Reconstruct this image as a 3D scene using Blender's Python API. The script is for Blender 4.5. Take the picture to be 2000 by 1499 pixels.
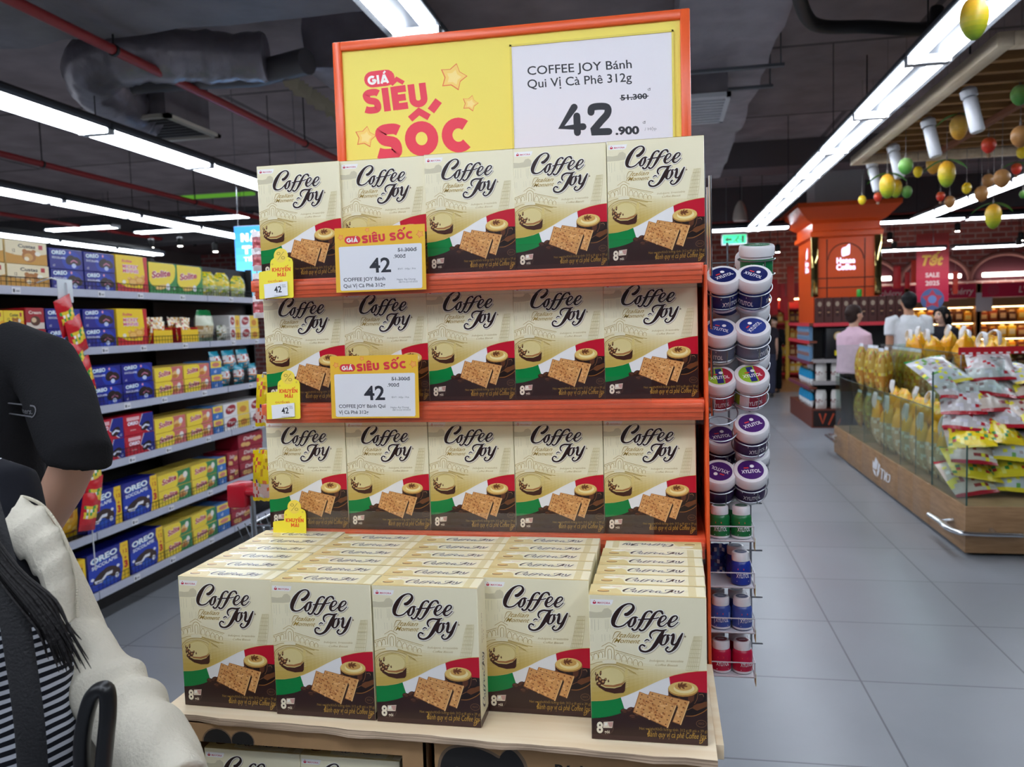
import bpy, bmesh, math, random
import numpy as np
from mathutils import Vector, Matrix, noise
from mathutils.geometry import tessellate_polygon

for _o in list(bpy.data.objects):
    bpy.data.objects.remove(_o)
SC = bpy.context.scene
COL = SC.collection
PI = math.pi
rnd = random.Random(7)

# ------------------------------------------------------------------ camera, world, exposure
EYE = 1.55
FPX = 1589.385
YAW, PITCH, ROLL = -0.1841, -0.0746, -0.0296
def _basis():
    cy, sy, cp, sp = math.cos(YAW), math.sin(YAW), math.cos(PITCH), math.sin(PITCH)
    f = Vector((sy*cp, cy*cp, sp)); r = Vector((cy, -sy, 0)); u = r.cross(f)
    cr, sr = math.cos(ROLL), math.sin(ROLL)
    return cr*r + sr*u, cr*u - sr*r, f
CR, CU, CF = _basis()
cam_data = bpy.data.cameras.new('camera')
cam = bpy.data.objects.new('camera', cam_data); COL.objects.link(cam)
_m = Matrix((CR, CU, -CF)).transposed().to_4x4(); _m.translation = (0, 0, EYE)
cam.matrix_world = _m
cam_data.sensor_fit = 'HORIZONTAL'; cam_data.sensor_width = 36.0
cam_data.lens = FPX*36.0/2000.0
cam_data.clip_start = 0.05; cam_data.clip_end = 100
cam_data.dof.use_dof = True; cam_data.dof.focus_distance = 1.36; cam_data.dof.aperture_fstop = 7.0
SC.camera = cam
SC.view_settings.view_transform = 'Standard'; SC.view_settings.look = 'None'
SC.view_settings.gamma = 1.0; SC.view_settings.use_curve_mapping = False
SC.view_settings.exposure = 0.75
try:
    SC.cycles.use_denoising = True
    SC.cycles.max_bounces = 8; SC.cycles.diffuse_bounces = 3; SC.cycles.glossy_bounces = 3
    SC.cycles.transmission_bounces = 6; SC.cycles.transparent_max_bounces = 16
    SC.cycles.use_adaptive_sampling = True; SC.cycles.adaptive_threshold = 0.02
    SC.cycles.sample_clamp_indirect = 6.0
    SC.cycles.caustics_reflective = False; SC.cycles.caustics_refractive = False
except Exception:
    pass
TUBE_POWER = 12.0          # emission of the fluorescent tubes, the hall's lamps

world = bpy.data.worlds.new('world'); SC.world = world; world.use_nodes = True
world.node_tree.nodes['Background'].inputs[0].default_value = (0.55, 0.6, 0.7, 1)
world.node_tree.nodes['Background'].inputs[1].default_value = 0.03

# rays through the photograph's pixels, used to measure where things stand
def ray(px, py): return CF + CR*((px-1000)/FPX) + CU*((749.5-py)/FPX)
def onY(px, py, Y): d = ray(px, py); return Vector((0, 0, EYE)) + d*(Y/d.y)
def onX(px, py, X): d = ray(px, py); return Vector((0, 0, EYE)) + d*(X/d.x)
def onZ(px, py, Z): d = ray(px, py); return Vector((0, 0, EYE)) + d*((Z-EYE)/d.z)

# ------------------------------------------------------------------ colour and materials
def L(c):
    if isinstance(c, str):
        c = [int(c[i:i+2], 16) for i in (0, 2, 4)]
    return tuple((x/255/12.92 if x/255 <= 0.04045 else ((x/255+0.055)/1.055)**2.4) for x in c[:3]) + (1.0,)
def mixc(a, b, t): return tuple(a[i]+(b[i]-a[i])*t for i in range(3))

def mat(name, col=None, rough=0.5, metal=0.0, attr=False, noise_amt=0.0, noise_scale=30, bump=0.0, bump_scale=60, coat=0.0, spec=0.5, sub=0.0, emit=None, emit_s=0.0):
    m = bpy.data.materials.new(name); m.use_nodes = True
    nt = m.node_tree; b = nt.nodes['Principled BSDF']
    b.inputs['Roughness'].default_value = rough; b.inputs['Metallic'].default_value = metal
    b.inputs['Coat Weight'].default_value = coat; b.inputs['Coat Roughness'].default_value = 0.08
    b.inputs['Specular IOR Level'].default_value = spec
    if sub: b.inputs['Subsurface Weight'].default_value = sub; b.inputs['Subsurface Radius'].default_value = (0.01, 0.004, 0.002)
    src = None
    if attr:
        a = nt.nodes.new('ShaderNodeAttribute'); a.attribute_name = 'Col'; src = a.outputs['Color']
    elif col is not None:
        b.inputs['Base Color'].default_value = L(col)
    if noise_amt or bump:
        tc = nt.nodes.new('ShaderNodeTexCoord')
    if noise_amt:
        n = nt.nodes.new('ShaderNodeTexNoise'); n.inputs['Scale'].default_value = noise_scale; n.inputs['Detail'].default_value = 5
        nt.links.new(tc.outputs['Object'], n.inputs['Vector'])
        r = nt.nodes.new('ShaderNodeMapRange'); r.inputs[1].default_value = 0.3; r.inputs[2].default_value = 0.7
        r.inputs[3].default_value = 1-noise_amt; r.inputs[4].default_value = 1+noise_amt*0.6
        nt.links.new(n.outputs['Fac'], r.inputs[0])
        mx = nt.nodes.new('ShaderNodeMix'); mx.data_type = 'RGBA'; mx.blend_type = 'MULTIPLY'; mx.inputs['Factor'].default_value = 1
        if src is not None: nt.links.new(src, mx.inputs[6])
        else: mx.inputs[6].default_value = L(col)
        nt.links.new(r.outputs[0], mx.inputs[7]); src = mx.outputs[2]
    if src is not None: nt.links.new(src, b.inputs['Base Color'])
    if bump:
        n2 = nt.nodes.new('ShaderNodeTexNoise'); n2.inputs['Scale'].default_value = bump_scale; n2.inputs['Detail'].default_value = 4
        nt.links.new(tc.outputs['Object'], n2.inputs['Vector'])
        bp = nt.nodes.new('ShaderNodeBump'); bp.inputs['Strength'].default_value = bump; bp.inputs['Distance'].default_value = 0.01
        nt.links.new(n2.outputs['Fac'], bp.inputs['Height']); nt.links.new(bp.outputs['Normal'], b.inputs['Normal'])
    if emit is not None:
        b.inputs['Emission Color'].default_value = L(emit); b.inputs['Emission Strength'].default_value = emit_s
    return m

def clear_mat(name, tint=(255, 255, 255), rough=0.05, gloss=0.12, edge=0.5, bump=0.0, bump_scale=40, top=0.9):
    """thin clear plastic or glass pane: transparent with a fresnel gloss"""
    m = bpy.data.materials.new(name); m.use_nodes = True; nt = m.node_tree
    nt.nodes.remove(nt.nodes['Principled BSDF'])
    out = nt.nodes['Material Output']
    t = nt.nodes.new('ShaderNodeBsdfTransparent'); t.inputs[0].default_value = L(tint)
    g = nt.nodes.new('ShaderNodeBsdfGlossy'); g.inputs['Roughness'].default_value = rough
    lw = nt.nodes.new('ShaderNodeLayerWeight'); lw.inputs['Blend'].default_value = edge
    mr = nt.nodes.new('ShaderNodeMapRange'); mr.inputs[3].default_value = gloss; mr.inputs[4].default_value = top
    pw = nt.nodes.new('ShaderNodeMath'); pw.operation = 'POWER'; pw.inputs[1].default_value = 2.5
    nt.links.new(lw.outputs['Facing'], pw.inputs[0]); nt.links.new(pw.outputs[0], mr.inputs[0])
    mx = nt.nodes.new('ShaderNodeMixShader')
    nt.links.new(mr.outputs[0], mx.inputs[0]); nt.links.new(t.outputs[0], mx.inputs[1]); nt.links.new(g.outputs[0], mx.inputs[2])
    nt.links.new(mx.outputs[0], out.inputs['Surface'])
    if bump:
        tc = nt.nodes.new('ShaderNodeTexCoord'); n2 = nt.nodes.new('ShaderNodeTexNoise'); n2.inputs['Scale'].default_value = bump_scale
        nt.links.new(tc.outputs['Object'], n2.inputs['Vector'])
        bp = nt.nodes.new('ShaderNodeBump'); bp.inputs['Strength'].default_value = bump; bp.inputs['Distance'].default_value = 0.01
        nt.links.new(n2.outputs['Fac'], bp.inputs['Height']); nt.links.new(bp.outputs['Normal'], g.inputs['Normal'])
    return m

def emit_mat(name, col, s):
    m = bpy.data.materials.new(name); m.use_nodes = True; nt = m.node_tree
    nt.nodes.remove(nt.nodes['Principled BSDF'])
    e = nt.nodes.new('ShaderNodeEmission'); e.inputs[0].default_value = L(col); e.inputs[1].default_value = s
    nt.links.new(e.outputs[0], nt.nodes['Material Output'].inputs['Surface'])
    return m

def wood_mat(name, c1, c2, scale=(2, 18, 18), rough=0.5, bump=0.05):
    m = bpy.data.materials.new(name); m.use_nodes = True; nt = m.node_tree; b = nt.nodes['Principled BSDF']
    tc = nt.nodes.new('ShaderNodeTexCoord'); mp = nt.nodes.new('ShaderNodeMapping'); mp.inputs['Scale'].default_value = scale
    n = nt.nodes.new('ShaderNodeTexNoise'); n.inputs['Scale'].default_value = 2.2; n.inputs['Detail'].default_value = 8; n.inputs['Distortion'].default_value = 0.4
    cr = nt.nodes.new('ShaderNodeValToRGB'); cr.color_ramp.elements[0].color = L(c1); cr.color_ramp.elements[1].color = L(c2)
    cr.color_ramp.elements[0].position = 0.35; cr.color_ramp.elements[1].position = 0.65
    nt.links.new(tc.outputs['Object'], mp.inputs['Vector']); nt.links.new(mp.outputs[0], n.inputs['Vector'])
    nt.links.new(n.outputs['Fac'], cr.inputs[0]); nt.links.new(cr.outputs[0], b.inputs['Base Color'])
    b.inputs['Roughness'].default_value = rough
    bp = nt.nodes.new('ShaderNodeBump'); bp.inputs['Strength'].default_value = bump; nt.links.new(n.outputs['Fac'], bp.inputs['Height']); nt.links.new(bp.outputs[0], b.inputs['Normal'])
    return m

def brick_mat(name, c1, c2, mortar, bw, bh, msize, offset=0.5, rough=0.6, axes='XZ', bump=0.3, spec=0.5, vary=0.0):
    m = bpy.data.materials.new(name); m.use_nodes = True; nt = m.node_tree; b = nt.nodes['Principled BSDF']
    tc = nt.nodes.new('ShaderNodeTexCoord'); sp = nt.nodes.new('ShaderNodeSeparateXYZ'); cb = nt.nodes.new('ShaderNodeCombineXYZ')
    nt.links.new(tc.outputs['Object'], sp.inputs[0])
    nt.links.new(sp.outputs[axes[0]], cb.inputs[0]); nt.links.new(sp.outputs[axes[1]], cb.inputs[1])
    br = nt.nodes.new('ShaderNodeTexBrick'); br.offset = offset
    br.inputs['Color1'].default_value = L(c1); br.inputs['Color2'].default_value = L(c2); br.inputs['Mortar'].default_value = L(mortar)
    br.inputs['Scale'].default_value = 1.0; br.inputs['Brick Width'].default_value = bw; br.inputs['Row Height'].default_value = bh
    br.inputs['Mortar Size'].default_value = msize; br.inputs['Mortar Smooth'].default_value = 0.1
    nt.links.new(cb.outputs[0], br.inputs['Vector'])
    src = br.outputs['Color']
    n = nt.nodes.new('ShaderNodeTexNoise'); n.inputs['Scale'].default_value = 3.0; n.inputs['Detail'].default_value = 6
    nt.links.new(tc.outputs['Object'], n.inputs['Vector'])
    if vary:
        r = nt.nodes.new('ShaderNodeMapRange'); r.inputs[1].default_value = .3; r.inputs[2].default_value = .7; r.inputs[3].default_value = 1-vary; r.inputs[4].default_value = 1+vary
        nt.links.new(n.outputs['Fac'], r.inputs[0])
        mx = nt.nodes.new('ShaderNodeMix'); mx.data_type = 'RGBA'; mx.blend_type = 'MULTIPLY'; mx.inputs['Factor'].default_value = 1
        nt.links.new(src, mx.inputs[6]); nt.links.new(r.outputs[0], mx.inputs[7]); src = mx.outputs[2]
    nt.links.new(src, b.inputs['Base Color'])
    r2 = nt.nodes.new('ShaderNodeMapRange'); r2.inputs[3].default_value = rough*0.8; r2.inputs[4].default_value = rough*1.25
    nt.links.new(n.outputs['Fac'], r2.inputs[0]); nt.links.new(r2.outputs[0], b.inputs['Roughness'])
    b.inputs['Specular IOR Level'].default_value = spec
    if bump:
        bp = nt.nodes.new('ShaderNodeBump'); bp.inputs['Strength'].default_value = bump; bp.inputs['Distance'].default_value = 0.004; bp.invert = True
        nt.links.new(br.outputs['Fac'], bp.inputs['Height']); nt.links.new(bp.outputs[0], b.inputs['Normal'])
    return m

PRINT = mat('printed_card', attr=True, rough=0.3, spec=0.5)
PAPER = mat('printed_paper', attr=True, rough=0.55)
FOIL = mat('printed_film', attr=True, rough=0.22, spec=0.7, bump=0.35, bump_scale=45)
PAINT = mat('painted_surface', attr=True, rough=0.45)
SKIN = mat('skin', attr=True, rough=0.55, sub=0.15)
CLOTH = mat('cloth', attr=True, rough=0.9, spec=0.2, bump=0.25, bump_scale=220)
HAIR = mat('hair', attr=True, rough=0.6, bump=0.4, bump_scale=150, spec=0.25)
FRUIT = mat('fruit_skin', attr=True, rough=0.38, noise_amt=0.12, noise_scale=25)
CHROME = mat('chrome', (215, 218, 222), rough=0.18, metal=1.0)
WIRE = mat('zinc_wire', (150, 152, 158), rough=0.35, metal=1.0)
WHITE_METAL = mat('white_enamel', (214, 216, 222), rough=0.35, noise_amt=0.03)
BLACK_PLASTIC = mat('black_plastic', (16, 16, 19), rough=0.38)
BLACK_METAL = mat('black_enamel', (14, 14, 16), rough=0.5)
CLEAR = clear_mat('clear_plastic', rough=0.08, gloss=0.05)
SLEEVE = clear_mat('clear_sleeve', rough=0.05, gloss=0.03, bump=0.35, bump_scale=14)
GLASS = clear_mat('glass', (243, 250, 248), rough=0.02, gloss=0.02, top=0.32)
GLASS_EDGE = mat('glass_edge', (60, 92, 86), rough=0.2)
TUBE = emit_mat('tube_glow', (236, 244, 255), TUBE_POWER)
WARM = emit_mat('warm_shelf_glow', (255, 214, 150), 7.0)
SPOT = emit_mat('spot_glow', (255, 250, 238), 22.0)
GREEN_GLOW = emit_mat('exit_sign_glow', (40, 230, 140), 1.5)
SIGN_GLOW = emit_mat('backlit_letters', (225, 215, 255), 2.2)

# ------------------------------------------------------------------ mesh builder
class MB:
    def __init__(s): s.v = []; s.f = []; s.m = []; s.c = []; s.sm = []
    def add(s, verts, faces, col=None, mi=0, smooth=False, M=None):
        b = len(s.v)
        s.v += [tuple(M @ Vector(p)) for p in verts] if M is not None else [tuple(p) for p in verts]
        for k, f in enumerate(faces):
            s.f.append([i+b for i in f]); s.m.append(mi); s.sm.append(smooth)
            s.c.append(col[k] if isinstance(col, list) else col)
        return s
    def box(s, x0, x1, y0, y1, z0, z1, col=None, mi=0, M=None):
        vs = [(x0,y0,z0),(x1,y0,z0),(x1,y1,z0),(x0,y1,z0),(x0,y0,z1),(x1,y0,z1),(x1,y1,z1),(x0,y1,z1)]
        return s.add(vs, [(0,3,2,1),(4,5,6,7),(0,1,5,4),(1,2,6,5),(2,3,7,6),(3,0,4,7)], col, mi, False, M)
    def rbox(s, x0, x1, y0, y1, z0, z1, r=0.002, seg=2, col=None, mi=0, M=None):
        bm = bmesh.new(); bmesh.ops.create_cube(bm, size=1)
        for v in bm.verts:
            v.co = ((x0+x1)/2+v.co.x*(x1-x0), (y0+y1)/2+v.co.y*(y1-y0), (z0+z1)/2+v.co.z*(z1-z0))
        r = min(r, abs(x1-x0)*.49, abs(y1-y0)*.49, abs(z1-z0)*.49)
        bmesh.ops.bevel(bm, geom=list(bm.edges), offset=r, segments=seg, profile=0.5, affect='EDGES')
        s.bm(bm, col, mi, True, M); return s
    def bm(s, bm, col=None, mi=0, smooth=False, M=None):
        bm.verts.index_update()
        s.add([v.co[:] for v in bm.verts], [[v.index for v in f.verts] for f in bm.faces], col, mi, smooth, M); bm.free(); return s
    def tube(s, pts, r, n=8, closed=False, caps=True, col=None, mi=0, M=None, ry=None, up=None):
        pts = [Vector(p) for p in pts]; N = len(pts)
        rs = r if isinstance(r, (list, tuple)) else [r]*N
        ts = []
        for i in range(N):
            a = pts[(i-1) % N] if (closed or i > 0) else pts[i]; b = pts[(i+1) % N] if (closed or i < N-1) else pts[i]
            ts.append((b-a).normalized() if (b-a).length > 1e-9 else Vector((0, 0, 1)))
        u = Vector(up) if up else (Vector((0, 0, 1)) if abs(ts[0].z) < 0.9 else Vector((1, 0, 0)))
        vs = []
        for i in range(N):
            u = u-ts[i]*u.dot(ts[i])
            if u.length < 1e-6: u = ts[i].orthogonal()
            u.normalize(); w = ts[i].cross(u)
            rb = rs[i] if ry is None else (ry[i] if isinstance(ry, (list, tuple)) else ry)
            for k in range(n):
                a = 2*PI*k/n; vs.append(pts[i]+u*(math.cos(a)*rs[i])+w*(math.sin(a)*rb))
        fs = []
        for i in range(N if closed else N-1):
            j = (i+1) % N
            for k in range(n):
                k2 = (k+1) % n; fs.append((i*n+k, i*n+k2, j*n+k2, j*n+k))
        if caps and not closed:
            fs.append(tuple(range(n))[::-1]); fs.append(tuple((N-1)*n+k for k in range(n)))
        return s.add(vs, fs, col, mi, True, M)
    def lathe(s, prof, n=24, cols=None, mi=0, M=None, smooth=True, cap0=True, cap1=True, sx=1, sy=1):
        vs = []; fs = []; cc = [] if isinstance(cols, list) else None
        for (r, z) in prof:
            for k in range(n):
                a = 2*PI*k/n; vs.append((math.cos(a)*r*sx, math.sin(a)*r*sy, z))
        for i in range(len(prof)-1):
            for k in range(n):
                k2 = (k+1) % n; fs.append((i*n+k, i*n+k2, (i+1)*n+k2, (i+1)*n+k))
                if cc is not None: cc.append(cols[i])
        if cap0: fs.append(tuple(range(n))[::-1]); cc is not None and cc.append(cols[0])
        if cap1: fs.append(tuple((len(prof)-1)*n+k for k in range(n))); cc is not None and cc.append(cols[-1])
        return s.add(vs, fs, cc if cc is not None else cols, mi, smooth, M)
    def ball(s, c, rx, ry=None, rz=None, col=None, mi=0, seg=16, rings=10, M=None):
        ry = ry or rx; rz = rz or rx
        prof = [(math.sin(PI*i/rings), -math.cos(PI*i/rings)) for i in range(rings+1)]
        prof[0] = (0.02, -1); prof[-1] = (0.02, 1)
        T = Matrix.Translation(c) @ Matrix.Diagonal((rx, ry, rz, 1))
        return s.lathe(prof, seg, col, mi, (M @ T) if M is not None else T)
    def art(s, a, O, ax, ay, nz, eps=0.00001, mi=0, base=0.0001):
        """print an Art drawing on a flat surface: O origin, ax and ay the drawing's axes in metres per unit, nz outward"""
        O, ax, ay, nz = Vector(O), Vector(ax), Vector(ay), Vector(nz)
        flip = ax.cross(ay).dot(nz) < 0; done = []
        for pts, tris, cols, layer, lift in sorted(a.items, key=lambda it: it[3]):
            if not pts: continue
            bx = (min(p[0] for p in pts), min(p[1] for p in pts), max(p[0] for p in pts), max(p[1] for p in pts))
            lev = 1
            for q, l in done:
                if l >= lev and q[0] <= bx[2] and q[2] >= bx[0] and q[1] <= bx[3] and q[3] >= bx[1]: lev = l+1
            done.append((bx, lev))
            b = len(s.v); h = base+lev*eps
            s.v += [tuple(O+ax*p[0]+ay*p[1]+nz*(h+(lift[i]*eps*0.8 if lift else 0))) for i, p in enumerate(pts)]
            for t in tris:
                p0, p1, p2 = pts[t[0]], pts[t[1]], pts[t[2]]
                ar = (p1[0]-p0[0])*(p2[1]-p0[1])-(p1[1]-p0[1])*(p2[0]-p0[0])
                if abs(ar) < 1e-12: continue
                tt = t if (ar > 0) != flip else (t[0], t[2], t[1])
                s.f.append([b+i for i in tt]); s.m.append(mi); s.sm.append(False)
                s.c.append(cols if not isinstance(cols, list) else [cols[i] for i in tt])
        return s
    def mesh(s, name):
        me = bpy.data.meshes.new(name); me.from_pydata(s.v, [], s.f)
        me.polygons.foreach_set('material_index', s.m)
        me.polygons.foreach_set('use_smooth', s.sm)
        if any(c is not None for c in s.c):
            at = me.color_attributes.new('Col', 'FLOAT_COLOR', 'CORNER'); arr = []
            for f, c in zip(s.f, s.c):
                if c is None: arr += [0.8, 0.8, 0.8, 1]*len(f)
                elif isinstance(c, list):
                    for q in c: arr += L(q)
                else: arr += L(c)*len(f)
            at.data.foreach_set('color', arr)
        me.update()
        if any(s.sm): me.set_sharp_from_angle(angle=math.radians(42))
        return me
    def build(s, name, mats=None, parent=None, loc=None, rot=None):
        me = s.mesh(name)
        for m in (mats if isinstance(mats, (list, tuple)) else [mats or PAINT]): me.materials.append(m)
        o = bpy.data.objects.new(name, me); COL.objects.link(o)
        if parent is not None: o.parent = parent
        if loc is not None: o.location = loc
        if rot is not None: o.rotation_euler = rot if isinstance(rot, (tuple, list)) else (0, 0, rot)
        return o

def tag(o, label=None, cat=None, group=None, kind=None):
    if label: o['label'] = label
    if cat: o['category'] = cat
    if group: o['group'] = group
    if kind: o['kind'] = kind
    return o
def thing(name, label, cat, loc=(0, 0, 0), rot=0, group=None):
    o = bpy.data.objects.new(name, None); COL.objects.link(o); o.empty_display_size = 0.05
    o.location = loc; o.rotation_euler = rot if isinstance(rot, (tuple, list)) else (0, 0, rot)
    return tag(o, label, cat, group)
KIDS = {}
def dup(root, loc, rot=None, label=None, group=None, scale=None):
    def cp(o, par):
        c = o.copy(); COL.objects.link(c)
        if par is not None: c.parent = par
        for k in [x for x in o.children]: cp(k, c)
        return c
    r = cp(root, None); r.location = loc
    if rot is not None: r.rotation_euler = rot if isinstance(rot, (tuple, list)) else (0, 0, rot)
    if scale is not None: r.scale = scale if isinstance(scale, (tuple, list)) else (scale,)*3
    return tag(r, label, None, group)
ORD = ['first', 'second', 'third', 'fourth', 'fifth', 'sixth', 'seventh', 'eighth', 'ninth', 'tenth', 'eleventh', 'twelfth', 'thirteenth', 'fourteenth', 'fifteenth', 'sixteenth']
def ordinal(i, n, ends=('leftmost', 'rightmost')):
    return ends[0] if i == 0 else (ends[1] if i == n-1 else ORD[i]+' from left')

# ------------------------------------------------------------------ drawings (flat printed artwork)
_TXT = {}
def text_geo(s, bold=0.0, shear=0.0, space=1.0):
    key = (s, bold, shear, space)
    if key not in _TXT:
        cu = bpy.data.curves.new('t', 'FONT'); cu.body = s; cu.size = 1.0; cu.offset = bold; cu.shear = shear; cu.space_character = space
        cu.resolution_u = 3; cu.fill_mode = 'FRONT'
        ob = bpy.data.objects.new('t', cu); COL.objects.link(ob)
        dg = bpy.context.evaluated_depsgraph_get(); ev = ob.evaluated_get(dg); me = ev.to_mesh()
        vs = [(v.co.x, v.co.y) for v in me.vertices]
        me.calc_loop_triangles(); ts = [tuple(t.vertices) for t in me.loop_triangles]
        ev.to_mesh_clear(); bpy.data.objects.remove(ob); bpy.data.curves.remove(cu)
        _TXT[key] = (vs, ts)
    return _TXT[key]
def hom(src, dst):
    A = []; B = []
    for (x, y), (u, v) in zip(src, dst):
        A += [[x, y, 1, 0, 0, 0, -u*x, -u*y], [0, 0, 0, x, y, 1, -v*x, -v*y]]; B += [u, v]
    h = np.linalg.solve(np.array(A, float), np.array(B, float))
    def f(p):
        w = h[6]*p[0]+h[7]*p[1]+1
        return ((h[0]*p[0]+h[1]*p[1]+h[2])/w, (h[3]*p[0]+h[4]*p[1]+h[5])/w)
    return f
def smooth_path(pts, n=6, closed=False):
    """Catmull-Rom through points of any dimension"""
    P = [tuple(p) for p in pts]; N = len(P); out = []
    for i in range(N if closed else N-1):
        p0 = P[(i-1) % N] if (closed or i > 0) else P[i]; p1 = P[i]; p2 = P[(i+1) % N]
        p3 = P[(i+2) % N] if (closed or i < N-2) else p2
        for k in range(n):
            t = k/n
            out.append(tuple(0.5*((2*b)+(c-a)*t+(2*a-5*b+4*c-d)*t*t+(3*b-a-3*c+d)*t**3) for a, b, c, d in zip(p0, p1, p2, p3)))
    if not closed: out.append(P[-1])
    return out
class Art:
    def __init__(s, f=None, clip=None): s.items = []; s.f = f or (lambda p: p); s.clip = clip
    def raw(s, pts, tris, col, layer, lift=None):
        if s.clip:
            x0, y0, x1, y1 = s.clip
            if any(p[0] < x0 or p[0] > x1 or p[1] < y0 or p[1] > y1 for p in pts):
                P = []; T = []
                for t in tris:
                    poly = [pts[i] for i in t]
                    for ax, lim, sg in ((0, x0, 1), (0, x1, -1), (1, y0, 1), (1, y1, -1)):
                        out = []
                        for i in range(len(poly)):
                            a, b = poly[i-1], poly[i]; da, db = sg*(a[ax]-lim), sg*(b[ax]-lim)
                            if (da >= 0) != (db >= 0):
                                k = da/(da-db); out.append((a[0]+(b[0]-a[0])*k, a[1]+(b[1]-a[1])*k))
                            if db >= 0: out.append(b)
                        poly = out
                        if not poly: break
                    if len(poly) >= 3:
                        n = len(P); P += poly; T += [(n, n+i, n+i+1) for i in range(1, len(poly)-1)]
                pts, tris, lift = P, T, None
        s.items.append((pts, tris, col, layer, lift))
    def poly(s, pts, col, layer=1, f=None):
        g = f or s.f; q = [g(p) for p in pts]
        tris = tessellate_polygon([[Vector((p[0], p[1], 0)) for p in q]])
        s.raw(q, [tuple(t) for t in tris], col, layer); return s
    def rect(s, x0, y0, x1, y1, col, layer=1): return s.poly([(x0, y0), (x1, y0), (x1, y1), (x0, y1)], col, layer)
    def rrect(s, x0, y0, x1, y1, r, col, layer=1, n=5):
        pts = []
        for cx, cy, a in ((x1-r, y1-r, 0), (x0+r, y1-r, 90), (x0+r, y0+r, 180), (x1-r, y0+r, 270)):
            for k in range(n+1):
                t = math.radians(a+90*k/n); pts.append((cx+r*math.cos(t), cy+r*math.sin(t)))
        return s.poly(pts, col, layer)
    def ell(s, cx, cy, rx, ry, col, layer=1, rot=0, n=20, a0=0, a1=360):
        c, d = math.cos(math.radians(rot)), math.sin(math.radians(rot)); pts = []
        full = a1-a0 >= 360
        for k in range(n if full else n+1):
            t = math.radians(a0+(a1-a0)*k/n); x, y = rx*math.cos(t), ry*math.sin(t); pts.append((cx+x*c-y*d, cy+x*d+y*c))
        return s.poly(pts, col, layer)
    def star(s, cx, cy, r, col, layer=1, rot=90, inner=0.55):
        pts = [(cx+(r if k % 2 == 0 else r*inner)*math.cos(math.radians(rot+36*k)), cy+(r if k % 2 == 0 else r*inner)*math.sin(math.radians(rot+36*k))) for k in range(10)]
        return s.poly(pts, col, layer)
    def stroke(s, pts, col, layer=1, grow=0, n=6, dx=0, dy=0, width=None, smooth=True, f=None):
        """ribbon along points (x, y, w)"""
        g = f or s.f
        P = [(p[0], p[1], p[2] if len(p) > 2 else width) for p in pts]
        if smooth and len(P) > 2: P = smooth_path(P, n)
        A = []; B = []; N = len(P)
        for i in range(N):
            a = P[max(0, i-1)]; b = P[min(N-1, i+1)]; tx, ty = b[0]-a[0], b[1]-a[1]; l = math.hypot(tx, ty) or 1
            h = max(1e-5, P[i][2])/2+grow; ex, ey = -ty/l*h, tx/l*h
            A.append((P[i][0]+ex+dx, P[i][1]+ey+dy)); B.append((P[i][0]-ex+dx, P[i][1]-ey+dy))
        q = [g(p) for p in A+B]; tris = []
        for i in range(N-1): tris += [(i, i+1, N+i+1), (i, N+i+1, N+i)]
        s.raw(q, tris, col, layer, [i/N for i in range(N)]*2)
        for e in (P[0], P[-1]):
            rr = max(1e-5, e[2])/2+grow
            s.poly([(e[0]+dx+rr*math.cos(2*PI*k/10), e[1]+dy+rr*math.sin(2*PI*k/10)) for k in range(10)], col, layer, f=g)
        return s
    def text(s, t, x, y, h=None, w=None, col=(0, 0, 0), layer=2, bold=0.0, shear=0.0, align='l', rot=0, space=1.0, yflip=False, sx=1.0):
        """h is the capital height; w the width to fit instead (both: stretched); (x, y) baseline start"""
        vs, ts = text_geo(t, bold, shear, space)
        if not vs: return s
        x0 = min(v[0] for v in vs); x1 = max(v[0] for v in vs)
        ky = (h/0.727) if h else w/(x1-x0); kx = (w/(x1-x0)) if w else ky*sx
        W = (x1-x0)*kx; ox = {'l': 0, 'c': -W/2, 'r': -W}[align]; c, d = math.cos(math.radians(rot)), math.sin(math.radians(rot))
        q = []
        for vx, vy in vs:
            px, py = (vx-x0)*kx+ox, vy*ky*(-1 if yflip else 1); q.append(s.f((x+px*c-py*d, y+px*d+py*c)))
        s.raw(q, ts, col, layer); return s
    def shifted(s, dx, dy, sx=1, sy=None, layer=0):
        sy = sx if sy is None else sy
        a = Art(); a.items = [([(p[0]*sx+dx, p[1]*sy+dy) for p in pts], t, c, l+layer, li) for pts, t, c, l, li in s.items]; return a
    def extend(s, o): s.items += o.items; return s
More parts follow.
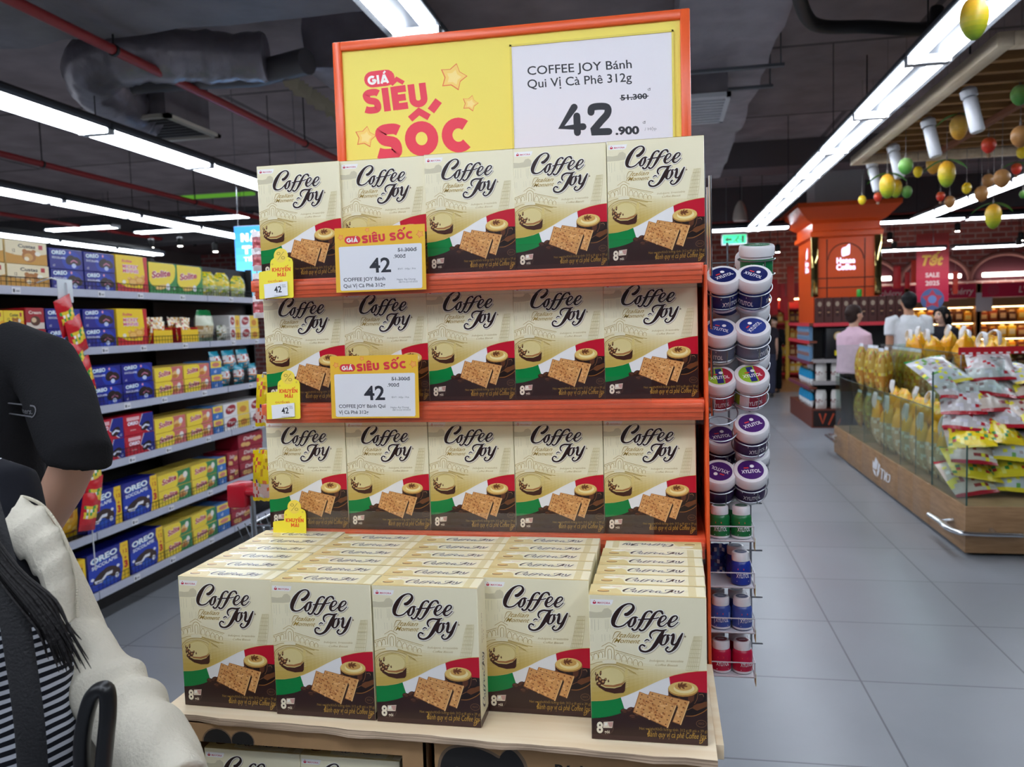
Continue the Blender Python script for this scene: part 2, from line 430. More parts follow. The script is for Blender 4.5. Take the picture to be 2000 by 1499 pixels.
# ------------------------------------------------------------------ heavy block lettering drawn with a broad pen
def _arc(cx, cy, rx, ry, a0, a1, n=14):
    return [(cx+rx*math.cos(math.radians(a0+(a1-a0)*k/n)), cy+ry*math.sin(math.radians(a0+(a1-a0)*k/n))) for k in range(n+1)]
def _glyphs(t):
    h = t/2; W = 0.72; cx = W/2; R = cx-h; RY = 0.5-h
    g = {
     'I': (t, [[(h, 0), (h, 1)]]),
     'E': (0.58, [[(h, 0), (h, 1)], [(h, h), (0.58, h)], [(h, .5), (0.54, .5)], [(h, 1-h), (0.58, 1-h)]]),
     'L': (0.56, [[(h, 0), (h, 1)], [(h, h), (0.56, h)]]),
     'H': (0.70, [[(h, 0), (h, 1)], [(.7-h, 0), (.7-h, 1)], [(h, .5), (.7-h, .5)]]),
     'N': (0.74, [[(h, 0), (h, 1)], [(.74-h, 0), (.74-h, 1)], [(h*1.0, .93), (.74-h, .07)]]),
     'M': (0.86, [[(h, 0), (h, 1)], [(.86-h, 0), (.86-h, 1)], [(h, .95), (.43, .3), (.86-h, .95)]]),
     'T': (0.66, [[(.33, 0), (.33, 1)], [(0, 1-h), (.66, 1-h)]]),
     'Y': (0.74, [[(.37, 0), (.37, .46)], [(h*.7, 1), (.37, .42)], [(.74-h*.7, 1), (.37, .42)]]),
     'K': (0.72, [[(h, 0), (h, 1)], [(h, .38), (.72-h*.9, 1)], [(h*1.9, .52), (.72-h*.8, 0)]]),
     'P': (0.64, [[(h, 0), (h, 1)], [(h, 1-h)]+_arc(.64-.3, .69, .3-h, .31-h, 90, -90)+[(h, .38+h)]]),
     'A': (0.80, [[(h*.8, 0), (.40, 1-h*.2)], [(.80-h*.8, 0), (.40, 1-h*.2)], [(.2, .24), (.6, .24)]]),
     'U': (0.70, [[(h, 1), (h, .36)]+_arc(.35, .35, .35-h, .35-h, 180, 360)+[(.7-h, 1)]]),
     'O': (0.86, [_arc(.43, .5, .43-h, .5-h, 0, 360, 26)]),
     'C': (0.76, [_arc(.43, .5, .43-h, .5-h, 48, 312, 22)]),
     'G': (0.80, [_arc(.43, .5, .43-h, .5-h, 50, 345, 22)+[(.80-h, .48), (.44, .48)]]),
     'S': (0.66, [smooth_path([(.60, .80), (.48, 1-h*.95), (.24, 1-h), (h, .76), (.22, .56), (.46, .46), (.66-h, .27), (.46, h), (.2, h), (.05, .20)], 5)]),
     '4': (0.70, [[(.44, 1-h), (h*.9, .28), (.70-h*.5, .28)], [(.50, .62), (.50, h)]]),
     '2': (0.64, [smooth_path([(h, .72), (.13, .86), (.32, 1-h), (.52, .86), (.52, .66), (.34, .42), (h, h)], 5)+[(.64-h, h)]]),
     'V': (0.76, [[(h*.8, 1), (.38, 0)], [(.76-h*.8, 1), (.38, 0)]]),
     ' ': (0.3, []),
    }
    return g
_DEC = {'Á': ('A', 'a'), 'Ê': ('E', 'c'), 'Ố': ('O', 'ca'), 'Ế': ('E', 'ca'), 'Ã': ('A', 't'), 'Â': ('A', 'c'), 'Ơ': ('O', 'h'), 'Ứ': ('U', 'ha'), 'Ă': ('A', 'c')}
def block_text(A, s, x, y, h, col, layer=3, w=None, rot=0.0, yflip=True, t=0.26, gap=0.07, roundcap=False):
    G = _glyphs(t); adv = 0; items = []
    for ch in s:
        base, acc = _DEC.get(ch, (ch, '')); wd, st = G[base]
        for k in st: items.append(([(px+adv, py) for px, py in k], t))
        if 'c' in acc:
            items.append(([(adv+wd/2-.24, 1.10), (adv+wd/2, 1.30), (adv+wd/2+.24, 1.10)], t*.62))
            if 'a' in acc: items.append(([(adv+wd/2+.30, 1.28), (adv+wd/2+.52, 1.56)], t*.75))
        elif 'a' in acc: items.append(([(adv+wd/2-.04, 1.10), (adv+wd/2+.16, 1.36)], t*.75))
        if 't' in acc: items.append((smooth_path([(adv+wd/2-.26, 1.12), (adv+wd/2-.12, 1.24), (adv+wd/2+.10, 1.14), (adv+wd/2+.26, 1.26)], 3), t*.55))
        if 'h' in acc: items.append(([(adv+wd-.10, .86), (adv+wd+.06, 1.0), (adv+wd+.10, 1.2)], t*.6))
        adv += wd+gap
    adv -= gap; kx = (w/adv) if w else h; c, d = math.cos(math.radians(rot)), math.sin(math.radians(rot)); sg = -1 if yflip else 1
    for pts, tw in items:
        P = [(x+px*kx*c-py*h*sg*d, y+px*kx*d+py*h*sg*c) for px, py in pts]; hw = tw*(h+kx)/4
        if not roundcap: # butt ends: polygon ribbon with mitred corners
            N = len(P); Lf = []; Rt = []; closed = math.hypot(P[0][0]-P[-1][0], P[0][1]-P[-1][1]) < 1e-6
            for i in range(N):
                a = P[i-1] if i > 0 else (P[-2] if closed else P[0]); b = P[i]; e = P[i+1] if i < N-1 else (P[1] if closed else P[-1])
                d1 = (b[0]-a[0], b[1]-a[1]); d2 = (e[0]-b[0], e[1]-b[1])
                if abs(d1[0])+abs(d1[1]) < 1e-9: d1 = d2
                if abs(d2[0])+abs(d2[1]) < 1e-9: d2 = d1
                l1, l2 = math.hypot(*d1), math.hypot(*d2); n1 = (-d1[1]/l1, d1[0]/l1); n2 = (-d2[1]/l2, d2[0]/l2)
                m = (n1[0]+n2[0], n1[1]+n2[1]); ml = math.hypot(*m) or 1; m = (m[0]/ml, m[1]/ml); k = hw/max(.35, m[0]*n1[0]+m[1]*n1[1])
                Lf.append((b[0]+m[0]*k, b[1]+m[1]*k)); Rt.append((b[0]-m[0]*k, b[1]-m[1]*k))
            q = [A.f(p) for p in Lf+Rt]; tr = []
            for i in range(N-1): tr += [(i, i+1, N+i+1), (i, N+i+1, N+i)]
            A.raw(q, tr, col, layer)
        else: A.stroke([(p[0], p[1], hw*2) for p in P], col, layer, smooth=False)
    return adv*kx
# ------------------------------------------------------------------ artwork of the coffee biscuit carton (units: mm, 165 x 215)
BW, BH, BD = 0.165, 0.215, 0.0475
_dst = [(0, 215), (165, 215), (0, 0), (165, 0)]
H7 = hom([(2, 140), (1046, 186), (28, 1425), (1053, 1492)], _dst)
H4 = hom([(425, 237), (1238, 237), (450, 1248), (1250, 1260)], _dst)
CREAM = (244, 235, 202); DARK = (44, 24, 22); GOLDL = (176, 148, 72)
TITLE = [
    [(332, 322, 26), (352, 318, 30), (384, 292, 30), (402, 262, 24), (390, 234, 12), (352, 228, 10), (300, 254, 22), (252, 312, 40), (224, 372, 40), (226, 414, 26), (262, 432, 12), (312, 420, 10), (356, 384, 9)],
    [(420, 345, 9), (390, 356, 14), (362, 398, 26), (366, 430, 12), (392, 424, 12), (414, 386, 24), (420, 350, 14), (438, 352, 6)],
    [(392, 452, 18), (404, 464, 12), (432, 452, 14), (470, 392, 27), (504, 322, 20), (536, 296, 10), (560, 300, 16), (564, 308, 14)],
    [(456, 458, 18), (470, 468, 12), (500, 454, 14), (544, 392, 27), (588, 322, 20), (622, 296, 10), (650, 300, 18), (660, 318, 16)],
    [(444, 372, 7), (500, 366, 10), (560, 364, 8), (600, 360, 8), (626, 352, 6)],
    [(622, 400, 8), (660, 388, 8), (690, 358, 12), (680, 338, 9), (650, 350, 16), (626, 398, 28), (634, 428, 16), (664, 428, 8), (700, 400, 7)],
    [(710, 404, 8), (756, 390, 8), (788, 360, 13), (778, 340, 9), (746, 352, 16), (716, 402, 28), (724, 432, 16), (756, 430, 8), (796, 396, 6)],
    [(560, 536, 10), (548, 512, 14), (560, 482, 16), (600, 466, 14), (650, 470, 14), (692, 462, 8)],
    [(668, 472, 20), (636, 524, 34), (598, 588, 34), (556, 636, 22), (508, 656, 14), (466, 644, 16), (456, 614, 14), (476, 594, 10), (500, 604, 14)],
    [(690, 506, 9), (664, 522, 18), (642, 568, 28), (652, 596, 12), (680, 588, 12), (704, 546, 26), (704, 512, 14), (724, 512, 6)],
    [(734, 516, 8), (756, 502, 14), (752, 540, 26), (742, 584, 22), (764, 594, 10), (796, 562, 8)],
    [(834, 498, 12), (808, 548, 26), (776, 612, 26), (740, 650, 14), (706, 658, 12), (686, 636, 12), (704, 618, 16)],
    [(500, 562, 5), (520, 548, 9), (540, 556, 6)],
]
def title_strokes(a, col=DARK, layer=8, halo=True, keep=None):
    for i, st in enumerate(TITLE):
        if keep and i not in keep: continue
        if halo:
            a.stroke(st, (202, 192, 164), layer-3, grow=9, dx=7, dy=8, f=H7)
            a.stroke(st, (252, 249, 240), layer-2, grow=8, f=H7)
        a.stroke(st, col, layer, grow=1.8, f=H7)
def wave7(x):   # lower edge of the cream field across the box
    P = [(2, 1092), (120, 1090), (230, 1076), (330, 1046), (440, 1000), (560, 942), (660, 898), (760, 866), (860, 845), (960, 834), (1060, 831)]
    for (a, b), (c, d) in zip(P, P[1:]):
        if x <= c: return b+(d-b)*(x-a)/(c-a)
    return 831
def brown7(x):
    P = [(2, 1246), (120, 1240), (230, 1220), (330, 1184), (460, 1120), (640, 1060), (800, 1020), (900, 1010), (1060, 1026)]
    for (a, b), (c, d) in zip(P, P[1:]):
        if x <= c: return b+(d-b)*(x-a)/(c-a)
    return 1026
def coffee_front():
    a = Art(H7, clip=(0.3, 0.3, 164.7, 214.7))
    # pale building silhouettes
    a.poly([(4, 290), (70, 300), (120, 296), (140, 268), (175, 262), (206, 286), (212, 330), (205, 346), (130, 352), (6, 348)], (214, 205, 174), 1)
    for x in (30, 55, 88, 150, 165, 178, 196):
        a.stroke([(x, 365, 4), (x+2, 440+(x*7 % 40), 4)], (220, 212, 180), 1, smooth=False)
    for x in (20, 40, 120, 145, 190):
        a.stroke([(x, 500, 3), (x+2, 560, 3)], (222, 214, 182), 1, smooth=False)
    # golden field fading down to the wave
    n = 26; steps = 9
    for i in range(n):
        x0, x1 = 4+(1056-4)*i/n, 4+(1056-4)*(i+1)/n
        for k in range(steps):
            def yy(x, t):
                top = 720+110*max(0, (x-260))/700; top = min(top, wave7(x)-1)
                return top+(wave7(x)-top)*t
            depth = min(1, max(0, (wave7((x0+x1)/2)-840)/210.0))
            t0, t1 = k/steps, (k+1)/steps
            col = mixc(CREAM, (204, 172, 84), min(1, ((t0+t1)/2*1.15)**.7)*(0.2+0.8*depth))
            a.poly([(x0, yy(x0, t0)), (x1, yy(x1, t0)), (x1, yy(x1, t1)), (x0, yy(x0, t1))], col, 1)
    # ribbon of green, white and red
    def band(xa, xb, col, top=wave7, bot=brown7, sa=0, sb=0):
        m = 14; up = []; lo = []
        for i in range(m+1):
            t = i/m; xt = xa+(xb-xa)*t; xl = xa+sa+(xb+sb-xa-sa)*t
            up.append((xt, top(xt))); lo.append((xl, bot(xl)))
        a.poly(up+lo[::-1], col, 2)
    band(2, 286, (0, 132, 62), sb=40); band(286, 716, (240, 238, 236), sa=40, sb=20); band(716, 1058, (200, 16, 46), sa=20)
    a.stroke([(x, wave7(x)-2, 4) for x in range(4, 1056, 40)], (222, 196, 120), 3)
    # chocolate base
    up = [(x, brown7(x)-1) for x in range(2, 1056, 35)]+[(1056, 1026)]
    a.poly(up+[(1054, 1492), (28, 1425)], (50, 27, 24), 2)
    a.poly([(27, 1382), (1053, 1440), (1054, 1492), (28, 1425)], (62, 38, 36), 3)  # lighter bottom strip: reflection of the wooden board painted into the print
    # saucer, cup and crema
    q = [(1056, 1090), (1020, 1102), (940, 1120), (860, 1150), (830, 1190), (850, 1226), (920, 1232), (1000, 1200), (1056, 1160)]
    a.poly(q, (30, 14, 10), 3)
    a.stroke([(1054, 1160, 7), (1010, 1194, 8), (930, 1226, 8), (862, 1226, 6)], (150, 98, 48), 4)
    a.poly([(900, 1150), (960, 1120), (1054, 1096), (1054, 1140), (960, 1180)], (112, 66, 34), 4)
    a.poly([(706, 980), (708, 1040), (730, 1110), (772, 1160), (850, 1180), (920, 1150), (958, 1090), (970, 1030), (970, 985)], (40, 20, 14), 4)
    a.poly([(716, 1030), (736, 1050), (748, 1110), (776, 1150), (748, 1130), (726, 1086)], (120, 72, 44), 5)
    a.poly([(790, 1058), (812, 1062), (818, 1130), (800, 1134)], (84, 48, 32), 5)
    a.stroke([(708, 1000, 6), (714, 1060, 6), (740, 1124, 6), (780, 1164, 5), (850, 1180, 5), (916, 1154, 5)], (134, 88, 58), 5)
    a.stroke([(936, 1118, 5), (958, 1080, 5), (970, 1010, 5)], (134, 88, 58), 5)
    a.poly([(880, 1030), (940, 1020), (930, 1090), (880, 1130)], (96, 54, 32), 5)
    a.stroke([(968, 1036, 12), (1010, 1030, 16), (1030, 1056, 18), (1014, 1096, 18), (970, 1110, 14), (950, 1098, 10)], (26, 13, 10), 4)
    a.stroke([(978, 1038, 4), (1008, 1036, 5), (1018, 1056, 4)], (168, 128, 92), 5)
    a.ell(838, 990, 134, 66, (190, 136, 66), 5, rot=2); a.ell(838, 982, 129, 60, (232, 198, 116), 6, rot=2)
    a.ell(846, 984, 92, 42, (246, 226, 164), 7, rot=2); a.ell(840, 968, 78, 34, (214, 166, 88), 8, rot=2)
    for k in range(6):
        t = 2*PI*k/6+.3; a.ell(828+30*math.cos(t), 958+15*math.sin(t), 20, 8, (122, 70, 34), 9, rot=math.degrees(t)*.5)
    a.ell(828, 958, 26, 12, (110, 60, 28), 10)
    # gold-lined bridge
    g = (190, 160, 84)
    def ln(*p, w=5, c=g, layer=3, sm=True): a.stroke([(x, y, w) for x, y in p], c, layer, smooth=sm)
    ln((118, 606), (150, 588), (184, 572), (216, 588), (246, 606), w=4)
    ln((146, 700), (148, 636), (164, 608), (190, 602), (214, 614), (228, 640), (228, 720)); ln((174, 716), (172, 648), (184, 630), (200, 634), (206, 660), (206, 716), w=4)
    ln((10, 668), (70, 650), (138, 632), sm=False); ln((12, 684), (72, 664), (138, 648), w=3, sm=False)
    ln((240, 640), (330, 668), (420, 694), (500, 716), sm=False); ln((244, 656), (330, 682), (420, 708), (486, 726), w=3, sm=False)
    for x, y, w, h in ((18, 728, 34, 52), (66, 720, 38, 56), (108, 706, 34, 54), (262, 728, 40, 60), (316, 744, 40, 56), (368, 760, 38, 52), (418, 772, 38, 48), (462, 782, 34, 40)):
        ln((x-w/2, y), (x-w/2, y-h*.6), (x, y-h), (x+w/2, y-h*.6), (x+w/2, y), w=4)
    ln((8, 770), (80, 748), (130, 742), (146, 742), sm=False); ln((238, 744), (330, 772), (420, 800), (486, 812), sm=False)
    ln((250, 756), (340, 786), (440, 812), w=8, c=(206, 180, 112))
    a.poly([(120, 736), (150, 724), (230, 724), (250, 748), (240, 760), (140, 756)], (240, 231, 200), 3)
    ln((12, 868), (30, 820), (70, 786), (140, 764), (220, 764), (300, 786), (356, 812), (420, 850), w=6)
    ln((16, 900), (40, 838), (90, 800), (160, 782), (230, 784), (290, 806), (330, 836), w=4)
    for k in range(5): ln((352+14*k, 808+7*k), (372+16*k, 838+6*k), w=3)
    a.poly([(326, 812), (348, 800), (350, 860), (332, 876), (320, 860)], (226, 204, 132), 4)
    for k in range(6): ln((326, 880+18*k), (350, 872+18*k), w=5, c=(228, 206, 140))
    # coffee in the gondola-shaped bowl, splashing
    a.ell(190, 890, 136, 106, (218, 196, 126), 3); a.ell(198, 880, 116, 84, (228, 210, 148), 4)
    a.poly([(64, 910), (90, 944), (150, 972), (230, 978), (290, 960), (330, 920), (324, 1000), (310, 1018), (230, 1024), (150, 1004), (90, 966)], (70, 34, 22), 5)
    a.poly([(90, 930), (150, 946), (220, 950), (300, 930), (326, 908), (300, 950), (230, 968), (150, 962)], (170, 112, 64), 6)
    for x, y, r1, r2, rt in ((74, 880, 12, 34, 14), (100, 900, 18, 30, -20), (126, 920, 22, 24, 10), (108, 842, 9, 22, 8), (150, 900, 11, 16, 30), (92, 936, 24, 20, 0), (178, 912, 7, 12, 0), (64, 846, 6, 16, 5)):
        a.ell(x, y, r1, r2, (84, 44, 28), 6, rot=rt); a.ell(x+3, y-4, r1*.45, r2*.4, (196, 148, 92), 7, rot=rt)
    # leaning tower
    tw = (214, 200, 150)
    L0, R0 = [(938, 524), (908, 620), (890, 720), (862, 822)], [(1006, 524), (1000, 620), (990, 720), (970, 826)]
    ln(*L0, w=3, c=tw, sm=False); ln(*R0, w=3, c=tw, sm=False)
    for k in range(9):
        t = k/8; xl, yl = 934-72*t, 526+296*t; xr, yr = 1006-36*t, 526+300*t
        ln((xl, yl), (xr, yr), w=5 if k % 2 else 3, c=tw, sm=False)
        for j in range(1, 6):
            u = j/6
            if k < 8: ln((xl+(xr-xl)*u, yl), (xl+(xr-xl)*u-8, yl+34), w=3, c=tw, sm=False)
    # maker's tab
    a.poly([(18, 180), (224, 190), (212, 226), (196, 240), (20, 228)], (250, 247, 244), 3)
    a.ell(54, 214, 16, 10, (198, 30, 60), 4); a.poly([(40, 208), (54, 190), (68, 208)], (198, 30, 60), 4); a.ell(54, 204, 6, 5, (250, 240, 240), 5)
    a.text('MAYORA', 82, 222, h=17, w=114, col=(204, 70, 100), layer=4, bold=0.02, yflip=True, rot=3)
    # name
    title_strokes(a)
    a.ell(858, 524, 8, 8, (150, 130, 100), 5)
    a.text('Italian', 246, 524, h=44, w=210, col=(178, 146, 62), layer=6, bold=0.004, shear=0.55, yflip=True, rot=2.5)
    a.text('Moment', 226, 572, h=42, w=236, col=(178, 146, 62), layer=6, bold=0.004, shear=0.55, yflip=True, rot=2.5)
    for st in ([(214, 540, 3), (240, 480, 6), (290, 478, 3)], [(210, 576, 3), (230, 540, 6), (252, 530, 3)]): a.stroke(st, (178, 146, 62), 6)
    a.text('Indulgent, Irresistible', 540, 744, h=20, w=302, col=(196, 174, 116), layer=3, shear=0.35, yflip=True, rot=2)
    a.text('Coffee Biscuit', 594, 782, h=20, w=200, col=(196, 174, 116), layer=3, shear=0.35, yflip=True, rot=2)
    # crackers and beans (read off another face of the same print)
    b = Art(H4, clip=(0.3, 0.3, 164.7, 214.7))
    def cracker(c, layer, seed):
        rr = random.Random(seed); b.poly(c, (176, 108, 54), layer)
        def at(u, v):
            x = (c[0][0]*(1-u)+c[1][0]*u)*(1-v)+(c[3][0]*(1-u)+c[2][0]*u)*v
            y = (c[0][1]*(1-u)+c[1][1]*u)*(1-v)+(c[3][1]*(1-u)+c[2][1]*u)*v
            return x, y
        b.poly([at(.02, .02), at(.975, .02), at(.965, .97), at(.02, .97)], (218, 158, 94), layer+1)
        for k in range(70):
            u, v = rr.uniform(.05, .95), rr.uniform(.06, .94); x, y = at(u, v)
            b.ell(x, y, rr.uniform(6, 15), rr.uniform(4, 9), rr.choice([(196, 128, 68), (230, 174, 108), (188, 116, 60), (236, 184, 122), (226, 166, 100)]), layer+2, rot=rr.uniform(0, 90), n=9)
        for i in range(6):
            for j in range(5):
                x, y = at((i+.5)/6, (j+.5)/5); b.ell(x, y, 6, 4, (116, 62, 32), layer+3, n=9)
        b.stroke([(c[1][0]-3, c[1][1]+4, 9), (c[2][0]-2, c[2][1]-3, 9)], (236, 190, 126), layer+2, smooth=False)
    cracker([(852, 898), (1122, 955), (1065, 1122), (795, 1040)], 9, 3)
    b.poly([(1034, 985), (1046, 1000), (990, 1152), (975, 1148)], (60, 30, 18), 13)
    cracker([(780, 903), (1033, 987), (975, 1147), (735, 1048)], 14, 5)
    for x, y, r in ((678, 1048, 12), (716, 1036, -30), (736, 1082, 8), (760, 1062, 40)):
        b.ell(x, y, 30, 20, (58, 30, 20), 9, rot=r); b.ell(x-4, y-5, 20, 10, (104, 62, 42), 10, rot=r); b.stroke([(x-24, y+2, 3), (x, y-4, 4), (x+24, y+2, 3)], (36, 18, 12), 11)
    # badge and small print
    b.ell(540, 1166, 62, 52, (92, 66, 58), 4); b.ell(540, 1166, 59, 49, (58, 33, 30), 5)
    b.text('8', 484, 1202, h=76, w=44, col=(247, 238, 214), layer=6, bold=0.035, yflip=True)
    b.poly([(532, 1126), (600, 1120), (592, 1166), (528, 1168)], (236, 222, 200), 6); b.poly([(560, 1128), (598, 1124), (590, 1160), (572, 1158)], (206, 160, 150), 7)
    b.poly([(540, 1134), (560, 1130), (556, 1150), (538, 1152)], (250, 246, 238), 7)
    b.text('gói', 538, 1204, h=22, w=36, col=(240, 230, 206), layer=6, bold=0.02, yflip=True)
    b.text('Net weight/Khối lượng tịnh: 312 g (8 gói x 39 g)', 780, 1168, h=19, w=464, col=(160, 126, 54), layer=6, yflip=True)
    b.text('Bánh quy vị cà phê Coffee Joy', 836, 1214, h=42, w=404, col=(186, 146, 60), layer=6, shear=0.3, yflip=True)
    for st in ([(838, 1160, 4), (850, 1176, 6), (836, 1196, 5), (850, 1206, 4)], [(1216, 1206, 5), (1210, 1236, 6), (1192, 1244, 4), (1204, 1222, 4), (1240, 1206, 4)]): b.stroke(st, (186, 146, 60), 7)
    b.stroke([(1205+34*math.cos(t), 1108+24*math.sin(t), 4) for t in [2*PI*k/14 for k in range(15)]], (110, 76, 50), 4)
    b.text('ISO', 1186, 1114, h=15, w=38, col=(120, 84, 54), layer=4, yflip=True)
    a.extend(b)
    return a
def coffee_name_line(a, x0, y0, w, col=DARK, layer=3, halo=True):
    """the name on one line, w wide, as printed on the top and side panels; units of the target drawing"""
    src = Art(); one = Art(H7)
    T = {i: ((0, 0) if i <= 6 else (312, -200)) for i in range(len(TITLE)-1)}
    k = w/940.0
    for i, (dx, dy) in T.items():
        st = [((p[0]+dx-212)*k+x0, (440-(p[1]+dy))*k*0.92+y0, p[2]*k) for p in TITLE[i]]
        if halo: a.stroke(st, (252, 248, 236), layer-1, grow=9*k, f=lambda p: p)
        a.stroke(st, col, layer, f=lambda p: p)
def coffee_top():
    a = Art(); d = BD*1000
    a.poly([(0, 0), (50, 0), (44, d*.5), (26, d*.9), (0, d)], (228, 208, 150), 1)
    a.poly([(0, 0), (165, 0), (165, 3.5), (60, 6), (0, 14)], (222, 198, 136), 2)
    a.ell(20, d*.38, 9, 5, (112, 62, 34), 3); a.ell(20, d*.42, 8, 4, (216, 176, 108), 4); a.ell(20, d*.40, 11, 6.5, (236, 222, 172), 2)
    a.ell(26, d*.7, 12, 5, (250, 244, 226), 2); a.text('MAYORA', 32, d*.78, h=3.2, w=14, col=(206, 110, 130), layer=3)
    coffee_name_line(a, 48, d*.33, 88, layer=5)
    a.rect(141, 2, 152, d-2, (226, 212, 164), 1)
    return a
def coffee_side():
    a = Art(); d = BD*1000
    coffee_name_line(a, 22, d*.34, 88, layer=4)
    a.text('Bánh quy vị cà phê', 124, d*.5, h=4, w=46, col=(140, 80, 50), layer=3); a.text('312 g', 124, d*.3, h=3.4, w=16, col=(140, 80, 50), layer=3)
    a.rect(0, 0, 12, d, (74, 46, 38), 2)
    return a
def make_coffee_mesh():
    mb = MB()
    mb.rbox(-BW/2, BW/2, 0, BD, 0, BH, r=0.0009, seg=1, col=CREAM)
    mb.art(coffee_front(), (-BW/2, 0, 0), (0.001, 0, 0), (0, 0, 0.001), (0, -1, 0))
    mb.art(coffee_top(), (-BW/2, 0, BH), (0.001, 0, 0), (0, 0.001, 0), (0, 0, 1))
    sd = coffee_side()
    mb.art(sd, (BW/2, BD, 0), (0, 0, 0.001), (0, -0.001, 0), (1, 0, 0))
    mb.art(sd, (-BW/2, 0, 0), (0, 0, 0.001), (0, 0.001, 0), (-1, 0, 0))
    return mb
_cb = None
def coffee_box(loc, rot, label, group):
    global _cb
    if _cb is None:
        _cb = make_coffee_mesh().mesh('biscuit_box'); _cb.materials.append(PRINT)
    o = bpy.data.objects.new('biscuit_box', _cb); COL.objects.link(o); o.location = loc; o.rotation_euler = (0, 0, rot)
    return tag(o, label, 'biscuit box', group)
# ------------------------------------------------------------------ the promotional end display
ORANGE = (238, 92, 40); RAIL = (240, 106, 66)
Z1, Z2, Z3, ZB = 1.644, 1.407, 1.1569, 0.9416      # where the boxes of each row stand
disp = thing('display_shelf', 'orange end-of-aisle display shelving with three shelves of cream biscuit boxes', 'display shelving', (-0.35, 1.6, 0))
def dpart(name, mb, mats, par=disp):
    return mb.build(name, mats, par, loc=(0.35, -1.6, 0))
ORANGE_PAINT = mat('orange_enamel', ORANGE, rough=0.35)
RAIL_M = mat('orange_rail', RAIL, rough=0.3, noise_amt=0.08, noise_scale=60)
CREAM_METAL = mat('cream_enamel', (222, 216, 204), rough=0.4)
dpart('back_panel', MB().box(-0.79, 0.09, 1.765, 1.785, 0.0, 1.86), CREAM_METAL)
dpart('side_panel', MB().rbox(0.0715, 0.0775, 1.448, 1.765, 0.05, 1.640, r=0.002), ORANGE_PAINT)
dpart('side_panel', MB().rbox(-0.7725, -0.7665, 1.62, 1.765, 0.05, 1.62, r=0.002), CREAM_METAL)
for x in (0.080, -0.780):
    mb = MB().box(x-0.012, x+0.012, 1.742, 1.764, 0, 1.865)
    for k in range(30): mb.box(x-0.004, x+0.004, 1.7405, 1.7425, 0.9+k*0.032, 0.918+k*0.032, (40, 40, 42), mi=1)
    dpart('upright', mb, [mat('grey_upright', (120, 122, 126), rough=0.4, metal=0.6), BLACK_METAL])
for nm, z, y in (('top', Z1, 1.436), ('middle', Z2, 1.452), ('bottom', Z3, 1.462)):
    sh = dpart('shelf', MB().rbox(-0.765, 0.071, y, 1.764, z-0.022, z-0.0006, r=0.002), RAIL_M)
    zt = z-0.006; zb_ = z-0.036
    mb = MB().rbox(-0.752, 0.068, y-0.010, y-0.001, zb_, zt, r=0.002)
    for k in range(3): mb.box(-0.752, 0.068, y-0.0112, y-0.0098, zb_+0.006+k*0.008, zb_+0.0085+k*0.008)
    mb.build('price_rail', RAIL_M, sh)
    mb = MB().box(-0.753, 0.069, y-0.0150, y-0.0142, zb_-0.006, zt+0.001)
    mb.box(-0.753, 0.069, y-0.0150, y-0.0010, zb_-0.0075, zb_-0.006)
    mb.build('rail_cover', CLEAR, sh)
    x1 = 0.062 if nm == 'top' else -0.02
    MB().box(-0.750, x1, y-0.0125, y-0.0110, zt, z+0.043).build('front_guard', CLEAR, sh)
dpart('base_plinth', MB().rbox(-0.785, 0.071, 1.47, 1.764, 0.0, 0.11, r=0.004), BLACK_METAL)

POS5 = ['leftmost', 'second', 'middle', 'fourth', 'rightmost']
for z, y, x0, p, row, nm in ((Z1, 1.4541, -0.7502, 0.1645, 'top', 'top orange shelf'), (Z2, 1.4767, -0.7631, 0.165, 'middle', 'middle orange shelf'), (Z3, 1.4816, -0.7734, 0.1661, 'lowest', 'lowest orange shelf')):
    for k in range(5):
        ww = {1: 'second from left', 3: 'fourth from left'}.get(k, POS5[k])
        dy = 0.006 if (row == 'top' and k in (1,)) else 0.0
        gap = 0.002 if (row == 'top' and k == 4) else 0
        coffee_box((x0+p*k+BW/2+gap, y+dy-(0.004 if row == 'top' and k == 4 else 0), z), rnd.uniform(-.006, .006), f'cream coffee biscuit box standing {ww} on the {nm}', f'biscuit boxes on the {row} shelf')
cols = [(-0.778, 1.1671, -0.0333, 6), (-0.6104, 1.1574, -0.0105, 6), (-0.4422, 1.1548, -0.0046, 6), (-0.2809, 1.2079, -0.013, 5), (-0.1102, 1.1443, 0.0018, 6)]
for ci, (x, y, a, n) in enumerate(cols):
    for k in range(n):
        yy = y+k*(BD+0.0012); cx = x+BW/2*math.cos(a)+rnd.uniform(-.0015, .0015)*(k > 0)
        if ci == 0 and k: cx += 0.0012*k; yy += 0.003
        if ci == 1 and k: cx += 0.0012*k
        if ci == 4 and k: cx += 0.001*k
        r = a if k == 0 else rnd.uniform(-.006, .006)
        cw = {1: 'second from left', 3: 'fourth from left'}.get(ci, POS5[ci])
        where = 'front box' if k == 0 else ('rear box' if k == n-1 else ORD[k]+' box back')
        lab = f'cream coffee biscuit box, {where} of the {cw} row on plywood'
        if ci == 4 and k == n-1:
            r = PI; lab = 'cream coffee biscuit box turned back to front at rear of rightmost row'; yy += BD
        coffee_box((cx, yy, ZB), r, lab, 'biscuit boxes standing on the plywood')

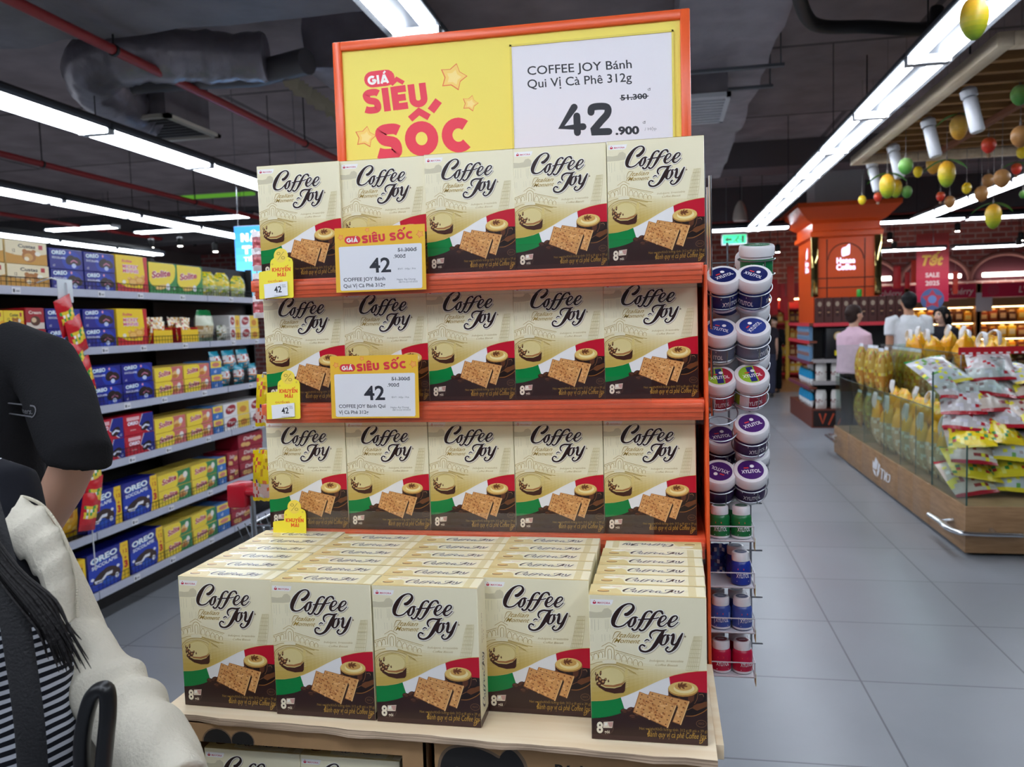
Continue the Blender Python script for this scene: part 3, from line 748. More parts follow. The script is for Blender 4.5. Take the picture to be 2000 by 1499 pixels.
# plywood, cartons and pallet under the front boxes
PLY = wood_mat('plywood', (236, 210, 172), (248, 230, 200), scale=(1.2, 14, 14), rough=0.55)
PLYE = wood_mat('plywood_edge', (140, 114, 94), (226, 200, 170), scale=(1.5, 8, 160), rough=0.8, bump=0.4)
mb = MB(); n = 40
def ply_front(x): return 1.137-0.030*(x+0.74)/0.79+0.0016*math.sin(x*31)+0.001*math.sin(x*83)
xs = [-0.806+0.872*i/n for i in range(n+1)]
top = [(x, ply_front(x), ZB-0.0005) for x in xs]; bot = [(x, ply_front(x)+0.0015*math.sin(x*57), ZB-0.0115-0.0012*math.sin(x*9)) for x in xs]
tb = [(x, 1.445, ZB-0.0005) for x in xs]; bb = [(x, 1.445, ZB-0.0105) for x in xs]
for i in range(n):
    mb.add([top[i], top[i+1], tb[i+1], tb[i]], [(0, 1, 2, 3)]); mb.add([bot[i], bot[i+1], bb[i+1], bb[i]], [(0, 3, 2, 1)])
    mb.add([bot[i], bot[i+1], top[i+1], top[i]], [(0, 1, 2, 3)], mi=1); mb.add([bb[i], bb[i+1], tb[i+1], tb[i]], [(0, 3, 2, 1)], mi=1)
mb.add([bot[0], top[0], tb[0], bb[0]], [(0, 1, 2, 3)], mi=1); mb.add([bot[-1], top[-1], tb[-1], bb[-1]], [(0, 3, 2, 1)], mi=1)
ply = mb.build('plywood_board', [PLY, PLYE])
tag(ply, 'pale plywood board carrying the front rows of biscuit boxes', 'board')
bt = MB().rbox(0.0665, 0.078, 1.16, 1.44, ZB-0.028, ZB-0.006, r=0.001).build('edge_batten', PLY, ply)

CARD = mat('brown_cardboard', (176, 138, 96), rough=0.8, noise_amt=0.06, noise_scale=40)
CARDIN = mat('cardboard_inside', (150, 116, 80), rough=0.9)
CY, CZ = 1.139, 0.270
def carton(name, x0, x1, z1, label, window=None, art=None):
    t = thing(name, label, 'carton', ((x0+x1)/2, 1.29, z1-CZ), 0, 'cartons stacked under the plywood')
    w = (x1-x0)/2; mb = MB(); y0, y1 = CY-1.29, 0.15; c = 0.004
    mb.box(-w, w, y1-c, y1, 0, CZ); mb.box(-w, -w+c, y0, y1, 0, CZ); mb.box(w-c, w, y0, y1, 0, CZ); mb.box(-w, w, y0, y1, 0, c); 
    if window:
        a, b, zl, zt = window
        mb.box(-w, a, y0, y0+c, 0, CZ); mb.box(b, w, y0, y0+c, 0, CZ); mb.box(a, b, y0, y0+c, zt, CZ); mb.box(a, b, y0, y0+c, 0, zl)
    else: mb.box(-w, w, y0, y0+c, 0, CZ)
    body = mb.build('carton_body', CARD, t)
    MB().box(-w, w, y0+0.001, y1, CZ-c, CZ).build('top_flap', CARD, t)
    if art is not None:
        MB().art(art, (0, y0, 0), (1, 0, 0), (0, 0, 1), (0, -1, 0)).build('printed_front', PAPER, t)
    return t
ztop = ZB-0.0135
LX0, LX1, RX0, RX1 = -0.800, -0.362, -0.352, 0.058
lw = (LX1-LX0)/2
aw = Art(clip=(-lw, 0, lw, CZ)); BLK = (30, 27, 26)
pz = lambda px, py: (onY(px, py, CY).x-(LX0+LX1)/2, onY(px, py, CY).z-(ztop-CZ))
for cx, cy, rx, ry in ((425, 1452, 34, 32), (474, 1449, 26, 22)):
    o = pz(cx, cy); r1 = rx*0.00072; r2 = ry*0.00072
    aw.ell(o[0], o[1], r1*1.1, r2*1.1, (126, 100, 76), 1); aw.ell(o[0], o[1], r1, r2, BLK, 2)
aw2 = Art(clip=(-lw, CZ-0.030, lw, CZ))
for pts, tris, col, lay, li in aw.items: aw2.raw(pts, tris, col, lay)
c_left = carton('display_carton', LX0, LX1, ztop, 'brown carton with cut-out window, topmost under the plywood on the left', (-lw+0.02, -0.399-(LX0+LX1)/2, 0.05, CZ-0.030), aw2)
rw = (RX1-RX0)/2
ar = Art(clip=(-rw, 0, rw, CZ))
pr = lambda px, py: (onY(px, py, CY).x-(RX0+RX1)/2, onY(px, py, CY).z-(ztop-CZ))
blob = [(858, 1545), (860, 1499), (866, 1478), (880, 1464), (904, 1460), (930, 1462), (956, 1472), (974, 1482), (978, 1476), (990, 1466), (1002, 1468), (1014, 1480), (1024, 1499), (1028, 1530), (1010, 1560), (940, 1575), (880, 1565)]
ar.poly(smooth_path([pr(x+(x-940)*.06, y-5) for x, y in blob], 4, True), (122, 100, 78), 1)
ar.poly(smooth_path([pr(*p) for p in blob], 4, True), BLK, 2)
o = pr(874, 1524)
coffee_name_line(ar, o[0], o[1], 0.10, col=(222, 192, 150), layer=4, halo=False)
o = pr(1084, 1507); ar.text('Bánh quy vị cà phê', o[0], o[1]-0.006, h=0.017, w=0.19, col=(34, 28, 26), layer=3, bold=0.03)
ar.text('Coffee Biscuit', o[0], o[1]-0.036, h=0.014, w=0.12, col=(34, 28, 26), layer=3, bold=0.02)
carton('display_carton', RX0, RX1, ztop, 'brown carton with black printed emblem, topmost under the plywood on the right', None, ar)
for k in (1, 2):
    for x0, x1, sd in ((LX0, LX1, 'left'), (RX0, RX1, 'right')):
        carton('display_carton', x0, x1, ztop-k*(CZ+0.0004), f'brown carton, {ORD[k]} down in the {sd} stack under the plywood')
for k, x in enumerate((-0.741+BW/2, -0.575+BW/2)):
    coffee_box((x, 1.157, ztop-CZ+0.0045), 0, f"cream coffee biscuit box at the {'left' if k == 0 else 'right'} inside the carton window", 'biscuit boxes inside the carton')
mb = MB(); PZ = ztop-3*CZ-0.0014
for y in (1.15, 1.24, 1.33, 1.40): mb.box(-0.80, 0.06, y, y+0.045, PZ-0.02, PZ)
for x in (-0.79, -0.41, -0.03): mb.box(x, x+0.08, 1.15, 1.445, 0.0, PZ-0.02)
tag(mb.build('wooden_pallet', PLY), 'wooden pallet on the floor below the cartons', 'pallet')

# the big price board
H5 = hom([(30, 165), (1865, 2), (50, 770), (1858, 640)], [(-0.692, 2.168), (0.065, 2.162), (-0.695, 1.918), (0.06, 1.919)])
sg = thing('price_board', 'large yellow and white price board with orange frame above the display', 'sign', (-0.315, 1.735, Z1))
def sp(name, mb, m, par=sg): return mb.build(name, m, par, loc=(0.315, -1.735, -Z1))
X0, X1, ZT, ZL = -0.694, 0.064, 2.167, 1.70
mb = MB(); fw = 0.0195
mb.rbox(X0+fw-.001, X1-fw+.001, 1.7154, 1.7446, ZT-fw, ZT-.0003, r=0.002); mb.rbox(X0+fw-.001, X1-fw+.001, 1.7154, 1.7446, ZL, ZL+fw, r=0.002)
mb.rbox(X0, X0+fw, 1.715, 1.745, ZL, ZT, r=0.003); mb.rbox(X1-fw, X1, 1.715, 1.745, ZL, ZT, r=0.003)
sp('frame', mb, mat('orange_frame', (240, 96, 44), rough=0.28))
a = Art(H5)
RED = (238, 62, 84)
def pill(A, cx, cy, w, h, rot, col, layer):
    pts = []; c, d = math.cos(rot), math.sin(rot)
    for sgn in (1, -1):
        for k in range(9):
            t = -PI/2+PI*k/8; x, y = sgn*((w-h)/2+h/2*math.cos(t)), sgn*h/2*math.sin(t); pts.append((cx+x*c-y*d, cy+x*d+y*c))
    A.poly(pts, col, layer)
pill(a, 265, 350, 158, 84, -0.12, RED, 2)
block_text(a, 'GIÁ', 206, 384, 46, (255, 252, 246), 3, w=110, rot=-6.5, t=.24)
block_text(a, 'SIÊU', 190, 534, 122, RED, 3, w=332, rot=-7.5, t=.27)
block_text(a, 'SỐC', 254, 770, 176, RED, 3, w=496, rot=-5.5, t=.29)
for cx, cy, r, ro in ((645, 342, 74, -76), (732, 478, 44, -74), (192, 652, 58, -80)):
    a.star(cx, cy, r, (240, 120, 70), 1, ro, 0.6); a.star(cx+1, cy-1, r*.9, (252, 214, 110), 2, ro, 0.6); a.star(cx+3, cy+2, r*.55, (254, 226, 140), 3, ro, 0.6)
mb = MB().box(X0+fw, X1-fw, 1.722, 1.74, ZL+fw, ZT-fw, (248, 230, 104))
mb.art(a, (0, 1.722, 0), (1, 0, 0), (0, 0, 1), (0, -1, 0))
sp('yellow_panel', mb, PAPER)
b = Art(H5); INK = (36, 38, 46)
b.text('COFFEE JOY Bánh', 1030, 334, h=46, w=536, col=INK, layer=2, yflip=True, rot=-3.9, bold=0.008)
b.text('Qui Vị Cà Phê 312g', 1030, 402, h=46, w=536, col=INK, layer=2, yflip=True, rot=-3.9, bold=0.008)
b.text('51.300', 1508, 464, h=28, w=136, col=INK, layer=2, yflip=True, rot=-4, bold=0.03); b.stroke([(1504, 454, 5), (1648, 442, 5)], INK, 3, smooth=False)
b.text('đ', 1646, 414, h=14, w=14, col=INK, layer=2, yflip=True)
block_text(b, '42', 1186, 650, 164, INK, 2, w=280, rot=-2, t=.20, roundcap=True)
b.text('.900', 1480, 640, h=40, w=122, col=INK, layer=2, yflip=True, rot=-2, bold=0.045)
b.text('đ', 1620, 584, h=14, w=14, col=INK, layer=2, yflip=True); b.text('/ Hộp', 1630, 620, h=16, w=60, col=(150, 150, 156), layer=2, yflip=True, rot=-4)
q = [H5(p) for p in ((940, 190), (1768, 122), (1764, 700), (950, 760))]
mb = MB(); zl = 1.745
mb.box(-0.300, 0.0275, 1.7185, 1.7215, zl, 2.124, (236, 234, 240))
mb.art(b, (0, 1.7185, 0), (1, 0, 0), (0, 0, 1), (0, -1, 0))
sp('price_sheet', mb, PAPER)
mb = MB(); e = 0.004
for x0, x1, z0, z1 in ((-0.304, 0.0315, 2.124, 2.128), (-0.304, -0.300, zl, 2.128), (0.0275, 0.0315, zl, 2.128)): mb.box(x0, x1, 1.717, 1.7217, z0, z1, (232, 214, 90))
sp('sheet_holder', mb, PAINT)
for x in (-0.60, -0.03): sp('post', MB().box(x-0.01, x+0.01, 1.745, 1.757, Z1-0.0005, 2.10), WHITE_METAL)

# price cards hung on the shelf rails
HC = hom([(885, 138), (1757, 86), (893, 772), (1775, 725)], [(0, 0.1165), (0.1705, 0.1165), (0, 0), (0.1705, 0)])
def price_card(x, y, z, lines, label):
    t = thing('price_card', label, 'price card', (x, y, z), (math.radians(-2), 0, 0), 'price cards on the shelf rails')
    a = Art(HC, clip=(0.0003, 0.0003, 0.1702, 0.1162)); O = (250, 196, 52); R2 = (232, 52, 66)
    q = [(925, 326), (940, 318), (1716, 272), (1730, 280), (1736, 700), (1726, 712), (950, 752), (936, 744)]
    a.poly(q, (240, 239, 244), 1)
    pill(a, 1060, 248, 158, 76, -0.07, R2, 2)
    block_text(a, 'GIÁ', 1002, 274, 42, (255, 250, 244), 3, w=112, rot=-3.5, t=.24)
    block_text(a, 'SIÊU SỐC', 1154, 280, 74, R2, 3, w=500, rot=-6, t=.26)
    for cx, cy, r in ((945, 225, 33), (1204, 150, 25), (1712, 185, 40)): a.star(cx, cy, r, (244, 120, 60), 2, 100); a.star(cx, cy, r*.8, (255, 178, 84), 3, 100)
    I = (40, 42, 52)
    a.text('51.300đ', 1500, 358, h=36, w=182, col=(90, 92, 100), layer=2, yflip=True, rot=-3, bold=0.02); a.stroke([(1498, 346, 4), (1684, 336, 4)], (90, 92, 100), 3, smooth=False)
    a.text('.900đ', 1458, 422, h=36, w=118, col=(90, 92, 100), layer=2, yflip=True, rot=-3, bold=0.02)
    a.text('42', 1226, 566, h=146, w=208, col=I, layer=2, yflip=True, rot=-3, bold=0.02)
    a.text('ĐVT : Hộp / Pck', 1500, 536, h=17, w=174, col=(120, 122, 130), layer=2, yflip=True, rot=-3)
    a.text(lines[0], 968, 660, h=36, w=lines[2], col=(86, 88, 96), layer=2, yflip=True, rot=-3, bold=0.02)
    a.text(lines[1], 966, 722, h=36, w=lines[3], col=(86, 88, 96), layer=2, yflip=True, rot=-3, bold=0.02)
    a.text('Ngày Áp Dụng:', 1490, 640, h=18, w=184, col=(110, 112, 122), layer=2, yflip=True, rot=-3); a.text('08/10-22/10/2025', 1508, 664, h=16, w=182, col=(110, 112, 122), layer=2, yflip=True, rot=-3)
    mb = MB().box(0, 0.1705, 0, 0.0008, 0, 0.1165, O); mb.art(a, (0, 0, 0), (1, 0, 0), (0, 0, 1), (0, -1, 0)); mb.build('printed_card', PAPER, t)
    mb = MB(); nx, nz = 26, 14; vs = []; fs = []
    for j in range(nz+1):
        for i in range(nx+1):
            u, v = i/nx, j/nz; vs.append((-0.003+0.1765*u, -0.0022-0.0016*math.sin(PI*u)*math.sin(PI*v)*(1+.5*math.sin(7*u+5*v)), -0.003+0.1235*v))
    for j in range(nz):
        for i in range(nx): p = j*(nx+1)+i; fs.append((p, p+1, p+nx+2, p+nx+1))
    mb.add(vs, fs, smooth=True).build('plastic_sleeve', SLEEVE, t)
    return t
price_card(-0.584, 1.412, 1.614, ('COFFEE JOY Bánh', 'Qui Vị Cà Phê 312g', 408, 410), 'yellow-edged price card hanging on the topmost orange shelf rail')
price_card(-0.611, 1.428, 1.381, ('COFFEE JOY Bánh Qui', 'Vị Cà Phê 312g', 470, 300), 'yellow-edged price card hanging on the second orange shelf rail')
KT = lambda p: ((p[0]-145)*0.0002025, (802-p[1])*0.000205)
def promo_tag(x, y, z, label, full=True):
    t = thing('promotion_tag', label, 'promotion tag', (x, y, z), (math.radians(-3), 0, 0), 'yellow promotion tags on the shelf rails')
    out = [(150, 802), (470, 802), (482, 792), (484, 480), (474, 450), (440, 432)]
    for k in range(13):
        an = math.radians(14-208*k/12); out.append((367+68*math.cos(an), 418+68*math.sin(an)))
    out += [(292, 440), (270, 456), (262, 480), (260, 545), (156, 556), (146, 566), (145, 796)]
    pts = [KT(p) for p in out]; N = len(pts); mb = MB(); Y_ = (250, 230, 60)
    tr = tessellate_polygon([[Vector((p[0], p[1], 0)) for p in pts]])
    mb.add([(p[0], 0, p[1]) for p in pts], [tuple(k) for k in tr], Y_); mb.add([(p[0], 0.0012, p[1]) for p in pts], [tuple(k)[::-1] for k in tr], Y_)
    mb.add([(p[0], 0, p[1]) for p in pts]+[(p[0], 0.0012, p[1]) for p in pts], [(i, (i+1) % N, N+(i+1) % N, N+i) for i in range(N)], Y_)
    a = Art(KT); O = (240, 84, 30)
    a.ell(367, 418, 62, 62, (246, 216, 84), 1); a.text('%', 326, 452, h=74, w=84, col=(196, 166, 60), layer=2, yflip=True)
    for cx, cy in ((282, 492), (452, 462)): a.star(cx, cy, 13, (226, 196, 70), 2)
    block_text(a, 'KHUYẾN', 278, 560, 36, O, 2, w=182, t=.22); block_text(a, 'MÃI', 330, 606, 36, O, 2, w=82, t=.22)
    if full: a.text('KHUYẾN MÃI', 236, 656, h=18, w=144, col=(230, 130, 40), layer=2, bold=0.02, yflip=True)
    mb.art(a, (0, 0, 0), (1, 0, 0), (0, 0, 1), (0, -1, 0)); mb.build('yellow_card', PAPER, t)
    if full:
        b = Art(KT)
        b.text('42', 302, 752, h=58, w=72, col=(40, 42, 50), layer=2, bold=0.02, yflip=True, rot=-3); b.text('51.300đ', 356, 690, h=12, w=56, col=(110, 110, 120), layer=2, yflip=True)
        b.text('.900đ', 378, 706, h=12, w=38, col=(110, 110, 120), layer=2, yflip=True); b.text('COFFEE JOY Bánh Qui', 300, 786, h=11, w=110, col=(130, 130, 138), layer=2, yflip=True)
        q = [KT(p) for p in ((205, 800), (432, 778), (430, 652), (200, 672))]; mb = MB()
        mb.add([(p[0], -0.0026, p[1]) for p in q]+[(p[0], -0.0014, p[1]) for p in q], [(0, 1, 2, 3), (4, 7, 6, 5), (0, 4, 5, 1), (1, 5, 6, 2), (2, 6, 7, 3), (3, 7, 4, 0)], (236, 236, 240))
        mb.art(b, (0, -0.0026, 0), (1, 0, 0), (0, 0, 1), (0, -1, 0)); mb.build('price_label', PAPER, t)
promo_tag(-0.739, 1.4175, 1.608, 'yellow promotion tag at left end of the topmost orange shelf rail')
promo_tag(-0.745, 1.434, 1.380, 'yellow promotion tag at left end of the second orange shelf rail')
promo_tag(-0.750, 1.4435, 1.128, 'yellow promotion tag at left end of the lowest orange shelf rail', False)
# ------------------------------------------------------------------ the hall: floor, walls, ceiling
def struct(name, mb, m, loc=None):
    o = mb.build(name, m, loc=loc); o['kind'] = 'structure'; return o
RX_0, RX_1, RY_0, RY_1, RZ = -13.0, 10.0, -4.5, 21.6, 3.75
FLOOR = brick_mat('floor_tiles', (146, 150, 156), (151, 155, 161), (102, 105, 110), 0.69, 0.69, 0.004, offset=0.0, rough=0.3, axes='XY', bump=0.15, vary=0.05)
struct('floor', MB().box(RX_0-0.8, RX_1-0.8, RY_0-3.53, RY_1-3.53, -0.1, 0), FLOOR, (0.8, 3.53, 0))
WOODFLOOR = wood_mat('wood_floor', (150, 104, 66), (186, 138, 92), scale=(1, 6, 6), rough=0.35)
struct('floor_wood', MB().box(-2, 10, 17.0, 21.5, 0.0005, 0.004), WOODFLOOR)
CEIL = brick_mat('ceiling_concrete', (150, 137, 137), (160, 146, 146), (110, 101, 102), 4.0, 2.4, 0.03, offset=0.5, rough=0.9, axes='XY', bump=0.3, spec=0.1, vary=0.18)
struct('ceiling', MB().box(RX_0, RX_1, RY_0, RY_1, RZ, RZ+0.1), CEIL)
PLASTER = mat('plaster', (150, 146, 144), rough=0.85, noise_amt=0.05, noise_scale=2)
DARKWALL = mat('dark_plaster', (118, 116, 118), rough=0.85, noise_amt=0.05, noise_scale=2)
struct('wall_left', MB().box(RX_0-0.1, RX_0, RY_0, RY_1, 0, RZ), PLASTER)
struct('wall_right', MB().box(RX_1, RX_1+0.1, RY_0, RY_1, 0, RZ), PLASTER)
struct('wall_front', MB().box(RX_0, RX_1, RY_0-0.1, RY_0, 0, RZ), DARKWALL)
BRICK = brick_mat('red_brick', (178, 98, 96), (204, 126, 120), (216, 190, 186), 0.34, 0.13, 0.018, rough=0.8, axes='XZ', bump=0.4, vary=0.12)
struct('wall_back', MB().box(RX_0, RX_1, RY_1, RY_1+0.1, 0, RZ), BRICK)
COLM = mat('column_paint', (232, 230, 234), rough=0.7, noise_amt=0.03)
struct('column', MB().box(2.14, 2.80, 12.2, 12.85, 0, RZ), COLM)
BEAM = mat('beam_paint', (92, 88, 90), rough=0.85, noise_amt=0.08, noise_scale=3)
struct('beam_far', MB().box(-2, RX_1, 14.6, 15.1, 3.15, RZ), BEAM)
struct('beam_left', MB().box(RX_0, -2.0, 13.6, 14.2, 3.2, RZ), BEAM)
struct('beam_cross', MB().box(-1.8, RX_1, 10.9, 11.5, 3.42, RZ), mat('dark_beam', (108, 99, 101), rough=0.9))
DUCTM = mat('duct_wrap', (160, 153, 160), rough=0.42, noise_amt=0.2, noise_scale=4, bump=0.9, bump_scale=7, spec=0.4)
DUCTD = mat('dark_duct', (126, 120, 126), rough=0.55, noise_amt=0.2, noise_scale=5, bump=0.5, bump_scale=9)
FOILD = mat('foil_duct', (160, 155, 166), rough=0.3, metal=0.45, noise_amt=0.2, noise_scale=6, bump=0.8, bump_scale=10)
# flat soffit of the big air duct upper left
def wrinkled(x0, x1, y0, y1, z0, z1, seed, amp=0.02, n=18):
    mb = MB(); bm = bmesh.new(); bmesh.ops.create_cube(bm, size=1)
    for v in bm.verts: v.co = ((x0+x1)/2+v.co.x*(x1-x0), (y0+y1)/2+v.co.y*(y1-y0), (z0+z1)/2+v.co.z*(z1-z0))
    bmesh.ops.subdivide_edges(bm, edges=list(bm.edges), cuts=n, use_grid_fill=True)
    bm.normal_update(); off = []
    for v in bm.verts:
        k = noise.noise(Vector((v.co.x*3+seed, v.co.y*2.2, v.co.z*3)))+0.5*noise.noise(Vector((v.co.x*9, v.co.y*6+seed, v.co.z*8)))
        off.append(v.normal*(amp*k))
    for v, d in zip(bm.verts, off): v.co += d
    return mb.bm(bm, smooth=True)
def stuffthing(name, label, cat, mb, m, group=None): return tag(mb.build(name, m), label, cat, group)
stuffthing('air_duct', 'wide flat dark air duct across the ceiling at upper left', 'air duct', wrinkled(-7.5, -1.45, -2.5, 4.55, 3.34, 3.70, 1, 0.035, 22), DUCTD)
stuffthing('air_duct', 'large grey wrapped air duct running away to the right of the price board', 'air duct', wrinkled(0.12, 0.72, 2.2, 10.4, 3.24, 3.66, 5, 0.03, 30), DUCTM)
stuffthing('air_duct', 'shiny foil-faced air duct left of the price board, reflecting coloured light', 'air duct', wrinkled(-2.35, -1.55, 5.3, 9.8, 3.30, 3.68, 9, 0.03, 20), FOILD)
tn = thing('insulation_strip', 'torn pale insulation fringe hanging from the foil air duct', 'insulation', (-1.75, 5.6, 3.29))
mb = MB(); r_ = random.Random(4)
p0, p1 = onZ(560, 150, 3.24), onZ(655, 215, 3.24)
for k in range(13):
    p = p0.lerp(p1, k/12)-Vector((-1.75, 5.6, 3.29)); w = 0.05
    mb.add([p+Vector((-w, 0, .02)), p+Vector((w, .03, .02)), p+Vector((w*.6+r_.uniform(-.03, .03), .06, -.05-r_.uniform(0, .05))), p+Vector((-w*.5, .02, -.04-r_.uniform(0, .05)))], [(0, 1, 2, 3)])
fr_ = mb.build('fringe', mat('insulation_fibre', (170, 160, 140), rough=0.9), tn); sol = fr_.modifiers.new('s', 'SOLIDIFY'); sol.thickness = 0.006
# flexible duct dropping to its square diffuser
mb = MB(); path = [onZ(520, 112, 3.36), onZ(420, 112, 3.36), onZ(320, 108, 3.34), onZ(230, 112, 3.32), onZ(180, 140, 3.28), onZ(215, 185, 3.24), onZ(262, 212, 3.24), onZ(300, 226, 3.22)]
pp = smooth_path([tuple(p) for p in path], 8); rr = [0.15+0.035*min(1, i/30)+0.006*math.sin(i*2.2)+0.008*math.sin(i*.9) for i in range(len(pp))]
fd = mb.tube(pp, rr, 18).build('flexible_duct', mat('flex_foil', (146, 141, 150), rough=0.34, metal=0.35, noise_amt=0.15, noise_scale=8, bump=1.0, bump_scale=14))
tag(fd, 'crumpled grey flexible duct bending down to a square ceiling diffuser', 'air duct')
tag(MB().tube([onZ(250, 160, 3.3), onZ(380, 150, 3.3), onZ(500, 145, 3.3), onZ(600, 120, 3.3)], 0.085, 14).build('drain_pipe', mat('grey_pipe', (88, 85, 90), rough=0.5)), 'thick grey pipe crossing under the flexible duct at upper left', 'pipe')
dt = thing('ceiling_diffuser', 'square white-framed air diffuser below the flexible duct', 'air diffuser', (-3.78, 5.82, 3.12))
mb = MB()
for a, b, c, d in ((-.30, .30, -.36, -.31), (-.30, .30, .31, .36), (-.30, -.25, -.36, .36), (.25, .30, -.36, .36)): mb.box(a, b, c, d, -0.012, 0.015)
mb.build('frame', mat('cream_frame', (206, 198, 184), rough=0.5), dt)
mb = MB()
for k in range(8): mb.box(-.25, .25, -.30+k*.078, -.285+k*.078, -0.004, 0.03)
mb.build('louvre', mat('louvre_grey', (96, 94, 94), rough=0.5), dt)
MB().box(-.24, .24, -.30, .30, 0.02, 0.36).build('plenum', DUCTD, dt)
vt = thing('vent_grille', 'white slatted vent grille under the wrapped duct beside the price board', 'vent grille', (0.33, 6.3, 3.06))
mb = MB()
for a, b, c, d in ((-.16, .16, -.40, -.36), (-.16, .16, .36, .40), (-.16, -.13, -.40, .40), (.13, .16, -.40, .40)): mb.box(a, b, c, d, 0, 0.03)
mb.build('frame', WHITE_METAL, vt); mb = MB()
for k in range(9): mb.box(-.13, .13, -.34+k*.08, -.31+k*.08, 0.004, 0.024)
mb.build('slats', WHITE_METAL, vt); MB().box(-.14, .14, -.38, .38, 0.024, 0.19).build('neck', DUCTD, vt)
REDP = mat('red_pipe_paint', (150, 34, 36), rough=0.45); 
for x, z, l, y0, y1, r in ((-3.13, 3.21, 'red sprinkler pipe passing the flexible duct at upper left', -3, 13.5, .03), (-5.82, 3.2, 'red sprinkler pipe above the far left light rows', -3, 13.5, .03), (-8.9, 3.25, 'red sprinkler pipe farthest left under the ceiling', 2, 13.5, .03)):
    mb = MB().tube([(x, y0+(y1-y0)*k/12, z) for k in range(13)], r, 10)
    t = thing('sprinkler_pipe', l, 'pipe', (x, y0, z), 0, 'red sprinkler pipes')
    mb.build('pipe', REDP, t, loc=(-x, -y0, -z))
    for k in range(5):
        y = y0+2.2+k*2.6; MB().tube([(0, y-y0, 0.03), (0, y-y0, (3.3 if y < 4.6 and x > -7.5 else RZ-.003)-z)], 0.006, 6).tube([(0, y-y0-.012, 0), (0, y-y0+.012, 0)], 0.036, 10).build('hanger', BLACK_METAL, t)
t = tag(MB().tube([(-2.0, 14.4, 3.12), (8, 14.4, 3.12)], 0.035, 10).build('sprinkler_pipe', mat('faded_red_pipe', (158, 74, 70), rough=0.5)), 'faded red pipe along the far beam above the kiosk', 'pipe', 'red sprinkler pipes')
tag(MB().tube(smooth_path([(0.66, 4.3, 3.2), (0.80, 4.85, 3.2), (0.93, 5.08, 3.2), (1.2, 5.16, 3.2), (1.55, 5.28, 3.2), (1.62, 5.32, 3.32)], 5), 0.038, 12).build('conduit', mat('conduit_black', (30, 28, 30), rough=0.5)), 'bent black conduit pipe under the ceiling right of the wrapped duct', 'pipe')
for (a, b, nm) in (((1348, 142), (1530, 130), 'upper'), ((1384, 178), (1508, 172), 'lower')):
    p, q = onZ(*a, 3.16), onZ(*b, 3.16); q.y = p.y
    mb = MB().box(p.x-.1, q.x, p.y-.02, p.y+.02, 3.15, 3.17)
    for x in (p.x, q.x-.02): mb.tube([(x, p.y, 3.16), (x, p.y, RZ)], 0.005, 6)
    tag(mb.build('duct_hanger', mat('galvanised', (112, 116, 122), rough=0.4, metal=0.6)), f'{nm} grey hanger bar below the wrapped duct beside the price board', 'hanger bar')

# ------------------------------------------------------------------ fluorescent lights
HOUS = mat('lamp_housing', (44, 50, 58), rough=0.5)
def make_lamp():
    t = thing('tube_light', 'x', 'ceiling light', (0, 0, 0))
    mb = MB().rbox(-0.115, 0.115, -0.605, 0.605, 0.0, 0.03, r=0.006)
    mb.add([(-.115, -.605, .006), (-.135, -.605, -.026), (-.135, .605, -.026), (-.115, .605, .006)], [(0, 1, 2, 3), (3, 2, 1, 0)])
    mb.add([(.115, -.605, .006), (.135, -.605, -.026), (.135, .605, -.026), (.115, .605, .006)], [(3, 2, 1, 0), (0, 1, 2, 3)])
    mb.build('housing', HOUS, t)
    for s in (-1, 1):
        MB().tube([(s*.074, -.575, -.018), (s*.074, .575, -.018)], 0.028, 14).build('tube', TUBE, t)
    for y in (-.585, .585): MB().box(-.108, .108, y-.012, y+.012, -.045, 0.002).build('end_holder', WHITE_METAL, t)
    return t
lamp0 = make_lamp(); lamp_used = False
def lamp(loc, rot, label, group):
    global lamp_used
    if not lamp_used:
        lamp_used = True; lamp0.location = loc; lamp0.rotation_euler = (0, 0, rot); lamp0['label'] = label; lamp0['group'] = group; return lamp0
    return dup(lamp0, loc, rot, label, group)
LZ = 2.9
def rod_up(o):
    for y in (-.4, .4): MB().tube([(0, y, .028), (0, y, (3.31 if (-7.5 < o.location.x < -1.0 and o.location.y < 4.6) else RZ-.004)-o.location.z)], .004, 5).build('hanging_rod', WIRE, o)
    return o
for x, y_seam, n0, n1, nm in ((-8.35, 8.94, -6, 3, 'farthest left'), (-5.86, 7.18, -7, 5, 'second left'), (-3.62, 4.86, -6, 7, 'left aisle'), (-1.08, 3.70, -6, 8, 'middle'), (1.41, 4.78, -6, 7, 'right aisle'), (3.70, 9.4, -3, 3, 'far right')):
    for k in range(n0, n1):
        lamp((x, y_seam+1.215*k+.6075, LZ), 0, f'white twin-tube ceiling light, {ORD[k-n0]} from the near end of the {nm} row', 'twin-tube ceiling lights')
    mb = MB(); ya, yb = y_seam+1.215*n0, y_seam+1.215*n1
    mb.box(x-.03, x+.03, ya, yb, LZ+.031, LZ+.075)
    for k in range(n0, n1+1, 2):
        y = y_seam+1.215*k; mb.tube([(x, min(max(y, ya+.05), yb-.05), LZ+.07), (x, min(max(y, ya+.05), yb-.05), 3.3 if (-7.5 < x < -1.5 and y < 4.6) else RZ-.003)], 0.004, 5)
    tag(mb.build('light_trunking', BLACK_METAL), f'black trunking carrying the {nm} row of ceiling lights', 'light trunking', 'black light trunkings')
for i, x in enumerate((0.10, 1.32, 2.54, 3.76, 4.98, 6.2)):
    lamp((x, 13.05, LZ), PI/2, f'white ceiling light across the hall near the kiosk, {ordinal(i, 6)} of that row', 'lights of the cross row')
mb = MB().box(-.6, 6.9, 13.02, 13.08, LZ+.031, LZ+.075)
for x in (0, 2.0, 4.0, 6.0): mb.tube([(x, 13.05, LZ+.07), (x, 13.05, RZ-.003)], .004, 5)
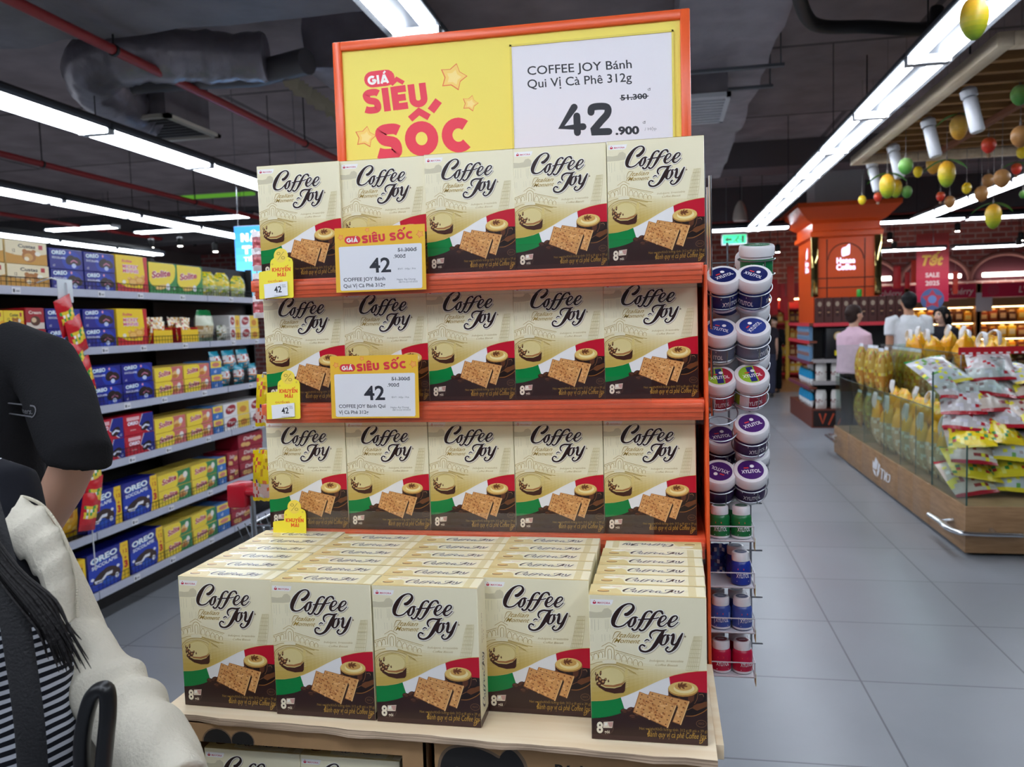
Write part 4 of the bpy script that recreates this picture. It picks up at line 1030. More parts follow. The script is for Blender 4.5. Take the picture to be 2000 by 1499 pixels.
tag(mb.build('light_trunking', BLACK_METAL), 'black trunking carrying the cross row near the kiosk', 'light trunking', 'black light trunkings')
for i, (px, py, Y) in enumerate(((160, 443, 11.5), (430, 410, 11.5), (330, 448, 12.5))):
    p = onY(px, py, Y); rod_up(lamp((p.x, p.y, min(p.z, 3.3)), PI/2, f'distant white ceiling light crossing beyond the left rows, {ORD[i]} from left', 'distant cross lights'))
for i, x in enumerate((-2.45, -1.2, 0.05, 1.3)):  # unseen overhead row, added to brighten the display fronts and box tops
    rod_up(lamp((x, 0.05, LZ-.16), PI/2, f'added fill light of an unseen row overhead at the camera, {ordinal(i, 4)} of four', 'added fill lights of the unseen cross row'))
# green cove panel, far left
p = onY(425, 372, 12.2)
tag(MB().rbox(p.x-.75, p.x+.6, 12.15, 12.3, p.z-.1, p.z+.1, r=.01).build('ceiling_panel', emit_mat('green_cove', (90, 150, 50), .55)), 'green lit panel under the ceiling left of the price board', 'ceiling panel')
# spotlights far left
def spot_far(px, py, Y, lab, group, col=SPOT):
    p = onY(px, py, Y); t = thing('spotlight', lab, 'spotlight', tuple(p), 0, group)
    MB().lathe([(.035, 0), (.05, .02), (.05, .13), (.03, .15)], 14).build('lamp_body', BLACK_METAL, t)
    MB().lathe([(.002, -.004), (.036, -.004), (.036, .002)], 14).build('lens', col, t)
    MB().tube([(0, 0, .14), (0, 0, RZ-p.z if RZ-p.z < 1.6 else .8)], .006, 6).build('stem', BLACK_METAL, t)
for i, (px, py) in enumerate(((296, 484), (352, 481), (421, 492))):
    spot_far(px, py, 12.4, f'small black spotlight beyond the left shelves, {ordinal(i, 3)} of three', 'spotlights beyond the left shelves')
# exit sign, pendant lamp
p = onY(1434, 468, 13.6)
t = thing('exit_sign', 'green lit exit sign with white running figure, right of the display', 'exit sign', tuple(p))
MB().rbox(-.20, .20, -.03, .03, -.09, .09, r=.008).build('case', WHITE_METAL, t)
a = Art(); a.rect(-.18, -.07, .18, .07, (40, 210, 130), 1); G_ = (12, 60, 40)
a.poly([(-.15, 0), (-.10, .045), (-.10, .02), (-.04, .02), (-.04, -.02), (-.10, -.02), (-.10, -.045)], G_, 2); a.ell(.06, .04, .014, .014, G_, 2)
a.stroke([(.05, .02, .02), (.03, -.01, .02), (.05, -.05, .014)], G_, 2); a.stroke([(.03, .0, .014), (-.01, -.04, .014)], G_, 2); a.stroke([(.05, .015, .012), (.10, -.01, .012)], G_, 2)
a.rect(.11, -.055, .15, .055, G_, 2)
gm = bpy.data.materials.new('exit_face'); gm.use_nodes = True
_b = gm.node_tree.nodes['Principled BSDF']; _a = gm.node_tree.nodes.new('ShaderNodeAttribute'); _a.attribute_name = 'Col'
gm.node_tree.links.new(_a.outputs['Color'], _b.inputs['Emission Color']); gm.node_tree.links.new(_a.outputs['Color'], _b.inputs['Base Color']); _b.inputs['Emission Strength'].default_value = 0.9
LIT = gm
MB().art(a, (0, -.031, 0), (1, 0, 0), (0, 0, 1), (0, -1, 0)).build('lit_face', LIT, t)
for x in (-.12, .12): MB().tube([(x, 0, .08), (x, 0, RZ-p.z)], .005, 5).build('rod', WIRE, t)
p = onY(1446, 432, 12.6)
t = thing('pendant_lamp', 'pale bell-shaped pendant hanging above the exit sign', 'pendant lamp', tuple(p))
MB().lathe([(.10, 0), (.11, .03), (.10, .12), (.07, .22), (.035, .28), (.012, .30)], 18).build('shade', mat('pendant_shade', (196, 184, 172), rough=.5), t)
MB().tube([(0, 0, .3), (0, 0, RZ-p.z)], .006, 5).build('cord', BLACK_METAL, t)
# backlit blue banner beyond the left shelves
t = thing('hanging_banner', 'bright blue lit banner with white lettering beyond the left shelves', 'banner', (-3.55, 7.05, 1.86))
MB().rbox(-.335, .335, -.02, .02, 0, .655, r=.006).build('banner_box', WHITE_METAL, t)
a = Art()
for k in range(10): a.rect(-.33, .005+k*.0645, .33, .005+(k+1)*.0645, mixc((120, 215, 255), (54, 140, 240), k/9), 1)
block_text(a, 'NÂNG', -.27, .51, .075, (250, 252, 255), 3, w=.36, yflip=False, t=.26); block_text(a, 'THƠ', -.26, .395, .075, (250, 252, 255), 3, w=.30, yflip=False, t=.26)
a.text('TIẾP SỨC', -.25, .33, h=.04, w=.30, col=(250, 252, 255), layer=3, bold=.03)
a.ell(.02, .16, .07, .07, (240, 250, 255), 3); a.ell(.02, .16, .05, .05, (50, 140, 230), 4); a.poly([(.0, .02), (.3, .03), (.26, .22), (.1, .2)], (246, 246, 236), 3)
MB().art(a, (0, -.021, 0), (1, 0, 0), (0, 0, 1), (0, -1, 0)).build('lit_face', LIT, t)
for x in (-.3, .3): MB().tube([(x, 0, .65), (x, 0, RZ-1.86)], .003, 5).build('cord', WIRE, t)
# ------------------------------------------------------------------ left shelving with packaged biscuits
TX = {6: -3.015, 5: -3.015, 4: -2.90, 3: -2.892, 2: -2.90, 1: -2.91}
TZ = {6: 1.798, 5: 1.490, 4: 1.181, 3: 0.882, 2: 0.532, 1: 0.215}
TN = {6: 'topmost', 5: 'second', 4: 'third', 3: 'fourth', 2: 'fifth', 1: 'lowest'}
SHELFM = mat('shelf_black', (22, 22, 25), rough=0.55); LIPM = mat('shelf_lip', (186, 190, 206), rough=0.35, noise_amt=0.04)
BAY = 1.37; BY0 = 2.32
def make_bay():
    t = thing('shelving_unit', 'x', 'shelving unit', (0, 0, 0))
    B = -3.46
    MB().box(B-.02, B, 0, BAY, 0.0, 2.05).build('back_panel', SHELFM, t)
    for y in (0.012, BAY-.012): MB().box(B, B+.05, y-.012, y+.012, 0, 2.06).build('upright', SHELFM, t)
    MB().box(-3.42, -3.14, 0, BAY, 0, 0.13).build('kick_plate', BLACK_METAL, t)
    for k in range(1, 7):
        x, z = TX[k], TZ[k]; zs = z-.004
        sh = MB().box(B, x-.012, .003, BAY-.003, zs-.03, zs-.004).build('shelf', SHELFM, t)
        mb = MB().box(x-.012, x, .004, BAY-.004, zs-.040, zs)
        mb.box(x-.0005, x+.0012, .006, BAY-.006, zs-.036, zs-.033)
        mb.build('price_lip', LIPM, sh)
        for j, yy in enumerate((.28, .62, 1.05)):
            MB().box(x, x+.0018, yy, yy+.055, zs-.037, zs-.006, (226, 226, 232)).box(x+.0018, x+.0021, yy+.008, yy+.02, zs-.030, zs-.014, (70, 74, 84)).box(x+.0018, x+.0021, yy+.026, yy+.048, zs-.028, zs-.02, (150, 152, 160)).build('price_ticket', PAPER, sh)
        mb = MB()
        for q in range(int(BAY/.03)): mb.tube([(x-.016, .02+q*.03, zs-.004), (x-.016, .02+q*.03, zs+.045)], .0011, 4)
        mb.tube([(x-.016, .006, zs+.045), (x-.016, BAY-.006, zs+.045)], .0016, 5); mb.tube([(x-.016, .006, zs+.022), (x-.016, BAY-.006, zs+.022)], .0011, 4)
        mb.build('wire_fence', BLACK_METAL, sh)
    return t
bay0 = make_bay(); bay0.location = (0, BY0, 0); bay0['label'] = 'black biscuit shelving unit nearest the camera, behind the person in black'; bay0['group'] = 'left aisle shelving units'
dup(bay0, (0, BY0+BAY, 0), label='black biscuit shelving unit in the middle of the left aisle'); dup(bay0, (0, BY0+2*BAY, 0), label='black biscuit shelving unit farthest along the left aisle')

# package faces: unit = metre, origin lower left, w x h
def F_oreo(w, h):
    a = Art(clip=(0, 0, w, h)); a.rect(0, 0, w, h, (26, 36, 140), 0); a.ell(w*.66, h*.45, w*.30, h*.5, (24, 60, 178), 1)
    a.text('OREO', w*.07, h*.70, w=w*.42, h=h*.19, col=(150, 214, 244), layer=2, bold=.05, rot=3); a.text('OREO', w*.065, h*.71, w=w*.42, h=h*.19, col=(250, 252, 255), layer=3, bold=.02, rot=3)
    a.text('SOCOLAPIE', w*.07, h*.5, w=w*.40, h=h*.10, col=(236, 240, 250), layer=3, bold=.02)
    a.ell(w*.62, h*.48, w*.15, h*.24, (38, 24, 26), 3, rot=20); a.ell(w*.82, h*.44, w*.14, h*.22, (44, 28, 28), 4, rot=-15)
    a.poly([(w*.62, h*.40), (w*.72, h*.52), (w*.84, h*.42), (w*.84, h*.34), (w*.72, h*.44), (w*.62, h*.32)], (196, 120, 150), 5)
    a.ell(w*.72, h*.2, w*.07, h*.12, (200, 214, 246), 5); a.ell(w*.62, h*.86, w*.03, h*.07, (240, 160, 180), 5)
    a.text('x2', w*.08, h*.10, h=h*.12, col=(240, 240, 250), layer=3); return a
def F_oreo_big(w, h):
    a = Art(clip=(0, 0, w, h)); a.rect(0, 0, w, h, (26, 34, 136), 0); a.ell(w*.42, h*.35, w*.5, h*.4, (26, 62, 180), 1)
    ys = [(w*.80, h), (w*.78, h*.8), (w*.84, h*.6), (w*.84, h*.35), (w*.78, 0), (w, 0), (w, h)]; a.poly(ys, (246, 204, 44), 2)
    a.text('OREO', w*.07, h*.72, w=w*.66, h=h*.15, col=(150, 214, 244), layer=2, bold=.05, rot=4); a.text('OREO', w*.06, h*.725, w=w*.66, h=h*.15, col=(250, 252, 255), layer=3, bold=.03, rot=4)
    a.text('SOCOLAPIE', w*.08, h*.58, w=w*.64, h=h*.09, col=(240, 244, 252), layer=3, bold=.03, rot=4)
    a.ell(w*.28, h*.33, w*.20, h*.12, (46, 28, 26), 3, rot=20); a.ell(w*.56, h*.36, w*.22, h*.14, (56, 34, 30), 3, rot=-15)
    a.poly([(w*.12, h*.28), (w*.3, h*.26), (w*.42, h*.38), (w*.58, h*.38), (w*.56, h*.30), (w*.42, h*.30), (w*.3, h*.17), (w*.14, h*.2)], (240, 240, 248), 4)
    a.ell(w*.45, h*.17, w*.13, h*.10, (40, 90, 200), 4); a.ell(w*.68, h*.2, w*.05, h*.07, (246, 246, 250), 5); a.ell(w*.08, h*.34, w*.04, h*.04, (240, 240, 248), 5); a.ell(w*.72, h*.44, w*.04, h*.04, (240, 240, 248), 5)
    for i, c in enumerate('12'): a.text(c, w*.865, h*.70-i*0, h=h*.10, col=(196, 30, 40), layer=4, bold=.04) if i == 0 else a.text(c, w*.925, h*.70, h=h*.10, col=(196, 30, 40), layer=4, bold=.04)
    a.rect(w*.885, h*.55, w*.955, h*.57, (196, 30, 40), 4); a.rect(w*.91, h*.525, w*.93, h*.595, (196, 30, 40), 4)
    a.text('3', w*.875, h*.30, h=h*.18, w=w*.1, col=(196, 30, 40), layer=4, bold=.06); a.text('BÁNH', w*.87, h*.88, h=h*.035, w=w*.10, col=(196, 30, 40), layer=4); return a
def F_custas(w, h, yellow=False):
    a = Art(clip=(0, 0, w, h)); c1 = (238, 224, 186) if not yellow else (250, 222, 60); a.rect(0, 0, w, h, c1, 0)
    a.poly([(0, 0), (w, 0), (w, h*.52), (w*.6, h*.36), (w*.2, h*.38), (0, h*.46)], (206, 150, 52) if not yellow else (244, 176, 40), 1)
    a.text('Custas', w*.30, h*.72, w=w*.42, h=h*.15, col=(44, 34, 44), layer=2, bold=.03); a.rect(w*.80, h*.7, w*.9, h*.9, (190, 56, 60), 2)
    a.ell(w*.55, h*.36, w*.17, h*.27, (178, 112, 40), 3); a.ell(w*.45, h*.57, w*.06, h*.1, (178, 112, 40), 3); a.ell(w*.67, h*.57, w*.06, h*.1, (178, 112, 40), 3)
    a.ell(w*.54, h*.32, w*.11, h*.17, (214, 158, 80), 4); a.ell(w*.49, h*.24, w*.06, h*.09, (246, 232, 196), 5); a.ell(w*.77, h*.5, w*.07, h*.1, (250, 244, 226), 3)
    a.text('12', w*.16, h*.5, h=h*.14, col=(120, 90, 40), layer=3, bold=.02); a.text('bánh', w*.14, h*.4, h=h*.05, col=(150, 120, 70), layer=3); return a
def F_yellow_custas(w, h): return F_custas(w, h, True)
def F_mickey(w, h):
    a = Art(clip=(0, 0, w, h)); a.rect(0, 0, w, h, (250, 214, 30), 0)
    a.poly([(w*.86, h), (w, h), (w, 0), (0, 0), (0, h*.26), (w*.3, h*.14), (w*.8, h*.12), (w*.9, h*.5)], (206, 34, 44), 1)
    a.text('Solite', w*.18, h*.82, w=w*.32, h=h*.07, col=(226, 60, 110), layer=2, bold=.03, shear=.2)
    for i, (t_, y) in enumerate((('MICKEY', .66), ('MINNIE', .54))):
        a.text(t_, w*.20, h*y, w=w*.50, h=h*.09, col=(250, 250, 250), layer=2, bold=.10); a.text(t_, w*.20, h*y, w=w*.50, h=h*.09, col=(226, 60, 120), layer=3, bold=.02)
    for x, y, r in ((.52, .27, .16), (.74, .33, .15), (.40, .37, .07), (.62, .42, .07), (.84, .45, .06)): a.ell(w*x, h*y, w*r, h*r*.7, (226, 158, 60), 3); a.ell(w*(x-.02), h*(y+.015), w*r*.7, h*r*.45, (244, 194, 104), 4)
    a.ell(w*.22, h*.28, w*.06, h*.05, (250, 240, 220), 3); return a
def F_solite(w, h):
    a = Art(clip=(0, 0, w, h)); a.rect(0, 0, w, h, (28, 140, 66), 0)
    a.poly(smooth_path([(0, h*1.02), (w*.86, h*1.02), (w*.95, h*.7), (w*.84, h*.42), (w*.5, h*.20), (w*.14, h*.24), (-w*.02, h*.5)], 4, True), (250, 224, 60), 1)
    a.text('Solite', w*.10, h*.50, w=w*.68, h=h*.20, col=(252, 240, 232), layer=2, bold=.09, shear=.15, rot=6); a.text('Solite', w*.10, h*.50, w=w*.68, h=h*.20, col=(190, 40, 84), layer=3, bold=.035, shear=.15, rot=6)
    a.ell(w*.42, h*.22, w*.22, h*.08, (240, 200, 110), 3, rot=10); a.ell(w*.66, h*.24, w*.07, h*.12, (244, 246, 250), 4); a.text('20', w*.84, h*.16, h=h*.10, col=(244, 250, 240), layer=3); return a
def F_roll(c2):
    def f(w, h):
        a = Art(clip=(0, 0, w, h)); a.rect(0, 0, w, h, c2, 0); a.poly(smooth_path([(0, 0), (w*.52, 0), (w*.60, h*.5), (w*.54, h), (0, h)], 4, True), (250, 222, 66), 1)
        a.text('Solite', w*.12, h*.34, w=w*.44, h=h*.36, col=(252, 236, 226), layer=2, bold=.08, shear=.15, rot=5); a.text('Solite', w*.12, h*.34, w=w*.44, h=h*.36, col=(196, 44, 88), layer=3, bold=.03, shear=.15, rot=5)
        a.ell(w*.74, h*.42, w*.13, h*.26, (240, 196, 120), 3); a.ell(w*.84, h*.62, w*.07, h*.22, (248, 240, 232), 4); a.ell(w*.7, h*.30, w*.1, h*.14, (206, 130, 60), 4); return a
    return f
def F_end(w, h):
    a = Art(clip=(0, 0, w, h)); a.rect(0, 0, w, h, (60, 120, 196), 0); a.rect(0, h*.5, w, h, (246, 218, 80), 1); a.ell(w*.5, h*.74, w*.36, h*.16, (214, 130, 120), 2)
    a.text('x3', w*.3, h*.12, h=h*.22, col=(244, 246, 250), layer=3, bold=.03); return a
def F_white(w, h):
    a = Art(clip=(0, 0, w, h)); a.rect(0, 0, w, h, (238, 236, 236), 0); a.rect(w*.52, 0, w, h, (242, 208, 84), 1)
    a.ell(w*.27, h*.55, w*.2, h*.34, (164, 36, 50), 2, rot=10); a.text('Tipo', w*.13, h*.47, w=w*.28, h=h*.2, col=(250, 240, 236), layer=3, bold=.03); a.ell(w*.76, h*.4, w*.14, h*.26, (216, 140, 60), 2); return a
def F_red(w, h):
    a = Art(clip=(0, 0, w, h)); a.rect(0, 0, w, h, (158, 26, 50), 0); a.text('Dailys', w*.2, h*.55, w=w*.5, h=h*.26, col=(240, 226, 220), layer=2, bold=.02, shear=.2)
    for x, y in ((.2, .25), (.36, .2), (.7, .45), (.84, .5)): a.ell(w*x, h*y, w*.11, h*.16, (224, 178, 106), 2)
    return a
def F_crispy(w, h):
    a = Art(clip=(0, 0, w, h)); a.rect(0, 0, w, h, (176, 30, 44), 0); a.rect(0, 0, w, h*.3, (236, 224, 210), 1); a.text('Cream', w*.15, h*.72, w=w*.7, h=h*.15, col=(250, 236, 226), layer=2, bold=.03)
    a.ell(w*.5, h*.38, w*.28, h*.24, (90, 50, 34), 3); a.ell(w*.42, h*.42, w*.14, h*.12, (230, 200, 160), 4); return a
def F_redblue(w, h):
    a = Art(clip=(0, 0, w, h)); a.rect(0, 0, w, h, (194, 30, 52), 0); a.poly([(w*.62, h), (w, h), (w, 0), (w*.86, 0), (w*.5, h*.45)], (30, 44, 140), 1)
    a.stroke([(w*.64, h, w*.02), (w*.5, h*.45, w*.02), (w*.84, 0, w*.02)], (236, 236, 244), 2, smooth=False)
    a.rect(w*.10, h*.72, w*.52, h*.9, (238, 190, 196), 2); a.text('OREO', w*.12, h*.5, w=w*.36, h=h*.17, col=(240, 244, 255), layer=3, bold=.05, shear=.2); a.text('mini', w*.2, h*.2, w=w*.18, h=h*.1, col=(250, 230, 230), layer=3)
    a.ell(w*.72, h*.34, w*.17, h*.2, (40, 26, 30), 3, rot=20); a.poly([(w*.58, h*.3), (w*.72, h*.44), (w*.86, h*.36), (w*.86, h*.28), (w*.72, h*.34), (w*.6, h*.2)], (226, 232, 250), 4); a.text('x2', w*.86, h*.08, h=h*.12, col=(240, 240, 250), layer=3); return a
def F_mi(w, h):
    a = Art(clip=(0, 0, w, h)); a.rect(0, 0, w, h, (238, 232, 222), 0); a.poly([(0, 0), (w, 0), (w, h*.4), (w*.5, h*.32), (0, h*.5)], (120, 40, 34), 1)
    a.text('MÌ', w*.3, h*.78, w=w*.4, h=h*.17, col=(30, 24, 24), layer=2, bold=.05); a.text('Chocolate', w*.25, h*.58, w=w*.6, h=h*.1, col=(190, 90, 80), layer=2, shear=.3); a.ell(w*.4, h*.3, w*.3, h*.1, (200, 150, 100), 3, rot=-25); return a
def F_carton_yellow(w, h):
    a = Art(clip=(0, 0, w, h)); a.rect(0, 0, w, h, (246, 206, 40), 0); a.rect(w*.2, h*.15, w*.75, h*.9, (238, 180, 40), 1); a.text('Custas', w*.7, h*.3, w=h*.5, h=w*.22, col=(70, 60, 30), layer=3, bold=.03, rot=90); return a
_boxmesh = {}
def pack_mesh(key, fn, w, h, d, side, m=None):
    k = (key, round(w, 3), round(h, 3))
    if k not in _boxmesh:
        mb = MB().rbox(-w/2, w/2, 0, d, 0, h, r=min(.004, w*.05), seg=1, col=side)
        a = fn(w-.003, h-.003); mb.art(a, (-w/2+.0015, 0, .0015), (1, 0, 0), (0, 0, 1), (0, -1, 0), eps=0.00003, base=0.0002)
        me = mb.mesh(key); me.materials.append(m or PRINT); _boxmesh[k] = me
    return _boxmesh[k]
def pack(key, fn, w, h, d, side, loc, rot, label, cat, group, m=None):
    o = bpy.data.objects.new(key, pack_mesh(key, fn, w, h, d, side, m)); COL.objects.link(o); o.location = loc; o.rotation_euler = (0, 0, rot)
    return tag(o, label, cat, group)
# soft bags: a filled pillow with crimped ends; cf(u, v) gives the print colour
def bag_mesh(name, w, h, d, cf, seed=0, nu=12, nv=16, pinch=0.0, wrinkle=0.010, m=None):
    mb = MB(); vs = []; fs = []; cs = []; rr = random.Random(seed)
    def th(u, v):
        a = max(0, math.sin(PI*min(1, max(0, (u-.04)/.92)))); b = max(0, math.sin(PI*min(1, max(0, (v-.05)/.90))))
        return d/2*(a**.55)*(b**.5)
    for sgn in (-1, 1):
        for j in range(nv+1):
            for i in range(nu+1):
                u, v = i/nu, j/nv; n = noise.noise(Vector((u*4+seed, v*5, sgn+seed*.3)))+.6*noise.noise(Vector((u*9, v*10+seed, sgn)))
                ww = w*(1-pinch*max(0, (v-.75)/.25)**1.5)
                vs.append(((u-.5)*ww, sgn*(th(u, v)+.0008)+n*wrinkle*(th(u, v)/(d/2+1e-6)), v*h+.004*noise.noise(Vector((u*6, seed, v)))))
    N = (nu+1)*(nv+1)
    for sgn in (0, 1):
        for j in range(nv):
            for i in range(nu):
                p = sgn*N+j*(nu+1)+i; q = (p, p+1, p+nu+2, p+nu+1); fs.append(q if sgn == 0 else q[::-1]); cs.append(cf((i+.5)/nu, (j+.5)/nv))
    for i in range(nu):
        for j in (0, nv):
            p = j*(nu+1)+i; q = (p, p+N, p+N+1, p+1); fs.append(q if j == 0 else q[::-1]); cs.append(cf((i+.5)/nu, j/nv))
    for j in range(nv):
        for i in (0, nu):
            p = j*(nu+1)+i; q = (p, p+nu+1, p+N+nu+1, p+N); fs.append(q if i == 0 else q[::-1]); cs.append(cf(i/nu, (j+.5)/nv))
    mb.add(vs, fs, cs, smooth=True); me = mb.mesh(name); me.materials.append(m or FOIL); return me
def obj_of(me, name, loc, rot, label, cat, group=None, scale=1):
    o = bpy.data.objects.new(name, me); COL.objects.link(o); o.location = loc; o.rotation_euler = rot if isinstance(rot, (tuple, list)) else (0, 0, rot)
    o.scale = (scale,)*3 if not isinstance(scale, (tuple, list)) else scale
    return tag(o, label, cat, group)

BLUE = (24, 32, 124); GREEN_S = (40, 130, 70); PINK_S = (206, 90, 90)
_rp = F_roll((214, 116, 112)); _rg = F_roll((60, 140, 84))
KINDS = { # key: face, height, depth, side colour, colour words, category
 'custard_cake_box': (F_custas, .112, .20, (226, 200, 140), 'cream and gold custard cake box', 'cake box'),
 'custard_pie_box': (F_yellow_custas, .098, .18, (240, 196, 50), 'yellow custard pie box', 'cake box'),
 'cookie_carton': (F_oreo, .104, .20, BLUE, 'navy blue cookie pie carton', 'cookie box'),
 'cookie_pie_box': (F_oreo_big, .205, .14, BLUE, 'large navy blue cookie pie box with yellow stripe', 'cookie box'),
 'swiss_roll_carton': (F_mickey, .214, .18, (238, 196, 30), 'tall yellow and red cake carton', 'cake box'),
 'cake_gift_box': (F_solite, .192, .18, (40, 140, 66), 'yellow and green cake box', 'cake box'),
 'swiss_roll_box': (_rp, .086, .20, (236, 200, 90), 'small yellow and pink roll cake box', 'cake box'),
 'pandan_roll_box': (_rg, .092, .20, (240, 210, 90), 'small yellow and green roll cake box', 'cake box'),
 'bundle_box': (F_end, .090, .20, (80, 130, 196), 'small blue and yellow bundle box', 'cake box'),
 'egg_cookie_box': (F_white, .090, .18, (236, 232, 230), 'white biscuit box with red oval', 'biscuit box'),
 'wafer_box': (F_red, .098, .18, (150, 26, 48), 'dark red biscuit box', 'biscuit box'),
 'cream_biscuit_box': (F_crispy, .105, .16, (176, 30, 44), 'red cream biscuit box', 'biscuit box'),
 'mini_cookie_box': (F_redblue, .112, .18, (190, 30, 52), 'red and navy mini cookie box', 'cookie box'),
 'chocolate_noodle_pack': (F_mi, .20, .10, (234, 228, 220), 'white and brown pack', 'snack pack'),
 'custard_carton': (F_carton_yellow, .20, .20, (240, 196, 50), 'yellow custard cake carton', 'cake box'),
}
# tier: (kind, left pixel, right pixel, how many high) measured along the shelf lip
ROWS = {
 6: [('custard_cake_box', -58, 21, 2), ('custard_cake_box', 23, 106, 2), ('cookie_carton', 108, 173, 2), ('cookie_carton', 174, 234, 2), ('swiss_roll_carton', 236, 297, 1), ('cake_gift_box', 299, 353, 1), ('cake_gift_box', 354, 403, 1)],
 5: [('custard_pie_box', -28, 20, 2), ('custard_pie_box', 21, 61, 2), ('cream_biscuit_box', 63, 100, 2), ('cookie_carton', 102, 170, 2), ('cookie_carton', 173, 235, 2), ('swiss_roll_carton', 237, 297, 1), ('egg_cookie_box', 456, 476, 2), ('egg_cookie_box', 477, 512, 2)],
 4: [('cookie_carton', 120, 186, 2), ('cookie_carton', 188, 248, 2), ('cookie_carton', 249, 309, 2), ('swiss_roll_box', 311, 366, 2), ('swiss_roll_box', 368, 419, 2), ('bundle_box', 420, 441, 2)],
 3: [('chocolate_noodle_pack', 50, 100, 1), ('mini_cookie_box', 195, 252, 2), ('mini_cookie_box', 253, 310, 2), ('swiss_roll_box', 312, 371, 2), ('swiss_roll_box', 373, 423, 2), ('bundle_box', 424, 443, 2), ('egg_cookie_box', 445, 494, 2), ('egg_cookie_box', 496, 535, 2)],
 2: [('cookie_pie_box', 178, 247, 1), ('cookie_pie_box', 249, 316, 1), ('pandan_roll_box', 318, 381, 2), ('pandan_roll_box', 383, 432, 2), ('bundle_box', 433, 450, 2), ('wafer_box', 452, 473, 2), ('wafer_box', 475, 522, 3)],
 1: [('custard_carton', 130, 155, 1), ('custard_carton', 157, 179, 1), ('cookie_pie_box', 182, 261, 1), ('cookie_pie_box', 263, 328, 1), ('pandan_roll_box', 330, 383, 2), ('pandan_roll_box', 385, 432, 2), ('bundle_box', 433, 457, 2), ('wafer_box', 459, 498, 2)],
}
LIPY = {6: lambda x: 555.4+.0513*x, 5: lambda x: 676.8-.0314*(x-128), 4: lambda x: 787.5-.1244*(x-198.8), 3: lambda x: 902.8-.2486*(x-201), 2: lambda x: 1037.8-.3684*(x-189), 1: lambda x: 1156.6-.4872*(x-193)}
for tier, row in ROWS.items():
    cnt = {}
    for r in row: cnt[r[0]] = cnt.get(r[0], 0)+1
    idx = {}
    for kind, x0, x1, n in row:
        fn, h, d, side, words, cat = KINDS[kind]
        ya = onX(x0, LIPY[tier](x0), TX[tier]).y; yb = onX(x1, LIPY[tier](x1), TX[tier]).y
        w = yb-ya-.004; i = idx.get(kind, 0); idx[kind] = i+1
        for lv in range(n):
            lev = '' if n == 1 else ({0: 'bottom', 1: 'top'}[lv] if n == 2 else ('bottom', 'middle', 'top')[lv])
            whc = '' if cnt[kind] == 1 else (ordinal(i, cnt[kind], ('leftmost', 'rightmost'))+' ')
            lab = f"{words}, {whc}{'stack' if n > 1 else 'one' if whc else 'standing'}{', '+lev+' one,' if lev else ''} on the {TN[tier]} left shelf"
            pack(kind, fn, w, h, d, side, (TX[tier]-.022-(0 if lv == 0 else rnd.uniform(0, .006)), (ya+yb)/2, TZ[tier]-.0078+lv*(h+.0006)), PI/2+rnd.uniform(-.012, .012), lab.replace(',,', ','), cat, f'{words}s on the left shelves')
# soft bags on the shelves
def cf_bands(*bands):
    def f(u, v):
        for lim, c in bands:
            if v <= lim: return c(u, v) if callable(c) else c
        return bands[-1][1]
    return f
def speck(base, others, p=.35, s=1):
    def f(u, v):
        k = noise.noise(Vector((u*9*s, v*11*s, base[0]*.1))); return base if k < .12 else others[int((k*40)) % len(others)]
    return f
m_yb = bag_mesh('snack_bag', .17, .17, .09, cf_bands((.42, speck((196, 206, 150), [(224, 226, 206), (150, 180, 70), (236, 216, 60)])), (1, speck((240, 214, 40), [(200, 196, 60), (246, 236, 150), (130, 170, 60)]))), 3, pinch=.45)
for i, (px, s) in enumerate(((424, 1), (452, 1.02), (483, .95))):
    p = onX(px, LIPY[6](px), TX[6]); obj_of(m_yb, 'snack_bag', (TX[6]-.075, p.y, TZ[6]-.006), (0, 0, PI/2+rnd.uniform(-.2, .2)), f'clear and yellow snack bag, {ordinal(i, 3)} of three on the topmost left shelf', 'snack bag', 'yellow snack bags on the top left shelf', s)
tray = thing('display_tray', 'x', 'display tray', (0, 0, 0)); w_ = .19
MB().box(-w_/2, w_/2, 0, .004, 0, .085, (246, 206, 40)).build('tray_front', PRINT, tray)
MB().box(-w_/2, w_/2, .004, .16, 0, .004, (206, 40, 46)).box(-w_/2, -w_/2+.004, .004, .16, .004, .10, (206, 40, 46)).box(w_/2-.004, w_/2, .004, .16, .004, .10, (206, 40, 46)).box(-w_/2, w_/2, .156, .16, .004, .12, (206, 40, 46)).build('tray_body', PRINT, tray)
m_pouch = bag_mesh('cake_pouch', .07, .095, .034, cf_bands((.3, (236, 190, 50)), (.62, speck((226, 150, 60), [(246, 238, 226), (206, 60, 60), (250, 220, 90)])), (1, speck((246, 232, 200), [(214, 70, 80), (240, 170, 60)]))), 8, nu=8, nv=10)
for ti, px in enumerate((327, 379)):
    p = onX(px, LIPY[5](px), TX[5]); loc = (TX[5]-.024, p.y, TZ[5]-.0078)
    lab = ('left', 'right')[ti]+' yellow and red tray of small cake pouches on the second left shelf'
    if ti == 0: tray.location = loc; tray.rotation_euler = (0, 0, PI/2); tray['label'] = lab; tray['group'] = 'pouch trays on the second left shelf'
    else: dup(tray, loc, PI/2, lab)
    for k in range(6):
        yy = p.y-.065+(k % 3)*.062+rnd.uniform(-.005, .005); xx = TX[5]-.065-(k//3)*.05
        obj_of(m_pouch, 'cake_pouch', (xx, yy, TZ[5]+.002+(k//3)*.03), (rnd.uniform(-.2, .2), rnd.uniform(-.3, .3), PI/2+rnd.uniform(-.3, .3)), f'small cake pouch, {("first", "second", "third")[k % 3]} in the {("front", "rear")[k//3]} row of the {("left", "right")[ti]} tray', 'cake pouch', 'cake pouches in the yellow trays', 1.35)
